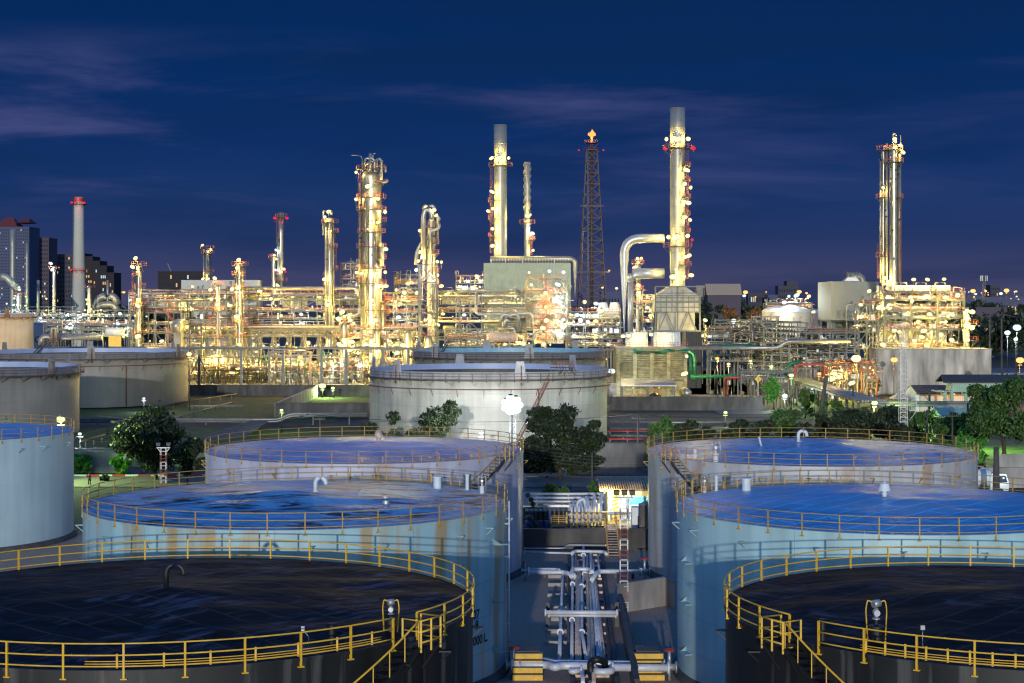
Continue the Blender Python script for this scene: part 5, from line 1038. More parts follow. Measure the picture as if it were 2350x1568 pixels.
unit('dense steel frame right of the tallest column', 874, 962, 562, 18, [672,690,700,718,735,752,770,800,842], 3, seed=26, brace='mix', npipe=24, vert=34, drums=5, rails=(690,718,752), stairs=1, name='process_unit', cat='process unit', clutter=2)
unit('low process frame with vessels at the foot of the tallest column', 800, 945, 534, 12, [756,776,805,835], 5, seed=27, brace='', npipe=20, vert=34, drums=4, rails=(776,835,756), name='process_unit', cat='process unit', clutter=3)
unit('tall cross-braced steel tower enclosing the looped column', 961, 1001, 532, 8, [608,648,690,720,750,800], 1, seed=28, brace='X', npipe=4, vert=8, rails=(608,690,750), bw=.42, stairs=1, name='steel_tower', cat='steel tower')
unit('multi-level steel pipe rack between the looped column and the stair tower', 1002, 1208, 566, 16, [670,681,699,717,740,764,780], 4, seed=29, brace='mix', npipe=30, vert=30, drums=4, rails=(717,(740,1010,1070)), panel=[(1010,1100,678,700,'ribwhite'),(1110,1200,684,705,'concrete')], pr=(.1,.36))
unit('low exchangers and pumps in front of the middle rack above the teal tank', 1020, 1208, 540, 12, [756,778,795], 5, seed=30, brace='K', npipe=14, vert=26, drums=7, rails=(778,), name='process_unit', cat='process unit', clutter=2.4)
SD = unit('white lit open steel stair tower with zigzag stairs', 1207, 1301, 536, 9, [640,671,695,708,731,754,780], 2, seed=31, fm='beige', brace='mix', npipe=12, vert=26, drums=3, rails=(640,671,708,731,754,780), stairs=2, name='stair_tower', cat='steel tower', clutter=4, bw=.42, pm=('bright','silver','bright'), panel=[(1225,1296,676,790,'ribwhite')])  # panel: added pale sheet behind the stairs to brighten the tower interior
unit('grey pipe rack with white cooling cells between the stair tower and the tall duct', 1303, 1424, 560, 16, [716,732,748,765,777,795], 3, seed=32, brace='mix', npipe=26, vert=22, drums=3, rails=(716,(748,1303,1380)), clutter=2)
unit('two-storey pipe bridge right of the furnace', 1622, 1755, 520, 12, [760,768,776,795], 2, seed=33, brace='/', npipe=34, vert=10, rails=(760,), pr=(.1,.2), name='pipe_bridge', pm=('steel','silverfar','steel'))
unit('long V-braced truss pipe bridge over the plant road', 1630, 1757, 468, 8, [800,829], 4, seed=34, fm='beige', brace='V', npipe=14, vert=8, pr=(.12,.3), name='pipe_bridge', pm=('silver','green','silverfar'), bw=.32)
unit('distant grey railed pipe band behind the truss bridges', 1640, 1752, 640, 10, [735,742,749], 4, seed=35, brace='', npipe=24, vert=6, pr=(.12,.2), name='pipe_bridge', pm=('steel',))
unit('dense pipe rack running into the distance beside the plant road', 1753, 1850, 455, 70, [741,752,763,776,787,800,815,830,845], 5, seed=36, brace='', npipe=70, vert=44, pr=(.10,.26), rows=4, bw=.3, pm=('steel','silverfar','rustp','silver'), clutter=1.5)
unit('tangle of bent pipes and grey frames in front of the ribbed box', 1850, 1972, 462, 30, [764,784,797,809,831,846], 4, seed=37, brace='mix', npipe=40, vert=40, drums=2, rails=(764,), pr=(.10,.4), clutter=1.6, pm=('silver','silverfar','steel'))
unit('brightly lit low process area left of the big concrete wall', 1900, 2012, 448, 14, [836,854,874], 5, seed=38, fm='beige', brace='', npipe=16, vert=90, drums=5, rails=(854,), name='process_unit', cat='process unit', clutter=4, bw=.25, pm=('silver','silver','orange','silverfar'))
HU = unit('big brightly lit process structure standing behind the concrete wall', 2030, 2212, 486, 16, [671,688,713,730,756,799], 3, seed=39, fm='steel', brace='mix', npipe=46, vert=120, drums=20, panel=[(2038,2206,674,796,'ribwhite')], rails=(671,688,713,756,(799,2084,2212)), name='process_structure', cat='process unit', bw=.65, brw=.3, deck=(756,713), clutter=5, pr=(.12,.45), pm=('bright','silver','bright'))  # panel: added white sheet at the back, reflects the lamps as a backdrop
unit('lattice-braced side frame left of the big lit structure', 1962, 2016, 488, 12, [698,736,762,800], 2, seed=40, brace='X', npipe=8, vert=16, rails=(698,736), name='process_structure', cat='process unit', clutter=2)
unit('long low rack with thick silver pipe left of the refinery', 100, 305, 600, 14, [746,758,772], 6, seed=41, brace='', npipe=22, vert=22, drums=3, rails=(746,), pr=(.12,.3), clutter=1.5)
unit('far cluster of pipes and small vessels at the left behind the low rack', 0, 300, 760, 20, [712,727,742], 8, seed=42, brace='mix', npipe=20, vert=40, drums=6, name='process_unit', cat='process unit', clutter=2.2, pm=('silver','silverfar','steel'))
unit('upper railed pipe deck at the left top of the refinery', 296, 520, 590, 10, [676,684], 5, seed=43, brace='', npipe=12, vert=10, rails=(676,), pr=(.15,.5), name='pipe_deck')
unit('crowded frame of small columns behind the tallest column', 905, 962, 590, 10, [630,652,672], 2, seed=44, brace='mix', npipe=10, vert=18, rails=(652,), clutter=3, name='process_unit', cat='process unit')
unit('small high frame just left of the tallest column', 782, 828, 575, 8, [604,618,640,662], 2, seed=45, brace='', npipe=6, vert=12, rails=(618,640), clutter=2.5, name='process_unit', cat='process unit')
unit('small railed frame of pipes left of the green-grey furnace box', 1046, 1112, 585, 8, [632,650,668], 2, seed=46, brace='', npipe=7, vert=14, rails=(640,), clutter=2.5, name='process_unit', cat='process unit')
# sloping pipe trestle
r_ = T('pipe_trestle','long descending pipe trestle with bundled pipes left of the concrete wall','pipe rack',(74,429,0)); zt=6.0
for i in range(9): b = MB(); b.tube([(73-1.9+i*.55,432,zt+.3),(70-1.9+i*.55+1,330,zt+.3)],.15+.05*(i%3==0),8); b.build('pipe',M['silverfar' if i%2 else 'silver'],r_)
b = MB(); 
for s_ in (-2.4,3.2): b.box((0,0,0),(0,0,0)) if False else b.bar((73+s_,432,zt),(71+s_,330,zt),.35)
for i in range(14): Y_=330+i*7.8; X_=71+(Y_-330)/102*2; b.bar((X_-2.4,Y_,zt),(X_+3.2,Y_,zt),.25)
b.build('beam',M['steel'],r_)
for i in range(8):
    Y_=333+i*13.6; X_=71+(Y_-330)/102*2
    for s_ in (-2.2,3.0): b = MB(); b.bar((X_+s_,Y_,0),(X_+s_,Y_,zt),.35); b.build('post',M['steel'],r_)
run('green-grey pair of level pipes in front of the white gabled house', [W(2000,924,330),W(2280,925,330)], .35, 'silverfar', 'level_pipe', stands=5)
run('thinner level pipe below the pair in front of the white gabled house', [W(2000,930,330),W(2280,931,330)], .26, 'galv', 'level_pipe', stands=5)
run('big silver pipe stepping up from left to right over the plant road', [W(*K('P5',0,608),440),W(*K('P5',1130,602),440),W(*K('P5',1235,524),440),W(*K('P5',2040,516),440)], .55, 'silver', 'overhead_pipe', stands=4)
run('red pipe running level over the road and down to the ground', [GP(*K('P5',482,1225)),W(*K('P5',482,975),413),W(*K('P5',1345,975),413),W(*K('P5',1355,810),413),W(*K('P5',1720,806),413),W(*K('P5',1725,1000),413)], .32, 'red', 'red_pipe', rad=1.4)
run('thick green pipe crossing level behind the red one', [W(*K('P5',40,960),420),W(*K('P5',1240,955),420),W(*K('P5',1260,800),420),W(*K('P5',1420,780),420)], .5, 'green', 'green_pipe', rad=2)
run('green pipe curving over the cooling tower louvres and down', [W(*K('B3',1095,100),420),W(*K('B3',1100,128),420),W(*K('B3',1350,132),420),W(*K('B3',1390,118),420),W(*K('B3',1635,120),420),W(*K('B3',1640,395),420)], .42, 'green', 'green_pipe', rad=2.2)
run('green riser just left of the curved green pipe', [W(*K('B3',1600,140),424),W(*K('B3',1600,370),424)], .42, 'green', 'green_pipe')
unit('low green-lit service gantry crossing the plant road', *[K('P5',x_,0)[0] for x_ in (672,1330)], 410, 6, [K('P5',0,900)[1],K('P5',0,990)[1]], 4, seed=50, brace='V', npipe=10, vert=4, pr=(.1,.2), name='pipe_bridge', bw=.28, clutter=.3)
# ================================================================ columns and stacks
F_ = 'stackpaint'
column('distillation_column','tallest thick distillation column with dark piped head and nine ring platforms',852.5,45,388,887,545,plats=[(K('A1',0,140)[1],180,360,1.6),(K('A1',0,235)[1],290,370),(K('A1',0,338)[1],185,370,1.5),(K('A1',0,422)[1],175,365,1.6),(K('A1',0,500)[1],300,370,1.6),(K('A1',0,578)[1],200,365,1.3),(K('A1',0,680)[1],175,365,1.6),(K('A1',0,760)[1],300,375,1.5),(K('A1',0,830)[1],200,365,1.2),(K('A1',0,935)[1],175,365,1.6),(K('A1',0,1120)[1],250,370,1.5),(K('A1',0,1390)[1],190,350,1.3)],
 lamps=[(-35,396),(-5,430,'w',2.6),(-35,458),(17,458,'w',1.5),(32,487,'w',1.5),(3,513,'w',1.6),(18,511,'w',1.2),(33,572,'w',1.6),(-34,626,'w',1.4),(32,625,'w',1.4),(-20,628),(14,628,'w',1.5),(25,657,'w',1.2),(34,657,'w',1.2),(4,690,'w',2.4),(12,735,'w',2.6),(-15,770,'w',2.4),(14,790,'w',2.6),(-14,830,'w',2),(12,840,'w',2)],
 lad=[(-27,400,640)],pipes=[(-26,420,700,.35,0),(26,700,800,.45,0),(-8,500,640,.25,0),(10,600,800,.22,0),(24,560,610,.9,0)],flare=.25)
r_ = T('piping_head','dark overhead vapour pipes and relief valves crowning the tallest column','piping',(wx(852,545),545,wz(392,545)))
def D_(r,x,y,Y=545,dy=0): v=W(*K(r,x,y),Y); v.y+=dy; return v
for pts,rr in (([(800,215),(800,28)],.55),([(760,140),(760,60),(830,62),(832,200),(850,225),(915,228),(915,205)],.42),([(800,100),(870,62),(880,100),(880,215)],.42),([(760,120),(780,90),(820,90)],.3),([(745,150),(745,110)],.3),([(905,160),(905,120),(860,118)],.3),([(670,44),(745,44),(745,140)],.12),([(850,75),(850,140)],.25),([(820,60),(820,30),(840,30)],.2)):
    b = MB(); b.tube(bend([D_('A1',x,y,545,-2.0+random.uniform(-1.5,1.5)) for x,y in pts],1.6,4),rr,10); b.build('vapour_pipe',M['silver'],r_)
b = MB()
for i in range(16): x_=745+i*10; b.bar(D_('A1',x_,140),D_('A1',x_,90+random.uniform(-20,20)),.25)
b.build('relief_valves',M['darksteel'],r_)
column('distillation_column','column with big looping overhead pipe inside the braced tower',990,18,502,800,538,plats=[(K('A1',0,545)[1],200,370),(K('A1',0,655)[1],280,400),(K('A1',0,725)[1],280,400),(K('A1',0,855)[1],250,400),(K('A1',0,935)[1],270,400)],lamps=[(7,483,'w',1.3),(-26,530),(-29,578,'w',1.4),(-31,600),(14,601,'w',1.2),(23,602),(15,632,'w',1.4),(-34,620,'c',1.4),(8,645,'c',1.2),(23,657,'w',1.3),(-31,672,'w',1.2),(-13,735,'w',1.8),(12,744,'w',1.3)],pipes=[(-16,485,640,.6,6),(14,500,560,.4,2),(10,640,720,.3,0)])
r_ = T('overhead_pipe','silver loop pipe arching over the head of the column in the braced tower','pipe',(wx(985,536),536,wz(600,536)))
b = MB(); b.tube(bend([D_('A1',1165,760,535),D_('A1',1165,470,535),D_('A1',1180,415,535),D_('A1',1205,415,535),D_('A1',1225,450,535),D_('A1',1225,490,535)],2,5),.75,12); b.build('loop',M['silver'],r_)
b = MB(); b.tube(bend([D_('A1',1225,470,535),D_('A1',1275,462,535),D_('A1',1278,550,535),D_('A1',1212,562,535),D_('A1',1210,720,535)],1.8,5),.5,12); b.build('loop',M['silver'],r_)
b = MB(); b.tube(bend([D_('A1',1160,640,535),D_('A1',1120,705,535),D_('A1',1112,800,535)],1.8,5),.5,12); b.build('loop',M['silver'],r_)
column('distillation_column','slim column topped by a pipe loop and a bright lamp, left of the tallest column',757,19,500,800,560,plats=[(K('A1',0,510)[1],175,365,1.4),(K('A1',0,575)[1],300,400,1.6),(K('A1',0,835)[1],300,400,1.4),(K('A1',0,680)[1],270,390)],lamps=[(-1,487,'w',1.8),(-10,499),(-12,641),(-2,700,'w',1.4)],lad=[(13,560,625),(-12,625,660)],pipes=[(-8,505,780,.4,0),(-2,505,780,.3,0),(4,515,780,.3,0),(9,520,700,.25,0),(-15,491,540,.35,4)])
column('distillation_column','column with bright top lamp standing on the left rack, five lamps down its face',550.5,17,602,800,548,plats=[(610,175,365,1.5),(632,130,300,1.4),(664,175,365,1.6),(690,100,260,1.2),(742,180,360),(776,180,360)],lamps=[(0,597,'w',1.8),(-3,616,'w',2),(-17,664,'w',1.5),(-2,661,'w',2.4),(-4,727,'w',2.8),(1,790,'w',1.8)],lad=[(10,602,800)],pipes=[(-6,610,790,.25,0),(4,610,790,.2,0)])
column('distillation_column','narrow column at the left end of the refinery with two lamps at its head',319,13,606,800,552,plats=[(611,180,360,1.6),(634,120,280,1.3),(660,180,360,1.3),(702,170,370,1.6),(768,180,360)],lamps=[(-5,593,'w',1.8),(-14,613,'w',1.5),(1,688,'w',2.2),(0,702,'w',1.6),(1,772,'w',2.6)],lad=[(-13,634,690)],pipes=[(4,608,790,.25,0)])
column('distillation_column','thin column with lamps between the two left capped columns',500.5,9,656,800,550,plats=[(655,170,370,1.5),(714,180,360),(778,180,360)],lamps=[(-6,639,'w',1.6),(-17,665,'w',1.3),(1,699,'w',1.8),(-15,687),(2,820,'w',2.6)],pipes=[(4,660,790,.2,0)])
column('distillation_column','dim slim column in front of the far dark apartment block',476.5,12,572,700,700,plats=[(571,170,370,1.8),(583,170,370,1.6),(625,250,400,1.6)],lamps=[(-11,563,'w',.8),(9,573,'w',.8),(-9,640,'w',.8),(4,640,'w',.8)],pipes=[(-9,574,690,.35,0)])
column('flue_stack','slim stack with red beacons left of the slim looped column',645,13,487,700,640,'clad',plats=[(499,180,360,1.2),(662-16,180,360,1.4)],lamps=[(-14,501,'r',.8),(14,501,'r',.8),(-12,624,'r',.3),(11,624,'r',.3),(7,618,'w',1.4),(-11,574,'c',.9),(-12,620,'c',.9)],lad=[(-8,495,560)],top='open',cat='stack')
column('distillation_column','dim slim column touching the slim red-beacon stack',628,10,588,700,645,plats=[(592,180,380,1.2)],lamps=[(3,586,'w',.6),(7,595,'w',.6),(9,653,'w',.8)])
column('flue_stack','wide steel stack on the green-grey furnace box',1148.3,30,287,590,585,F_,plats=[(K('A2',0,380)[1],175,365,1.9),(K('A2',0,580)[1],170,215,2.0),(K('A2',0,680)[1],170,215,2.0),(K('A2',0,780)[1],170,215,2.0)],lamps=[(-20,364,'w',1.4),(-4,365,'w',3.0),(19,364,'w',1.4),(-19,441,'w',1.5),(-28,485,'w',1.3),(-17,480,'w',1.2),(-18,526,'w',1.5),(-18,565,'w',1.8)],lad=[(-21,380,580)],top='open',cat='stack',bands=True,zb=wz(590,585))
sp = column('flue_stack','slender stack wrapped in a spiral strake behind the wide stack',1210,14.5,372,590,590,F_,plats=[(K('A2',0,705)[1],175,365,1.6),(K('A2',0,800)[1],280,380,1.6)],lamps=[(0,497,'w',2.2),(7,494),(12,536,'c',1.5),(13,575,'w',1.0),(7,540,'w',1)],lad=[(9,535,585)],top='open',cat='stack',bands=False,zb=wz(590,590))
R_=14.5/2/FD*590; z0_,z1_=wz(K('A2',0,640)[1],590),wz(375,590)
for k in range(3):
    b = MB()
    for i in range(90):
        t0,t1=i/90,(i+1)/90; a0=k*2.094+t0*14; a1=k*2.094+t1*14; cx_=wx(1210,590)
        b.quad((cx_+R_*math.cos(a0),590+R_*math.sin(a0),z0_+(z1_-z0_)*t0),(cx_+(R_+.3)*math.cos(a0),590+(R_+.3)*math.sin(a0),z0_+(z1_-z0_)*t0),(cx_+(R_+.3)*math.cos(a1),590+(R_+.3)*math.sin(a1),z0_+(z1_-z0_)*t1),(cx_+R_*math.cos(a1),590+R_*math.sin(a1),z0_+(z1_-z0_)*t1))
    b.build('spiral_strake',M['stackl'] if 'stackl' in M else M['galv'],sp)
BS = column('flue_stack','tallest wide stack with lit red platform rising from the panelled furnace',1555,35,248,660,540,F_,plats=[(K('A2',0,280)[1],170,370,2.2),(K('A2',0,380)[1],300,385,1.8),(K('A2',0,465)[1],300,385,1.6),(K('A2',0,560)[1],300,385,1.8),(K('A2',0,655)[1],300,385,1.6),(K('A2',0,755)[1],300,385,1.6),(K('A2',0,840)[1],170,370,2.2),(K('A2',0,945)[1],270,380,2.0)],
 lamps=[(-26,320,'w',1.8),(-3,322,'w',4),(23,320,'w',1.8),(15,391,'w',1.2),(20,392,'w',1.4),(30,431,'w',1.4),(14,424,'w',1.8),(12,465,'w',1.8),(24,466,'w',1.6),(28,505),(14,500,'w',1.4),(-22,545,'w',1.8),(-4,545,'w',3),(22,542,'w',1.5),(26,587,'w',1.5),(14,590,'w',1.4),(-13,636,'w',3.4),(31,632,'w',1.6),(12,635),(36,341,'r',1.6),(-29,342,'r',.7),(-34,546,'r',.7),(33,551,'r',.4)],lad=[(22,345,640)],top='open',cat='stack',zb=wz(660,540),lr=.8,P=1500)
b = MB(); Y_=540; b.tube(bend([W(*K('A2',1150,790),Y_),W(*K('A2',922,790),Y_),W(*K('A2',922,1345),Y_)],5.5,7),1.45,20); o=single(b,'flue_duct',M['stackduct'] if 'stackduct' in M else M['galv'],'thick grey elbow duct leaving the tallest stack and dropping to the ground','duct',loc=(wx(1432,540),540,0))
b = MB(); b.tube(bend([W(*K('A2',1150,990),Y_+1),W(*K('A2',972,990),Y_+1)],1,2),1.7,20); b.tube([W(*K('A2',958,1040),Y_+3),W(*K('A2',958,1340),Y_+3)],.9,14); b.tube([W(*K('A2',958,990),Y_+3),W(*K('A2',958,1040),Y_+3)],[1.7,.9],14); single(b,'flue_duct',M['galv'],'short fat duct below the elbow with a thinner drop pipe','duct')
fr = T('furnace','cream panelled furnace box under the tallest stack with gabled top and braced frame','furnace',(wx(1555,530),530,0)); Y_=530
xa,xb,xm=wx(1504,Y_),wx(1606,Y_),wx(1555,Y_); za,zb_,zc_=wz(760,Y_),wz(679,Y_),wz(658,Y_)
b = MB(); b.prism([(xa+.3,Y_,za+6),(xb-.3,Y_,za+6),(xb-.3,Y_,zb_),(xm+2.4,Y_,zc_),(xm-2.4,Y_,zc_),(xa+.3,Y_,zb_)],(0,14,0)); b.prism([(xa+1.5,Y_+.5,za),(xb-1.5,Y_+.5,za),(xb-1.5,Y_+.5,za+6),(xa+1.5,Y_+.5,za+6)],(0,12,0)); b.build('casing',M['heaterp'],fr) if 'heaterp' in M else b.build('casing',mat('furnace_panels',(.34,.33,.29),.6,.05,.4,.5),fr)
b = MB()
for i in range(9): x_=xa+(xb-xa)*i/8; b.box((x_-.09,Y_-.16,za+6),(x_+.09,Y_,zb_+ (2.0 if 2<i<6 else 0)))
for z_ in (za+6,za+7.5,za+9,za+10.5,za+12,zb_,zb_-1.8): b.box((xa,Y_-.2,z_-.12),(xb,Y_-.003,z_+.12))
b.bar((xa,Y_-.3,za),(xa,Y_-.3,zc_),.45); b.bar((xb,Y_-.3,za),(xb,Y_-.3,zc_),.45); b.bar((xm,Y_-.3,za),(xm,Y_-.3,zc_),.35); b.bar((xa,Y_-.3,zc_),(xb,Y_-.3,zc_),.35); b.bar((xa,Y_-.3,za),(xb,Y_-.3,za),.5)
b.bar((xa+1,Y_-.25,za),((xa+xm)/2,Y_-.25,za+6),.3); b.bar((xm-1,Y_-.25,za),((xa+xm)/2,Y_-.25,za+6),.3); b.bar((xm+1,Y_-.25,za),((xb+xm)/2,Y_-.25,za+6),.3); b.bar((xb-1,Y_-.25,za),((xb+xm)/2,Y_-.25,za+6),.3); b.build('frame',M['steel'],fr)
for x_ in (xa,xm,xb):
    for dy in (-.3,12): b = MB(); b.box((x_-.3,Y_+dy-.3,0),(x_+.3,Y_+dy+.3,za)); b.build('leg',M['steel'],fr)
b = MB(); b.box((wx(1574,505),505,0),(wx(1610,505),517,wz(762,505))); o=single(b,'dark_annex',M['ribdark'],'dark tall panelled building under the furnace beside the cooling tower','building')
# furnace box with header
b = MB(); Y_=580; r_ = T('furnace','big plain grey-green furnace box under the two round stacks','furnace',(wx(1210,Y_),Y_,0)); b.box((wx(1110,Y_),Y_,wz(760,Y_)),(wx(1310,Y_),Y_+18,wz(604,Y_))); b.build('casing',M['ribgreen'],r_)
b = MB(); 
for i in range(5): x_=wx(1128+i*36.5,Y_); b.box((x_,Y_-.6,wz(603,Y_)),(x_+4.8,Y_+2,wz(599,Y_)))
b.build('roof_opening',M['blackp'],r_)
b = MB(); b.tube(bend([W(1125,594,Y_+1),W(1310,594,Y_+1),W(1319.5,600,Y_+1),W(1319.5,690,Y_+1)],3,6),.95,14); b.build('header_pipe',M['silverfar'],r_)
b = MB()
for i in range(28): x_=wx(1127+i*6.6,Y_); b.bar((x_,Y_,wz(604,Y_)),(x_,Y_,wz(594,Y_)),.16)
b.build('riser_tubes',M['galv'],r_)
for x_ in (1115,1305): b = MB(); b.box((wx(x_,Y_)-.5,Y_+.1,0),(wx(x_,Y_)+.5,Y_+1,wz(760,Y_))); b.build('leg',M['steel'],r_)
# flare tower
r_ = T('flare_tower','rust-brown lattice flare tower with a small orange flame on top','flare tower',(wx(1358,700),700,0)); Y_=700; cx_=wx(1358,Y_)
lattice(r_, cx_, Y_, 0, wz(345,Y_), 14.2, 4.4, 19, M['flaresteel'], 'lattice_section', .30, None, True)
b = MB(); b.tube([(cx_,Y_,0),(cx_,Y_,wz(315,Y_))],.62,12); b.build('flare_pipe',M['flaresteel'],r_)
b = MB(); b.tube([(cx_-1.6,Y_-.9,0),(cx_-1.6,Y_-.9,wz(345,Y_))],.22,8); b.tube([(cx_-5.5,Y_-.9,0),(cx_-3.6,Y_-.9,wz(532,Y_)),(cx_-1.4,Y_-.9,wz(530,Y_))],.18,8); b.build('side_pipe',M['silverfar'],r_)
ringplat(r_,(cx_,Y_),.8,wz(346,Y_),0,2*PI,2.4,'darksteel','brownrail'); ringplat(r_,(cx_,Y_),.7,wz(329,Y_),0,2*PI,2.2,'darksteel','brownrail')
b = MB(); b.box((cx_-7,Y_-5,wz(626,Y_)),(cx_+7,Y_-4.5,wz(624,Y_))); b.box((cx_-5,Y_-3.6,wz(475,Y_)),(cx_+5,Y_-3,wz(473,Y_))); b.build('platform',M['darksteel'],r_)
lamp(r_,(cx_-6.0*.9,Y_-1,wz(347,Y_)+.3),'r',300,.38,name='beacon'); lamp(r_,(cx_+5.4*.9,Y_-1,wz(347,Y_)+.3),'r',300,.38,name='beacon'); lamp(r_,(cx_+7,Y_-5.5,wz(622,Y_)),'o',1500,.5,name='floodlight')
b = MB(); [b.lathe((cx_+a_,Y_+c_,wz(316,Y_)+h_),[(.001,0),(.5*s_,.25*s_),(.95*s_,1.1*s_),(.8*s_,1.8*s_),(.45*s_,2.6*s_),(.001,3.6*s_)],10) for a_,c_,h_,s_ in ((0,0,0,.8),(-.6,.2,.4,.6),(.7,-.2,.5,.65),(1.3,.1,.7,.4),(-1.3,.1,.9,.35),(.2,.3,1.0,.7))]; b.build('flame',M['flame'],r_)
ld = bpy.data.lights.new('flame_light','POINT'); ld.energy=14000; ld.color=(1,.4,.1); ld.shadow_soft_size=1; lo=bpy.data.objects.new('flame_light',ld); S.collection.objects.link(lo); lo.parent=r_; lo.location=Vector((cx_,Y_-2.5,wz(305,Y_)))-r_.location
# right pair of columns
Y_=505
column('distillation_column','tall silver column at the right with a lit platform head',2051,19.5,330,655,Y_,'clad',plats=[(345,150,400,1.6),(384-10,170,370,1.6),(455,300,400,1.5)],lamps=[(-2,321,'w',1.6),(0,327,'w',1.2),(20,350,'w',1.2),(13,335,'w',1.2),(-14,650,'w',1.8)],lad=[(13,460,640)],pipes=[(13,345,650,.18,0),(16,310,655,.14,0),(-4,312,335,.2,5)],cat='column')
column('distillation_column','thinner companion column of parallel pipes left of the tall silver column',2027,10,345,655,Y_+2,'clad',plats=[(345,140,380,1.3),(455,100,290,1.5),(590,100,290,1.5)],lamps=[(-3,432,'w',1.0),(1,638,'w',1.8),(12,660,'w',2.2)],pipes=[(-7,370,650,.3,0),(7,330,660,.35,0),(-3,360,680,.2,0)],lad=[(-12,560,640)],cat='column')
column('distillation_column','short lit column with side platforms at the right end of the big structure',2218,14,705,800,480,plats=[(744,270,400,2.4),(783,270,400,2.4)],lamps=[(-8,718,'w',2.0),(-3,713,'w',1.4),(10,716,'w',2.2),(-2,748,'w',3.4),(9,752,'w',2.4),(-3,780,'w',2)],top='flat',cat='column')
for x_,w_,yt_,lab in ((865,14,756,'stubby silver vessel just right of the tallest column foot'),(935,22,757,'domed silver vessel with ladder right of the tallest column'),(1052-70,19,770,'small domed vessel inside the braced tower foot')): column('vertical_vessel',lab,x_,w_,yt_,885,530,'clad',plats=[(yt_+2,180,360)],lamps=[(-w_*.4,yt_+35,'w',2),(w_*.4,yt_+50,'w',1.6)],cat='vessel')
column('vertical_vessel','slim two-stage vessel left of the tallest column foot',790,18,740,885,535,'clad',plats=[(740,170,370,1.4),(776,170,370,1.6),(833,160,380,2)],lamps=[(-3,716,'w',3),(-12,732,'w',2),(14,735,'w',1.6),(-10,790,'w',2.4),(-3,794,'w',2),(16,784,'w',2)],cat='vessel')
column('vertical_vessel','short silver vessel at the foot of the thin left column',500,14,796,886,536,'clad',plats=[(796,170,370,1.5),(842,170,370,1.4)],lamps=[(0,818,'w',3.4),(-14,828,'w',1.6)],cat='vessel')
for x_,w_,yt_,yb_,Y_,lab,ls in ((205,10,655,745,800,'lit column right of the concrete chimney at the far left',[(-4,688,'w',.8),(-2,698,'w',.8),(6,710,'w'),(3,722,'w')]),(124,8,612,745,800,'slim column with glaring white lamp at its head left of the chimney',[(-6,605,'c',2.4),(-1,620,'c',1.5),(2,690,'w'),(-6,720,'c',1.4)]),(44,11,672,745,800,'pale stubby column at the far left with cyan lamps',[(-10,685,'c'),(3,660,'c',1.4),(-12,700,'c')]),(62,7,557,745,860,'tall thin greenish stack left of the chimney',[(0,681,'g',.8),(-1,702,'g',.8)]),(29,12,527,745,850,'tall rust-stained stack in front of the white apartment tower',[]),(88,7,643,745,860,'short pale stack with white cap left of the chimney',[]),(247,6,643,705,900,'short grey stack in front of the stepped brown apartments',[])):
    column('flue_stack' if 'stack' in lab else 'distillation_column',lab,x_,w_,yt_,yb_,Y_,'stackpaint' if 'stack' in lab else 'clad',lamps=ls,plats=[(yt_+6,180,380,1.6)] if 'stack' not in lab else [],top='open' if 'stack' in lab else 'dome',cat='stack' if 'stack' in lab else 'column',P=3600)
column('distillation_column','slim lit column between the elbow duct and the panelled furnace',1464,9,600,800,556,plats=[(606,170,380,1.4),(630,170,380,1.3),(664,170,380),(700,170,380)],lamps=[(-2,594,'w',1.2),(-8,614,'w',1.2),(0,655,'w',1.6),(1,672,'w',1.2)],pipes=[(4,610,790,.2,0)])
unit('small crowded frame between the elbow duct and the panelled furnace', 1450, 1500, 558, 8, [676,694,716,740,765], 2, seed=71, brace='mix', npipe=12, vert=18, rails=(694,740), clutter=3, name='process_unit', cat='process unit')
# concrete chimney
Y_=900; r_ = T('chimney','tall tapering concrete chimney with red beacons at the far left','chimney',(wx(181,Y_),Y_,0)); rt,rb=11/FD*Y_,17/FD*Y_; zt=wz(452,Y_)
b = MB(); b.lathe((wx(181,Y_),Y_,0),[(rb,0),(rb*.95,zt*.25),((rt+rb)/2,zt*.5),(rt*1.1,zt*.75),(rt,zt-.5),(rt*.8,zt),(rt*.8,zt-3)],32); b.build('shaft',M['chimney'],r_)
b = MB(); b.lathe((wx(181,Y_),Y_,0),[(rt+.02,zt-3.2),(rt+.06,zt-.4)],32); b.build('red_band',M['red'],r_)
ringplat(r_,(wx(181,Y_),Y_),rt,wz(470,Y_),0,2*PI,1.9,rm='red'); ringplat(r_,(wx(181,Y_),Y_),rb*.85,wz(622,Y_),0,2*PI,1.6)
for dx,y_,k in ((-3,466,.6),(17,467,1),(-11,466,.4),(-13,620,.35),(-4,620,.35),(12,620,.35)): lamp(r_,(wx(181+dx,Y_),Y_-rt-2.5,wz(y_,Y_)),'r',6000*k,.45+.35*k,name='beacon')
ladder(r_,(wx(169,Y_),Y_-2.5,10),(wx(172.5,Y_),Y_-1,zt-3),'darksteel',.7)
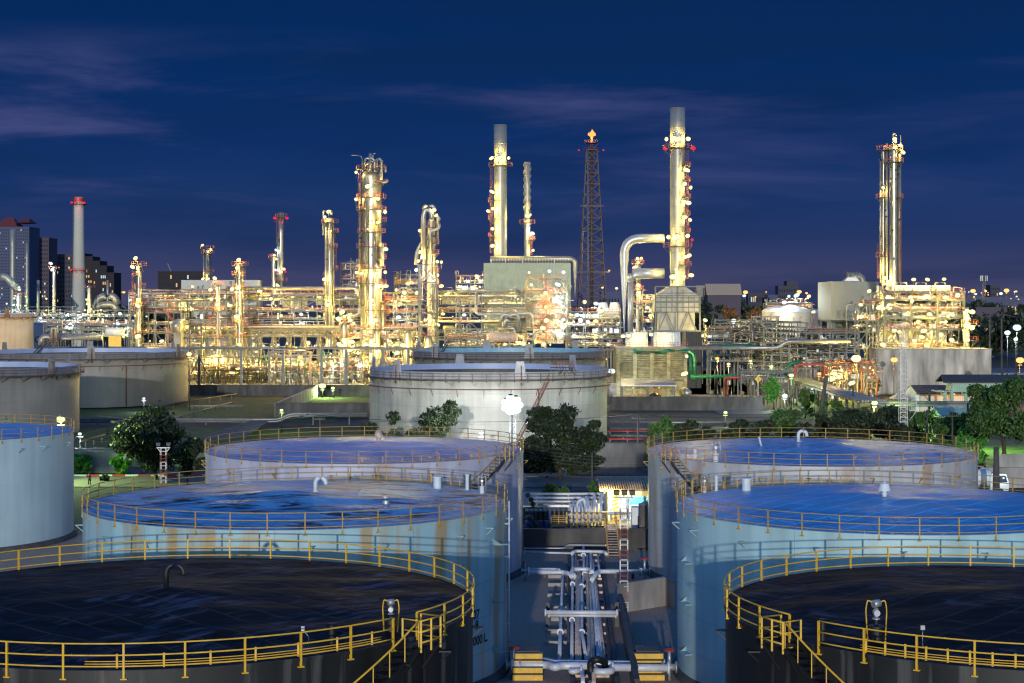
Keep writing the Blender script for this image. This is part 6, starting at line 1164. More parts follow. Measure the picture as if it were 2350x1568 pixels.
# left ducts
Y_=810
b = MB(); b.tube(bend([W(0,634,Y_),W(14,636,Y_),W(44,668,Y_)],4,5),1.9,12); single(b,'flue_duct',M['silverfar'],'curved grey duct descending from the left edge of the photo','duct')
for k,(y0_,y1_,tx) in enumerate(((680,690,'upper'),(700,706,'lower'))): b = MB(); b.tube(bend([W(213-k*4,722,Y_),W(228,y0_,Y_),W(262,y0_-1,Y_),W(272,y1_+10,Y_)],6,5),1.8,12); single(b,'flue_duct',M['silverfar'],tx+' of two fat bent ducts right of the concrete chimney','duct')
run('fat brownish pipe with elbow lying behind the long left tank', [W(*K('A0',370,1300),590),W(*K('A0',375,1232),590),W(*K('A0',440,1228),590),W(*K('A0',920,1230),590)], 1.15, 'silver', 'header_pipe', rad=3)
run('tall square loop pipe at the left end of the low rack', [W(*K('A0',465,1300),585),W(*K('A0',465,1145),585),W(*K('A0',500,1145),585),W(*K('A0',500,1300),585)], .7, 'silverfar', 'loop_pipe', rad=1.6)
run('long silver pipe under the upper deck at the top of the left rack', [W(*K('P1',740,85),562),W(*K('P2',490,85),562),W(*K('P2',505,470),562),W(*K('P2',380,490),562)], .62, 'silver', 'header_pipe', rad=2)
run('dull silver pipe level beneath the top left header', [W(*K('P1',235,228),580),W(*K('P1',820,228),580)], .75, 'beige', 'header_pipe')
for j,(pts,rr,lab) in enumerate((([(385,940),(390,840),(500,830),(600,835),(635,860),(635,1080)],.75,'silver hump-shaped pipe above the exchangers left of the stair tower'),([(430,1030),(432,905),(735,912)],.85,'fat shiny silver elbow pipe left of the stair tower'),([(330,1040),(560,1035),(580,1060)],.7,'short fat silver pipe on two legs left of the stair tower'),([(850,1300),(860,1090),(1120,1090),(1160,1130),(1165,1200)],.6,'silver portal-shaped pipe at the foot of the stair tower'),([(20,500),(15,800),(40,828),(800,822),(830,860),(830,1020)],.5,'long silver pipe crossing below the middle rack'))): run(lab,[W(*K('P3',x,y),533) for x,y in pts],rr,'silver','process_pipe',rad=2.4)
r_ = T('horizontal_vessel','brown horizontal exchanger drum left of the stair tower','vessel',(wx(1140,534),534,wz(788,534))); a_,b_=W(*K('P3',205,1165),534),W(*K('P3',590,1165),534); b = MB(); b.tube([a_-Vector((.8,0,0)),a_,b_,b_+Vector((.8,0,0))],[1.0,1.55,1.55,1.0],20); b.build('shell',M['rustp'],r_)
for t in (.2,.8): b = MB(); v=a_.lerp(b_,t); b.box((v.x-.3,533,0),(v.x+.3,535,v.z-1.3)); b.build('saddle',M['concrete'],r_)
r_ = T('round_vessel','silver round vessel end with a lamp reflected in it, left part of the refinery','vessel',(wx(406,540),540,wz(766,540))); v=W(406,748,540); b = MB(); b.tube([v+Vector((0,-1.6,0)),v+Vector((0,-1.3,0)),v+Vector((0,-.6,0)),v+Vector((0,0,0)),v+Vector((0,9,0))],[.3,1.2,1.9,2.15,2.15],26); b.build('shell',M['silver'],r_); b = MB(); b.box((v.x-1.2,541,0),(v.x+1.2,547,v.z-1.5)); b.build('saddle',M['concrete'],r_)
r_ = T('horizontal_vessel','small cream drum beside yellow pumps at the left','vessel',(wx(264,560),560,0)); v=W(257,762,560); b = MB(); b.tube([v-Vector((2.2,0,0)),v-Vector((1.6,0,0)),v+Vector((3.6,0,0)),v+Vector((4.2,0,0))],[.8,1.5,1.5,.8],18); b.build('shell',M['white'],r_); b = MB(); b.box((v.x-1,559.5,0),(v.x+3,560.5,v.z-1.3)); b.build('saddle',M['yellow'],r_)
# ================================================================ cooling tower, pump shelter
Y_=424; ct = T('cooling_tower','mossy louvred cooling tower with two white fan cylinders on its roof','cooling tower',(wx(1500,Y_),Y_,0)); xa,xb=wx(1415,Y_),wx(1576,Y_); zt=wz(801,Y_)
b = MB(); b.box((xa,Y_+.5,0),(xb,Y_+16,zt)); b.prism([(wx(1407,Y_+8),Y_+8,0),(xa-.003,Y_+.5,0),(xa-.003,Y_+8,0)],(0,0,zt)); b.build('wall',M['louvre'],ct)
for i in range(13):
    z0=wz(872,Y_)+i*(zt-.9-wz(872,Y_))/13
    b = MB(); b.prism([(xa+1.0,Y_+.1,z0+.75),(xb-.9,Y_+.1,z0+.75),(xb-.9,Y_+.1,z0+.1),(xa+1.0,Y_+.1,z0+.1)],(0,.12,0)); b.prism([(xa+1.0,Y_+.1,z0+.1),(xb-.9,Y_+.1,z0+.1),(xb-.9,Y_-.35,z0-.25 if i%3 else z0-.1),(xa+1.0,Y_-.35,z0-.25 if i%3 else z0-.1)],(0,.02,.1)); b.build('louvre_board',M['louvre'],ct)
    b = MB(); b.box((xa+1.0,Y_+.25,z0-.30),(xb-.9,Y_+.49,z0+.08)); b.build('louvre_gap_shade',M['blackp'],ct)  # black strips paint the shade between the boards
for i in range(5): b = MB(); x_=xa+.4+(xb-xa-.8)*i/4; b.box((x_-.45,Y_-.45,0),(x_+.45,Y_+.45,zt-.2)); b.build('pier',M['louvre'],ct)
b = MB(); b.box((xa-.3,Y_-.1,zt),(xb+.3,Y_+16.3,zt+.5)); b.build('roof_slab',M['concrete'],ct)
for x0_,x1_ in ((1436,1486),(1500,1561)):
    xm_=wx((x0_+x1_)/2,Y_+7); r__=(x1_-x0_)/2/FD*(Y_+7); zz_=zt+.5; hh=3.6; b = MB(); b.lathe((xm_,Y_+7,0),[(r__,zz_),(r__*.95,zz_+hh*.3),(r__*.93,zz_+hh*.6),(r__*.97,zz_+hh),(r__*.9,zz_+hh),(r__*.9,zz_+.2)],40); b.build('fan_cylinder',M['white'],ct)
    b = MB()
    for i in range(28): a=2*PI*i/28; b.bar((xm_+(r__+.03)*math.cos(a),Y_+7+(r__+.03)*math.sin(a),zz_),(xm_+(r__*.97+.03)*math.cos(a),Y_+7+(r__*.97+.03)*math.sin(a),zz_+hh),.13)
    b.build('fan_rib',M['white'],ct)
b = MB(); 
for lv in (.6,1.2): b.bar((xa-.3,Y_+.1,zt+.5+lv),(xb+.3,Y_+.1,zt+.5+lv),.08)
for i in range(22): x_=xa-.3+(xb-xa+.6)*i/21; b.bar((x_,Y_+.1,zt+.5),(x_,Y_+.1,zt+1.7),.08)
b.build('railing',M['orange'],ct)
for x_,y_,k in ((1430,772,2.5),(1443,771,3),(1494,768,3),(1512,767,2.4)): lamp(ct,W(x_,y_,Y_+1.2),'w',700*k,.65)
lamp(ct,W(1576,818,419),'w',1300,.7); lamp(ct,W(1571,858,418),'w',1800,.8); lamp(ct,W(1404,852,418),'c',5200,.9)
b = MB(); X_=wx(1408,410); 
for i in range(22): b.box((X_-.9,408+i*.3,i*.27),(X_+.9,408+i*.3+.3,i*.27+.07))
b.bar((X_-.9,408,1),(X_-.9,414.6,7),.1); b.bar((X_+.9,408,1),(X_+.9,414.6,7),.1); single(b,'metal_stair',M['galv'],'steep grey stair between the middle tank and the cooling tower','stair')
Y_=412; sh_=T('pump_shelter','open pump shelter with a ribbed roof at the foot of the cooling tower','shelter',(wx(1488,Y_),Y_,0)); xa,xb=wx(1423,Y_),wx(1553,Y_)
b = MB(); b.prism([(xa,Y_-1,wz(886,Y_)),(xb,Y_-1,wz(886,Y_)),(xb-.6,Y_+5,wz(873,Y_)),(xa+.6,Y_+5,wz(873,Y_))],(0,0,.15))
n_=40
for i in range(n_): t=(i+.5)/n_; b.bar((xa+(xb-xa)*t,Y_-1,wz(886,Y_)+.2),(xa+.6+(xb-xa-1.2)*t,Y_+5,wz(873,Y_)+.2),.14)
b.build('roof',M['galv'],sh_)
for x_ in (1428,1488,1547):
    for yy in (Y_-.5,Y_+4.5): b = MB(); X_=wx(x_,Y_); b.box((X_-.15,yy-.15,0),(X_+.15,yy+.15,wz(887,Y_))); b.bar((X_,yy,wz(887,Y_)-1.6),(X_+1.2,yy,wz(887,Y_)-.1),.14); b.build('post',M['steel'],sh_)
for i,(x_,s_,tx) in enumerate(((1438,.8,'left'),(1470,.8,'middle'),(1502,1.25,'right, largest'))):
    X_=wx(x_,Y_+1); r_=T('pump','black vertical pump with an orange guard ring under the shelter, '+tx,'pump',(X_,Y_+1,0)); b = MB(); b.lathe((X_,Y_+1,0),[(s_*1.0,0),(s_*1.0,1.6*s_),(s_*1.25,1.7*s_),(s_*1.25,2.3*s_),(s_*.8,2.6*s_),(.01,2.9*s_)],20); b.build('motor',M['blackp'],r_)
    b = MB(); b.lathe((X_,Y_+1,0),[(s_*1.28,1.9*s_),(s_*1.45,1.9*s_),(s_*1.45,2.1*s_),(s_*1.28,2.1*s_)],20,sm=False)
    for k in range(10): a=2*PI*k/10; b.bar((X_+1.4*s_*math.cos(a),Y_+1+1.4*s_*math.sin(a),2*s_),(X_+1.4*s_*math.cos(a),Y_+1+1.4*s_*math.sin(a),3.6*s_),.06)
    b.tube([(X_+1.4*s_*math.cos(2*PI*k/16),Y_+1+1.4*s_*math.sin(2*PI*k/16),3.6*s_) for k in range(17)],.05,4); b.build('guard_rail',M['orange'],r_)
r_=T('control_cabinet','pale green switch cabinet with red and green lights under the shelter','cabinet',(wx(1541,Y_-1),Y_-1,0)); b = MB(); b.box((wx(1532,Y_),Y_-1,.4),(wx(1546,Y_),Y_-.2,wz(915,Y_)+.9)); b.build('box',M['ribmint'],r_)
for dx,dz,c_ in ((-.9,0,'g'),(.9,0,'r'),(-.9,-.9,'g'),(.9,-.9,'r')): b = MB(); v=W(1539,916,Y_-1); b.box((v.x+dx*.5-.12,Y_-1.06,v.z+dz*.6-.12),(v.x+dx*.5+.12,Y_-1.004,v.z+dz*.6+.12)); b.build('indicator',EM[c_],r_)
v=W(1576,902,412); r_=T('horizontal_vessel','silver round-ended vessel right of the pump shelter','vessel',(v.x,v.y,0)); b = MB(); b.tube([v+Vector((0,-.9,0)),v+Vector((0,-.8,0)),v+Vector((0,-.45,0)),v,v+Vector((0,6,0))],[.2,.6,1.0,1.15,1.15],24); b.build('shell',M['silver'],r_); b = MB(); b.box((v.x-.8,412.2,0),(v.x+.8,413,v.z-.8)); b.build('saddle',M['concrete'],r_)
lamp(sh_,(wx(1515,Y_),Y_+3,wz(892,Y_)),'w',900,.2); lamp(sh_,(wx(1455,Y_),Y_+3,wz(892,Y_)),'w',900,.2)
# white cooling cells
for i,(xa_,xb_) in enumerate(((1372,1398),(1398.5,1424))):
    Y_=572; r_=T('cooling_cell',('left','right')[i]+' white glowing cooling cell with a tapered fan hood behind the tall elbow duct','cooling cell',(wx((xa_+xb_)/2,Y_),Y_,0)); b = MB(); b.box((wx(xa_,Y_),Y_,wz(720,Y_)),(wx(xb_,Y_),Y_+8,wz(708,Y_))); b.build('casing',M['white'],r_); b = MB(); b.lathe((wx((xa_+xb_)/2,Y_),Y_+4,0),[(1.9,wz(708,Y_)),(1.6,wz(700,Y_)),(1.4,wz(694,Y_)),(1.2,wz(694,Y_))],24); b.build('fan_hood',M['white'],r_)
    b = MB(); b.box((wx(xa_,Y_)+.3,Y_+.5,0),(wx(xa_,Y_)+.8,Y_+1,wz(720,Y_))); b.box((wx(xb_,Y_)-.8,Y_+.5,0),(wx(xb_,Y_)-.3,Y_+1,wz(720,Y_))); b.build('leg',M['steel'],r_)
# air coolers on top of the right structure
for i in range(3):
    Y_=488; xa_,xb_=2052+i*44.5,2052+i*44.5+42; r_=T('air_cooler',('left','middle','right')[i]+' of three cream air-cooler boxes on top of the big lit structure','air cooler',(wx(xa_,Y_),Y_,wz(671,Y_))); b = MB(); b.box((wx(xa_,Y_),Y_+1,wz(667,Y_)),(wx(xb_,Y_),Y_+9,wz(655,Y_))); b.build('casing',M['white'],r_)
    b = MB(); xm_=(wx(xa_,Y_)+wx(xb_,Y_))/2; b.lathe((xm_,Y_+5,0),[(1.2,wz(684,Y_)),(2.4,wz(668,Y_))],20); b.build('plenum',M['beige'],r_)
    b = MB(); b.tube(bend([(xm_-1.5,Y_+2,wz(655,Y_)),(xm_-1.5,Y_+2,wz(649,Y_)),(xm_+1.5,Y_+2,wz(649,Y_)),(xm_+1.5,Y_+2,wz(655,Y_))],.5,3),.22,8); b.build('inlet_pipe',M['silver'],r_)
    b = MB()
    for k in range(4): x_=wx(xa_,Y_)+.2+k*1.6; b.bar((x_,Y_+1.1,wz(671,Y_)),(x_,Y_+1.1,wz(667,Y_)),.2)
    b.build('leg',M['beige'],r_)
# ================================================================ right: ribbed box, domed tanks, concrete wall box, sheds
r_=T('waste_heat_boiler','tall grey ribbed box building raised on legs with a bent duct on its roof','building',(wx(1945,530),530,0)); P0,P1_,P2_,P3_=(wx(1877,545),545),(wx(1907,520),520),(wx(2016,528),528),(wx(1990,560),560)
zt,zb_=wz(646,520),wz(735,520); b = MB(); b.prism([(p[0],p[1],zb_) for p in (P0,P1_,P2_,P3_)],(0,0,zt-zb_)); b.build('casing',M['ribgrey'],r_)
b = MB(); b.prism([(P1_[0]+1,P1_[1]+3,wz(760,520)),(P2_[0]-5,P2_[1]+3,wz(760,520)),(P2_[0]-5,P2_[1]+12,wz(760,520)),(P1_[0]+1,P1_[1]+12,wz(760,520))],(0,0,zb_-wz(760,520))); b.build('hopper',M['ribgreen'],r_)
for p in (P0,P1_,P2_,P3_): b = MB(); b.box((p[0]-.5 if p!=P0 else p[0],p[1]+.5,0),(p[0]+.2 if p!=P0 else p[0]+.7,p[1]+1.2,zb_)); b.build('leg',M['steel'],r_)
b = MB(); b.prism([(p[0]+(.6 if i in (1,2) else -.6)*0,p[1]-.4,zb_-.5) for i,p in enumerate((P0,P1_,P2_,P3_))],(0,0,.45)); b.build('ring_beam',M['steel'],r_)
b = MB(); b.tube(bend([W(*K('A3',895,535),534),W(*K('A3',1005,535),534),W(*K('A3',1008,690),534)],3,6),1.45,16); b.build('duct',M['silverfar'],r_)
for i in range(5): b = MB(); v=W(*K('A3',900+i*20,535),534); b.tube([v-Vector((.15,0,0)),v+Vector((.15,0,0))],1.65,16); b.build('duct_flange',M['silverfar'],r_)
b = MB(); b.prism([W(*K('A3',875,566),532),W(*K('A3',985,566),532),W(*K('A3',960,540),532),W(*K('A3',900,540),532)],(0,4,0)); b.build('duct_hood',M['galv'],r_)
def dome_tank(lab, x_, w_, yw, yd, Y_, m):
    R=w_/2/FD*Y_; r_=T('dome_tank',lab,'storage tank',(wx(x_,Y_),Y_,0)); zw=wz(yw,Y_); zd=wz(yd,Y_); b = MB(); b.lathe((wx(x_,Y_),Y_,0),[(R,0),(R,zw*.5),(R,zw)],60); b.build('wall',m,r_)
    pr=[(R+.1,zw),(R+.1,zw+.2)]+[(max(R*math.cos(a),.01),zw+.2+(zd-zw)*math.sin(a)) for a in [PI/2*i/8 for i in range(1,9)]]; b = MB(); b.lathe((wx(x_,Y_),Y_,0),pr,60); b.build('roof',M['white'],r_); return r_
dt=dome_tank('white domed tank with a floodlit roof and stair, right of the furnace',1804,110,716,703,548,mat('ivory_wall',(.62,.58,.5),.5,0,.12,.2)); lamp(dt,W(1800,705,540)+Vector((0,0,1.5)),'c',4500,.9); lamp(dt,W(1775,737,538),'w',2200,.9)
dt=dome_tank('pinkish domed tank behind the white domed one',1846,80,718,708,585,mat('pink_wall',(.58,.42,.40),.5,0,.12,.2))
unit('orange railed platform crowded with valves above the white domed tank', 1760, 1864, 552, 7, [708,706.9,696], 3, seed=61, brace='', npipe=10, vert=26, rails=(708,(696,1790,1850)), clutter=3, name='process_unit', cat='process unit', base=0)
b = MB(); Y_=470; x_a,x_b=wx(2010,Y_),wx(2275,Y_); r_=T('blast_wall','big blank weathered concrete wall block below the lit structure at the right','wall',(wx(2140,Y_),Y_,0)); b.box((x_a,Y_,0),(x_b,Y_+9,wz(802,Y_))); b.build('wall',M['wallconc'] if 'wallconc' in M else M['stainedconc'],r_); b = MB(); b.box((x_a-.15,Y_-.15,wz(802,Y_)),(x_b+.15,Y_+9.15,wz(802,Y_)+.25)); b.build('coping',M['concrete'],r_)
def gable(lab, x0,x1,yr,ye,yb_,Y_,dep,mw,mr,name='house',base=None, side=False, cat='house'):
    X0,X1=wx(x0,Y_),wx(x1,Y_); zr,ze=wz(yr,Y_),wz(ye,Y_); z0=0 if base is None else base; r_=T(name,lab,cat,((X0+X1)/2,Y_,z0)); b = MB(); b.prism([(X0,Y_,z0),(X0,Y_+dep,z0),(X0,Y_+dep,ze),(X0,Y_+dep/2,zr-.1),(X0,Y_,ze)],(X1-X0,0,0)); b.build('wall',M[mw],r_)
    b = MB(); b.prism([(X0-.8,Y_-.9,ze-.4),(X0-.8,Y_+dep/2,zr),(X0-.8,Y_+dep/2,zr+.25),(X0-.8,Y_-.9,ze-.15)],(X1-X0+1.6,0,0)); b.prism([(X0-.8,Y_+dep/2,zr),(X0-.8,Y_+dep+.9,ze-.4),(X0-.8,Y_+dep+.9,ze-.15),(X0-.8,Y_+dep/2,zr+.25)],(X1-X0+1.6,0,0)); b.build('roof',M[mr],r_); return r_
h1=gable('white house with dark ribbed gable roof in front of the concrete wall',2112,2275,889,901,925,392,12,'ribwhite','ribdark')
b = MB(); X_=wx(2104,392); b.prism([(X_,393,0),(X_,403,0),(X_,403,wz(903,392)),(X_,398,wz(889,392)),(X_,393,wz(903,392))],(2,0,0)); b.build('gable_wall',M['white'],h1)
lamp(h1,W(2190,905,389),'o',1600,.25); 
g_=T('conveyor_gallery','green-lit raised gallery with dark ribbed roof crossing to the right edge','gallery',(wx(2260,372),372,0)); Y_=372; b = MB(); b.box((wx(2184,Y_),Y_,wz(898,Y_)),(wx(2400,Y_),Y_+5,wz(878,Y_))); b.build('wall',M['ribmint'],g_); b = MB(); b.prism([(wx(2162,Y_),Y_-.8,wz(879,Y_)),(wx(2400,Y_),Y_-.8,wz(879,Y_)),(wx(2400,Y_),Y_+3,wz(863,Y_)),(wx(2168,Y_),Y_+3,wz(863,Y_))],(0,0,.2)); b.prism([(wx(2168,Y_),Y_+3,wz(863,Y_)),(wx(2400,Y_),Y_+3,wz(863,Y_)),(wx(2400,Y_),Y_+6,wz(879,Y_)),(wx(2162,Y_),Y_+6,wz(879,Y_))],(0,0,.2)); b.build('roof',M['ribdark'],g_)
b = MB(); b.box((wx(2150,Y_),Y_-.2,wz(900,Y_)),(wx(2400,Y_),Y_+5.2,wz(898,Y_))); b.build('floor_beam',M['ribmint'],g_)
for x_ in (2172,2188,2221,2290): b = MB(); X_=wx(x_,Y_); b.box((X_-.35,Y_+1,0),(X_+.35,Y_+1.7,wz(900,Y_))); b.build('post',M['ribmint'],g_)
b = MB(); b.bar((wx(2172,Y_),Y_+.8,wz(915,Y_)),(wx(2160,Y_),Y_+.8,wz(900,Y_)),.25); b.bar((wx(2221,Y_),Y_+.8,wz(918,Y_)),(wx(2208,Y_),Y_+.8,wz(900,Y_)),.25); b.build('brace',M['ribmint'],g_)
gable('low shed with pale green ribbed roof below the level pipes',2166,2268,941,953,965,318,9,'ribmint','ribmint','shed',cat='shed')
r_=T('pavilion','small pavilion with a ribbed pyramid roof at the foot of the concrete wall','pavilion',(wx(2066,400),400,0)); Y_=400; xm_=wx(2066,Y_); b = MB(); ww=(wx(2085,Y_)-wx(2046,Y_))/2*1.1; z0_,z1_=wz(915,Y_),wz(896,Y_); k=len(b.v); b.v+=[(xm_-ww,Y_-ww,z0_),(xm_+ww,Y_-ww,z0_),(xm_+ww,Y_+ww,z0_),(xm_-ww,Y_+ww,z0_),(xm_,Y_,z1_)]; [b.face([k+i,k+(i+1)%4,k+4]) for i in range(4)]; b.face([k+3,k+2,k+1,k]); b.build('roof',M['ribroof'],r_)
for sx in (-1,1):
    for sy in (-1,1): b = MB(); b.box((xm_+sx*ww*.85-.1,Y_+sy*ww*.85-.1,0),(xm_+sx*ww*.85+.1,Y_+sy*ww*.85+.1,z0_)); b.build('post',M['steel'],r_)
# white lattice mast
Y_=282; r_=T('lattice_mast','tall white lattice mast with a camera arm in front of the concrete wall','lattice mast',(wx(2072.5,Y_),Y_,0)); zt=wz(762,Y_); lattice(r_,wx(2072.5,Y_),Y_,0,zt,1.35,1.0,26,M['galv'],'mast_section',.08,None,False); b = MB(); X_=wx(2072.5,Y_); b.bar((X_,Y_,zt),(X_,Y_,zt+1.2),.1); b.box((X_-.9,Y_-.2,zt+1.1),(X_+.5,Y_+.2,zt+1.3)); b.build('head',M['galv'],r_)
b = MB(); zq=wz(942,Y_); b.box((X_+.9,Y_-.8,zq),(X_+2.1,Y_+.8,zq+.08)); b.bar((X_+2.1,Y_-.8,zq),(X_+2.1,Y_-.8,zq+2.4),.06); b.bar((X_+.9,Y_-.8,zq+2.4),(X_+2.1,Y_-.8,zq+2.4),.06); b.bar((X_+.9,Y_-.8,zq+1.2),(X_+2.1,Y_-.8,zq+1.2),.06); b.bar((X_+.9,Y_-.8,zq-1.6),(X_+2.1,Y_-.8,zq),.06); b.build('service_platform',M['white'],r_)
# ================================================================ street lamps (lit)
SLs=[('brightest white floodlight on a lattice pole in front of the middle tank',1175,930,250,'c',52000,.9),('small white lamp beside the foot of the middle tank',1105,995,270,'c',2600,.42),('orange street lamp in front of the big concrete wall',2052,826,450,'o',9000,.95),('big white street lamp left of the concrete wall',1965,823,440,'w',26000,1.3),('green-white lamp beside the big right tree',2247,934,290,'g',34000,.75),('large orange street lamp at the right edge',2341,827,410,'o',14000,1.0),
 ('yellow lamp on a short post in front of the nearest left open tank',139,963,238,'g',30000,.62),('green-white lamp at the corner of the slanting dike wall',740,886,455,'g',15000,.95),('small green-white lamp right of the corner lamp',764,891,452,'g',4000,.5),('small yellow lamp on a pole above the grey dike wall',646,942,330,'g',1200,.35),('white lamp beside the plant road under the green gantry',1801,909,395,'c',5200,.65),('yellow-white lamp on the green gantry end',1816,862,405,'g',4000,.6),('orange lamp beneath the V-braced truss bridge',1646,823,455,'o',16000,.55),('white lamp hanging beneath the V-braced truss bridge',1672,836,458,'w',4500,.5),('greenish lamp among the truss bridge pipes',1722,829,456,'g',4500,.5),('green-white lamp on the dense receding rack',1770,841,450,'g',4500,.55),
 ('green-white lamp above the upper part of the pipe trestle',1873,878,420,'g',9000,.5),('green-white lamp over the middle of the pipe trestle',1928,899,375,'g',9000,.55),('green-white lamp at the lower end of the pipe trestle',2007,925,325,'g',12000,.6),('orange lamp left of the trestle head',1880,858,425,'o',4000,.5),('small orange lamp on the leaning pole',1896,861,380,'o',1500,.3),('small green-white lamp by the dark tank below the trees',1665,947,345,'g',2200,.4),('green-white lamp in front of the pale green shed',2183,955,312,'g',3600,.4),('white starry lamp above the distant railed pipe band',1684,736,600,'c',9000,.9),
 ('brilliant blue-white floodlight at the right edge, upper',2334,752,600,'c',16000,1.5),('blue-white floodlight at the right edge, lower left',2312,764,600,'c',8000,1.1),('small blue-white floodlight below the other two at the right edge',2331,779,598,'c',5000,.8),('orange lamp behind the right end of the concrete wall',2234,838-23,560,'o',5000,.6),
 ('white hooded lamp lighting the wall of the long left tank',330,915,392,'c',1800,.35),('white lamp beside the foot of the nearest left open tank',183,996,262,'c',1600,.3),('pale lamp at the rim corner of the long left tank',434,813,400,'w',2600,.6),('yellow lamp above the rim of the long left tank',315,803,470,'w',3000,.6)]
for s_ in SLs:
    r_ = street_lamp(*s_)
    if s_[1] == 1175:      # a directional floodlight: aimed at the tank behind it, not at the ground
        for o_ in list(S.objects):
            if o_.type == 'LIGHT' and o_.parent and o_.parent.parent == r_:
                sp_ = bpy.data.lights.new('lamp_light', 'SPOT'); sp_.energy = 60000; sp_.spot_size = math.radians(140); sp_.spot_blend = .5; sp_.color = (.92,.97,1); sp_.shadow_soft_size = .8
                q_ = bpy.data.objects.new('lamp_light', sp_); S.collection.objects.link(q_); q_.parent = o_.parent; q_.location = o_.location+Vector((0,3.2,.6)); q_.rotation_euler = Vector((.05,1,.03)).to_track_quat('-Z','Y').to_euler(); o_.data.energy = 2500
        for a_ in range(7): lamp(r_, W(1175,930,250)+Vector((.95*math.cos(a_*.898), .2, .95*math.sin(a_*.898))), 'c', 0, .78, name='lamp_head', light=False)  # extra heads added round the lamp imitate its wide glare; they cast no light
P_=gy(1113)
# distant orange and white lights
for i,(x_,y_,c_,r__,tx) in enumerate(((1711,671,'o',2.2,'orange lamp star left of the white office block'),(1708,679,'c',1.6,'white light just below the leftmost orange lamp star'),(1834,670,'o',2.2,'orange lamp star right of the white office block'),(1851,673,'o',1.2,'small orange lamp right of the office block star'),(2233,668,'o',2.4,'orange lamp star left of the distant radio mast'),(2205,669,'o',1.2,'tiny orange lamp farthest left of the right skyline'),(2262,668,'o',1.2,'tiny orange lamp just right of the radio mast'),(2310,667,'o',2.4,'orange lamp star at the right end of the skyline'),(2297,674,'c',1.6,'white light beneath the right orange star'),(2332,669,'o',1.1,'tiny orange lamp nearest the right edge'),(2239,675,'c',1.2,'white light below the orange star by the mast'),(2313,706,'o',1.6,'orange lamp among the dark trees at the right'),(1415,662,'w',1.3,'pale yellow lamp between flare tower and tall duct'),(274,671,'o',1.9,'orange lamp star right of the stepped apartments, left one'),(284,671,'o',1.4,'orange lamp star right of the stepped apartments, right one'),(1383,660,'w',1.2,'pale lamp just right of the flare tower leg'))):
    street_lamp('distant '+tx, x_, y_, 1500, c_, 9000 if c_=='o' else 5000, r__, name='distant_lamp')
rc=random.Random(4)
for i in range(22):
    x_=rc.uniform(2185,2348) if i<15 else rc.uniform(1600,1775); y_=rc.uniform(668,690)
    lab_='small '+('orange' if i%3 else 'white')+' light scattered along the '+('right' if i<15 else 'middle')+' skyline'
    street_lamp(lab_, x_, y_, rc.uniform(1250,1600), 'o' if i%3 else 'c', 1500, rc.uniform(.5,.95), name='distant_lamp', group=lab_+'s')
# ================================================================ city
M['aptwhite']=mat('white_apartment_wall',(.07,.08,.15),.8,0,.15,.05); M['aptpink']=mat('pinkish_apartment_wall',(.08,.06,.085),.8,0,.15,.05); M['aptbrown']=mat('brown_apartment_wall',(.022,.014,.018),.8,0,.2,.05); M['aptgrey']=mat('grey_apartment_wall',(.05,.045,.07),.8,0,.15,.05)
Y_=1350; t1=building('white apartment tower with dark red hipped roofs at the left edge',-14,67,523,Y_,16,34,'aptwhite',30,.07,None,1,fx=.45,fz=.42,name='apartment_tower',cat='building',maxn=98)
for x0,x1,ya,yb_ in ((-12,40,523,498),(36,68,514,500)):
    b = MB(); X0,X1=wx(x0,Y_),wx(x1,Y_); z0_,z1_=wz(ya,Y_),wz(yb_,Y_); xm_=(X0+X1)/2; k=0; b.v+=[(X0,Y_-1,z0_+.95),(X1,Y_-1,z0_+.95),(X1,Y_+22,z0_+.95),(X0,Y_+22,z0_+.95),(xm_-3,Y_+10,z1_),(xm_+3,Y_+10,z1_)]; [b.face(q) for q in ((0,1,5,4),(1,2,5),(2,3,4,5),(3,0,4),(3,2,1,0))]; b.build('roof',mat('dark_red_roof',(.16,.03,.03),.8),t1)
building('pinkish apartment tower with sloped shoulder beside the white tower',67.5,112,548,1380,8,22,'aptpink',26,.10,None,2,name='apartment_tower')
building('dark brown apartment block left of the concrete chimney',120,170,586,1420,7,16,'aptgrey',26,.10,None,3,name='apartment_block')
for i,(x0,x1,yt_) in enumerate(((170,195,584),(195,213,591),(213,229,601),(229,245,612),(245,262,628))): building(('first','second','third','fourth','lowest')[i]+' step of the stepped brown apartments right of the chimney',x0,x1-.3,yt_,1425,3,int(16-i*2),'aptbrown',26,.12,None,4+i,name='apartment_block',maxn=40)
building('dim apartment block with blue-lit roof behind the dim slim column',362,468,625,1500,16,7,'aptbrown',26,.04,None,12,name='apartment_block',maxn=60)
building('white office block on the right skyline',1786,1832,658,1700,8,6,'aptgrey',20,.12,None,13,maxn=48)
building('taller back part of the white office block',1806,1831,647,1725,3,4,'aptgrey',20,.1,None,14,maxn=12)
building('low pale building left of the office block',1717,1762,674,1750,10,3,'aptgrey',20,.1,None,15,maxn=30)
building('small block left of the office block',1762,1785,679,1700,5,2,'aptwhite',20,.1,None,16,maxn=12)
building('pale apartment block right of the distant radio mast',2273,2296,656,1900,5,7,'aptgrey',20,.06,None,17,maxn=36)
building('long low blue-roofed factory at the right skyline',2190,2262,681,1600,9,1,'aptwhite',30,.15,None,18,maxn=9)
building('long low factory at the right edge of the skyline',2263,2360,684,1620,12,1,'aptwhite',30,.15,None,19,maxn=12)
building('low warehouse between flare tower and tall duct',1380,1424,672,1400,6,2,'aptwhite',30,.25,None,20,maxn=12)
building('pale yard building with lit windows among the right trees',2240,2310,709,900,7,1,'aptpink',10,.4,None,21,maxn=7)
gable('house with steep dark brown roof right of the furnace',1624,1700,652,676,690,1200,16,'aptpink','tile')
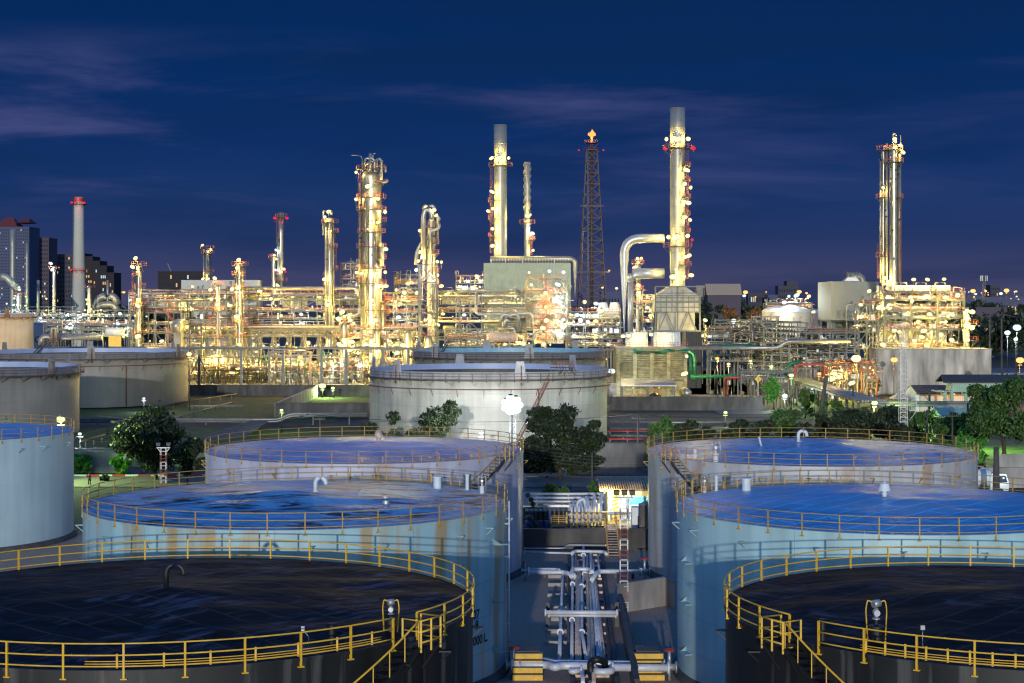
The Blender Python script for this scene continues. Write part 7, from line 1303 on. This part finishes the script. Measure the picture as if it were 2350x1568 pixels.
gable('low dark gabled roof partly hidden behind the furnace',1602,1650,656,680,690,1230,16,'aptpink','tile')
r_=T('storage_hall','pale windowless hall block behind the left columns','building',(wx(500,640),640,0)); b = MB(); b.box((wx(416,640),640,0),(wx(592,640),652,wz(643,640))); b.build('wall',mat('pale_hall_wall',(.42,.42,.40),.8,0,.1,.05),r_)
r_=T('radio_mast','distant radio mast on the right skyline','radio mast',(wx(2258,1500),1500,0)); lattice(r_,wx(2258,1500),1500,0,wz(632,1500),4.5,1.6,10,M['steel'],'mast_section',.3); b = MB(); X_=wx(2258,1500)
for z_ in (wz(636,1500),wz(642,1500)):
    for a in range(6): b.box((X_+3*math.cos(a)-.3,1500+3*math.sin(a)-.2,z_-1.2),(X_+3*math.cos(a)+.3,1500+3*math.sin(a)+.2,z_+1.2))
b.build('antenna',M['galv'],r_)
r_=T('tower_crane','faint distant tower crane between the left columns','crane',(wx(393,1900),1900,0)); b = MB(); X_=wx(393,1900); b.bar((X_,1900,0),(X_,1900,wz(622,1900)),1.2); b.build('crane_mast',M['steel'],r_); b = MB(); b.bar((X_,1900,wz(625,1900)),(wx(385,1900),1900,wz(605,1900)),.8); b.build('jib',M['steel'],r_)
# ================================================================ trees
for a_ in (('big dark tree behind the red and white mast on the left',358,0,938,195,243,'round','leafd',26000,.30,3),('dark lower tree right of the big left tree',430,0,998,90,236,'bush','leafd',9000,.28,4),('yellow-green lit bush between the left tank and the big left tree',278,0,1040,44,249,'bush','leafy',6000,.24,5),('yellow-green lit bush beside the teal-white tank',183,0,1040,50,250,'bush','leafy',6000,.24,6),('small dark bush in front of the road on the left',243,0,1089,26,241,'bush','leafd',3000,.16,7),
 ('spreading leafy tree left of the middle tank foot',890,0,944,112,268,'bush','leafd',14000,.32,8),('round dense tree silhouetted against the middle tank',1002,0,918,140,272,'bush','leafd',24000,.32,9),('large flat-topped tree right of the bright white floodlight',1285,0,926,190,243,'umbrella','leafd',42000,.30,10),('small leafy bush beside the drum yard',1272,0,1111,60,217,'bush','leaf',5200,.24,11),('thin shrub left of the tiled shed',1362,0,1105,34,222,'bush','leaf',1500,.22,12),('low shrubs behind the blue-grey wall, left one',1405,0,1050,52,270,'bush','leaf',5000,.28,13),('round shrub in front of the pale painted wall',1462,0,1055,48,266,'bush','leaf',5000,.28,14),
 ('dark tree left of the row above the right tank',1524,0,953,62,290,'broad','leaf',8000,.32,15),('dark spreading tree second in the row above the right tank',1590,0,960,74,283,'umbrella','leafd',9000,.32,16),('low dark tree third in the row above the right tank',1696,0,962,104,286,'umbrella','leafd',10000,.34,17),('dense dark tree below the plant road',1804,0,938,88,292,'round','leaf',10000,.34,18),('dark tree under the leaning pole',1872,0,950,86,284,'umbrella','leafd',9000,.34,19),('big dark tree at the foot of the pipe trestle',1964,0,940,112,284,'broad','leafd',16000,.34,20),('tall dark tree left of the white lattice mast',2040,0,934,86,292,'broad','leafd',13000,.34,21),('dark tree right of the white lattice mast',2112,0,945,78,288,'round','leaf',11000,.32,22),('green tree under the pale green shed',2182,0,945,86,284,'round','leaf',12000,.32,23),('bright green lit tree below the right street lamp',2238,0,974,92,268,'bush','leafy',15000,.26,24),('huge leafy tree at the right edge',2305,0,862,150,262,'broad','leaf',46000,.28,25),
 ('low dark bush at the left end of the row above the right tank',1500,0,975,46,262,'bush','leaf',5000,.28,41),('dark bush between the first two trees of the row above the right tank',1556,0,975,70,270,'bush','leafd',8000,.3,42),('dark bush between the second and third trees of that row',1640,0,974,86,272,'bush','leafd',9000,.3,43),('broad dark bush under the plant road',1745,0,962,100,276,'bush','leafd',11000,.3,44),('broad dark bush left of the leaning pole foot',1840,0,962,96,272,'bush','leafd',10000,.3,45),('broad dark bush right of the leaning pole foot',1915,0,960,90,274,'bush','leafd',10000,.3,46),('dark bush at the foot of the white lattice mast',2080,0,962,96,272,'bush','leafd',10000,.3,47),('dark bush left of the bright green tree',2160,0,968,80,266,'bush','leaf',9000,.28,48),('dark shrubbery at the foot of the large flat-topped tree',1240,0,1040,96,255,'bush','leafd',9000,.3,49),('dark shrub right of the large flat-topped tree',1345,0,1030,80,250,'bush','leafd',8000,.3,50),
 ('pruned small tree with two green tufts in front of the pipe trestle',1848,0,895,52,372,'umbrella','leaf',5200,.36,26),('round green tree right of the leaning pole',1920,0,918,38,345,'round','leaf',4200,.32,27),('small green tree left of the leaning pole',1888,0,920,24,350,'round','leaf',2600,.32,28),('lit green tree beside the plant road',1776,0,868,44,402,'round','leafy',5200,.36,29),('tiny palm-like tree at the edge of the concrete wall',2013,0,868,14,462,'round','leaf',900,.4,30),('dark round tree right of the small pavilion',2115,0,888,26,420,'round','leafd',3500,.36,31),
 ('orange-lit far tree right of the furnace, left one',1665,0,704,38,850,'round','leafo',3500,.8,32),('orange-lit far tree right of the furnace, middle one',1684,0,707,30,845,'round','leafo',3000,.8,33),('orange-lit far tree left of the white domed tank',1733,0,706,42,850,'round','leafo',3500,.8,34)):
    lab,x_,yb_,yt_,w_,Y_,kd,m_,n_,lf,sd_=a_; tree(lab,x_,yb_,yt_,w_,Y_,kd,m_,n_,lf,sd_)
g=np.random.default_rng(5)
def wood(name,x0,x1,yt_,Y_,dep,n,leaf,kd='leafd'):
    B=[]
    for i in range(n): q=g.uniform(); xx=wx(x0+(x1-x0)*g.uniform(),Y_); yy=Y_+dep*g.uniform(); h=wz(yt_,Y_)*g.uniform(.72,1.0); r__=g.uniform(.22,.36)*h; B.append((xx,yy,h-r__*.9,r__)); B.append((xx+g.normal()*r__,yy,h*.45,r__*1.1))
    me=crown_mesh(name,B,n*420,leaf,9,M[kd]); o=bpy.data.objects.new(name,me); S.collection.objects.link(o); tag(o,{'far_wood':'dark belt of far trees along the skyline behind the refinery','right_wood':'dark wooded slope between the refinery and the right skyline','left_wood':'dark distant trees below the left apartment towers'}[name],'trees',kind='stuff')
wood('far_wood',1590,2400,688,1150,200,90,1.7); wood('right_wood',2215,2420,712,720,200,46,1.1); wood('left_wood',60,300,700,1000,100,26,1.4)
# utility poles and wires
pA=wood_pole('utility pole with crossarm in front of the grey dike wall left of the middle tank',1024*.57373+572/2.24*.57373,1024*0+ (1350+700/2.24)*.57373,300)
pB=wood_pole('tall utility pole right of the middle tank',*K('B3',1128,690),262); pC=wood_pole('utility pole at the left rim of the teal-white tank',*K('B1',55,705),246); pD=wood_pole('bare leaning concrete pole in front of the pipe trestle',*K('B4',525,340),350,lean=1.6,arms=0,r=.45)
pE=wood_pole('dark pole between the leaning pole and the concrete wall',*K('B4',762,435),345,arms=0); pF=wood_pole('brown pole above the right tank railing, left one',*K('B4',1425,650),275,arms=0); pG=wood_pole('brown pole above the right tank railing with a crossarm',*K('B4',1652,670),268); pH=wood_pole('thick dark pole beside the tanker truck',*K('B4',2045,985),215,arms=0,r=.4); pI=wood_pole('pale square post left of the green-white lamp',*K('B4',1790,590),282,arms=0,r=.22); pJ=wood_pole('grey post below the gallery',*K('B4',1447,500),335,arms=0,r=.22)
pK=wood_pole('far concrete power pole right of the big structure',*K('A3',1890,800),560,r=.3); pL=wood_pole('second far concrete power pole near the right edge',*K('A3',1973,795),575,r=.3); pM=wood_pole('thin pole left of the red and white trench mast by the centre tree',*K('B3',718,1040),238,arms=0)
wires('bundle of thin wires between the two tall poles beside the middle tank',[pA-Vector((40,0,0)),pA,pB,pB+Vector((40,8,1))],1.2,3,.03)
wires('wires crossing in front of the pale wall on the left',[pC,Vector((wx(300,249),249,pC.z-4)),Vector((wx(470,252),252,pC.z-5))],1.0,3,.03)
wires('wires running low in front of the big centre tree',[Vector((wx(1200,232),232,4.2)),Vector((wx(1490,232),232,2.8))],.5,4,.025,sp=0,dz=.45)
wires('tangled wires between the two far power poles',[pK,pL,pL+Vector((30,0,2))],2.5,4,.06)
wires('thin wires between the brown poles above the right tank',[pF,pG,pG+Vector((25,-10,-1))],.8,2,.025)
# floodlight pole lattice of the bright lamp
r_=T('lattice_mast','white lattice pole carrying the brightest floodlight','lattice mast',(wx(1177,251),251,0)); lattice(r_,wx(1177,251),251.2,0,wz(934,251),1.0,.8,12,M['white'],'mast_section',.09)
# fence along plant road
f_=T('white_fence','white picket fence along the plant road','fence',tuple(GP(1745,893)))
fp=[GP(1755,889),GP(1782,903),GP(1800,912),GP(1840,937),GP(1862,950)]
for p,q in zip(fp,fp[1:]):
    b = MB(); n_=max(3,int((q-p).length/2.2))
    for lv in (.5,1.0): b.bar(p+Vector((0,0,lv)),q+Vector((0,0,lv)),.12)
    for i in range(n_+1): v=p.lerp(q,i/n_); b.bar(v,v+Vector((0,0,1.25)),.16)
    b.build('fence_panel',M['white'],f_)
# sign on pole
b = MB(); v=W(*K('P5',885,992),404); b.prism([v+Vector((0,0,.9)),v+Vector((.9,0,0)),v-Vector((0,0,.9)),v-Vector((.9,0,0))],(0,.08,0)); r_=T('warning_sign','yellow diamond warning sign beside the plant road','sign',(v.x,v.y,0)); b.build('board',M['yellow'],r_); b = MB(); b.box((v.x-.06,404.1,0),(v.x+.06,404.2,v.z)); b.build('post',M['galv'],r_); b = MB(); b.box((v.x-.08,403.96,v.z-.35),(v.x+.08,403.99,v.z+.4)); b.build('symbol',M['blackp'],r_)
# tanker truck
Yt=222; xa,xb=wx(2243,Yt),wx(2318,Yt); tr=T('tanker_truck','white tanker truck with lit cab parked behind the off-white tank','truck',((xa+xb)/2,Yt,0))
b = MB(); b.tube([(xa-3,Yt+1.2,2.3),(xa-2.8,Yt+1.2,2.3),(xa+1.9,Yt+1.2,2.3),(xa+2.1,Yt+1.2,2.3)],[.9,1.15,1.15,.9],20); b.build('tank_barrel',M['white'],tr)
b = MB(); b.prism([(xb-2.6,Yt,.7),(xb-.2,Yt,.7),(xb-.1,Yt,1.7),(xb-.5,Yt,2.9),(xb-2.4,Yt,3.0),(xb-2.6,Yt,2.6)],(0,2.3,0)); b.build('cab',M['white'],tr)
b = MB(); b.prism([(xb-1.5,Yt-.02,1.8),(xb-.35,Yt-.02,1.8),(xb-.6,Yt-.02,2.7),(xb-1.5,Yt-.02,2.7)],(0,.01,0)); b.build('side_window',M['glass'],tr)
b = MB(); b.box((xa-3,Yt+.4,.75),(xb-.3,Yt+1.9,1.1)); b.build('chassis',M['darksteel'],tr)
for x_ in (xa-1.5,xa+.2,xb-3.9,xb-1.3): b = MB(); b.tube([(x_,Yt,.5),(x_,Yt+.35,.5)],.5,18); b.tube([(x_,Yt-.01,.5),(x_,Yt+.02,.5)],.25,12,1); b.build('wheel',[M['tyre'],M['galv']],tr)
lamp(tr,(xb-.9,Yt-.15,2.4),'c',60,.14,name='cab_lamp')
# person (one skinned figure)
def person(lab, x_, y_, h=1.72):
    p=GP(x_,y_,.04); r_=T('person',lab,'person',tuple(p)); s=h/1.72
    J=[(0,0,.94),(0,0,1.18),(0,0,1.42),(0,-.01,1.52),(0,-.02,1.62),(0,-.02,1.70),(.09,0,.88),(.11,.02,.48),(.12,.05,.08),(.12,-.12,.03),(-.09,0,.88),(-.13,-.08,.50),(-.15,.02,.08),(-.15,-.14,.03),(.18,0,1.40),(.26,.0,1.14),(.30,-.18,1.0),(-.18,0,1.40),(-.27,.04,1.13),(-.28,-.08,.90)]
    E_=[(0,1),(1,2),(2,3),(3,4),(4,5),(0,6),(6,7),(7,8),(8,9),(0,10),(10,11),(11,12),(12,13),(2,14),(14,15),(15,16),(2,17),(17,18),(18,19)]; Rr=[.13,.13,.14,.055,.095,.06,.09,.062,.045,.04,.09,.062,.045,.04,.06,.043,.032,.06,.043,.032]
    me=bpy.data.meshes.new('body'); me.from_pydata([(a*s,b_*s,c*s) for a,b_,c in J],E_,[]); o=bpy.data.objects.new('body',me); S.collection.objects.link(o); o.parent=r_; m_=o.modifiers.new('skin','SKIN'); sk=me.skin_vertices[0] if me.skin_vertices else None
    if sk is None: bpy.context.view_layer.objects.active=o
    for i,v in enumerate(me.skin_vertices[0].data): v.radius=(Rr[i]*s,Rr[i]*s*.8); v.use_root=(i==0)
    o.modifiers.new('sub','SUBSURF').levels=1; me.materials.append(M['skin'])
    b = MB(); q=p; b.lathe(tuple(p),[(.16*s,.88*s),(.165*s,1.1*s),(.19*s,1.38*s),(.10*s,1.47*s)],14); b.build('shirt',M['redcloth'],r_)
    b = MB(); b.tube([p+Vector((.09,0,.92))*s,p+Vector((.115,.02,.48))*s,p+Vector((.12,.05,.1))*s],[.105*s,.08*s,.07*s],10); b.tube([p+Vector((-.09,0,.92))*s,p+Vector((-.13,-.08,.5))*s,p+Vector((-.15,.02,.1))*s],[.105*s,.08*s,.07*s],10); b.build('trousers',M['darkcloth'],r_)
    b = MB(); b.lathe(tuple(p+Vector((0,-.01,0))),[(.1*s,1.63*s),(.105*s,1.69*s),(.08*s,1.76*s),(.01,1.79*s)],12); b.build('hair',M['blackp'],r_)
person('person in a red shirt walking on the pale road between the left tanks',*K('B1',803,1325))
# ================================================================ lamps hung on the frames
LP=[('P1',255,60),('P1',525,110),('P1',1225,130),('P1',515,245),('P1',1400,240,1.6),('P1',1240,240),('P1',105,365,1.8),('P1',1840,465,1.8,'c'),('P1',2180,465,1.3),('P1',1550,485),('P1',350,665,1.5),('P1',490,670,1.7),('P1',700,670,1.7),('P1',80,660,1.7),('P1',425,915,1.6),('P1',1505,912,.9,'c'),('P1',1640,890,1.6),('P1',1950,885,1.3),('P1',220,1035,1.7),('P1',500,1120,1.3),('P1',735,1105),('P1',270,1130,1.4),('P1',1255,1105,1.3),('P1',1385,1105,1.3),('P1',340,1360,2),('P1',725,1360),('P1',1115,1340),('P1',1440,1340,1.8),('P1',1600,1390,1.8),('P1',2100,1340,1.4),('P1',2150,1200,3),('P1',1955,1108,.7),('P1',1860,1430,1.2),('P1',540,1138,.8),('P1',1500,50,1.4),
('P2',1030,285,2.6),('P2',1205,20,1.6),('P2',1045,110,1.6),('P2',1155,150,2.4),('P2',1345,155,1.6),('P2',1770,180),('P2',1070,510,2.4,'c'),('P2',1650,620,1.6),('P2',1720,460),('P2',2030,475,1.8,'c'),('P2',280,500,2.8),('P2',60,480,1.6),('P2',75,630,1.8),('P2',245,610,1.8),('P2',410,600,1.8),('P2',930,850,2),('P2',1340,775,1.8),('P2',1600,920,3),('P2',1745,915,.9),('P2',360,990,2),('P2',480,1030,2),('P2',100,1190,2,'c'),('P2',510,1210,2.6,'c'),('P2',1050,1030,2.8),('P2',1140,1140,1.6),('P2',840,1030,1.2),('P2',30,260,1.4),('P2',870,55,1.6),('P2',400,870,2),
('P3',790,220,1.8),('P3',1085,200,1.2,'c'),('P3',1290,215,1.8,'c'),('P3',1205,395,1.8,'c'),('P3',30,275,1.6),('P3',820,400,1.6),('P3',1030,520,3),('P3',1270,590,2.2,'c'),('P3',1190,640,3,'c'),('P3',1030,725,2),('P3',1280,720,1.6,'c'),('P3',1040,920,2.4),('P3',1200,930,2.2),('P3',1290,910,2,'c'),('P3',990,1030,2.4),('P3',1280,1020,2,'c'),('P3',1270,1110,1.8,'c'),('P3',1000,1270,3),('P3',145,840,1.2,'c'),('P3',120,1230,2.6),('P3',450,1270,1.8),('P3',495,1245,1.5),('P3',710,1260,1.6),('P3',1600,650,2),('P3',1765,675,1.7,'c'),('P3',1490,840,2,'c'),('P3',1540,920,3,'c'),('P3',1650,940,2.4,'c'),('P3',1760,930,2),('P3',1405,960,1),('P3',1850,780,2.6),('P3',70,430,1),
('P4',1190,230,1.6),('P4',1375,230,1.6),('P4',1600,225,1.6),('P4',595,385,1.6),('P4',480,570,1.6),('P4',490,730,1.8),('P4',1780,440,2.2),('P4',845,460,1.6),('P4',730,600,1.4),('P4',790,620),('P4',1400,695,2),('P4',1970,665,1.8),('P4',1890,900,2),('P4',1000,935,2.2),('P4',930,915,1.4),('P4',780,1105,2.4),('P4',1330,920,1.6),('P4',660,1210,2),('P4',1150,470,2),('P4',1170,520,1.6),('P4',1380,460,1.8),('P4',1610,470,1.8),('P4',1700,700,1.4),('P4',1650,720,1.2),('P4',1300,1000,1.6),('P4',1560,970,1.6),('P4',1200,1050,1.4),('P4',1700,1040,1.6),('P4',1620,800,1.4),('P4',1250,800,1.4),('P4',870,620,1),
('P5',650,335,1.6),('P5',180,450,1),('P5',220,260,1),('P5',1810,990,2,),('P5',1565,1110,.6,'c'),('P5',1900,970,1.6),('P5',2100,1020,2),('P5',2300,980,2),('P5',2200,1150,1.6),('P5',1980,1120,1.8),('P5',2060,1040,1.4),
('A0',1170,900,1.8,'c'),('A0',720,1050,2,'c'),('A0',1075,1020,2.4,'c'),('A0',595,1035,1.2,'c'),('A0',955,1040,1,'c'),('A0',1055,1110,1.4,'c'),('A0',1075,1175,1.8,'c'),('A0',895,1225,1.5),('A0',1105,1225,1.8),('A0',1030,1230,1.2),('A0',775,1235,.8,'c'),('A0',600,1135,.9,'c'),('A0',660,1105,.9,'c'),('A0',365,1060,1.4,'c'),('A0',415,885,.7,'g'),('A0',760,988,1),('A0',905,988,1),('A0',840,1003,.8),('A0',880,1068,.8),('A0',150,1000,1.2,'c'),('A0',80,1000,1.2,'c'),('A0',175,805,1.4,'c'),('A0',1450,1265,1.2),('A0',415,990,.8),('A0',60,930,1,'c'),
('A2',1055,1185,1.8),('A2',1053,1120,1.2),('A2',1070,1230,1.2),('A2',1300,1255,.8),('A2',985,957,1.6),('A2',1020,903,1.4),('A2',1000,1060,1.6),('A2',1368,1345,1),('A2',1385,1255,.9),('A3',490,672,1.6,'c'),('A3',545,665,1.8,'c'),('A3',630,672,1.3),('A3',662,780,.9)]
for l_ in LP:
    x_,y_=K(l_[0],l_[1],l_[2]); k=l_[3] if len(l_)>3 else 1.0; c_=l_[4] if len(l_)>4 else 'w'
    cand=[u for u in UN if u[0]-14<=x_<=u[1]+14 and u[2]-26<=y_]
    if not cand: cand=[min(UN,key=lambda u: abs((u[0]+u[1])/2-x_)+abs(u[2]-y_)*.5)]
    if len(cand)>1:
        inn=[u for u in cand if u[0]<=x_<=u[1]] or cand; u=min(inn,key=lambda u:abs(u[2]-y_)+ (0 if y_>u[2] else 40)) if y_<700 else random.choice(inn)
    else: u=cand[0]
    Y_=u[3]-.9; v=W(x_,y_,Y_); lamp(u[4],v,c_,(2300 if u[0]<1190 or u[0]>1310 else 1300)*k*(.75 if u[0]>2000 else 1),(.40+.24*k)*random.uniform(.8,1.15),arm=(v.x,Y_+.5,v.z-1.5),back=random.choice((2.6,3.4,-.9)))
rl=random.Random(77)
for u in UN:
    if not (290<u[0]<1430 or 1880<u[0]): continue
    w_=u[1]-u[0]; lv=[c_ for c_ in u[4].children if c_.name.startswith('beam')]
    for i in range(max(1,int(w_/34))):  # added fill lamps at random spots to brighten the frame interiors
        x_=u[0]+w_*(i+rl.uniform(.1,.9))/max(1,int(w_/34)); Y_=u[3]+rl.uniform(2.5,6); y_=rl.uniform(u[2]+4,min(u[2]+ (880-u[2])*.8,870)); v=W(x_,y_,Y_)
        if v.z>1: lamp(u[4],v,'w',1900,rl.uniform(.3,.6),arm=(v.x,Y_+.4,v.z-1.2))
    for i in range(max(1,int(w_/11))):
        x_=u[0]+w_*rl.random(); Y_=u[3]+rl.uniform(-1,5); y_=rl.uniform(u[2]+3,min(u[2]+(885-u[2])*.95,880)); v=W(x_,y_,Y_)
        if v.z>.8: lamp(u[4],v,rl.choice('wwwwc'),0,rl.uniform(.16,.40),light=False)
print('lamps',nlamp[0],'objects',len(S.objects),'top',sum(1 for o in S.objects if o.parent is None))
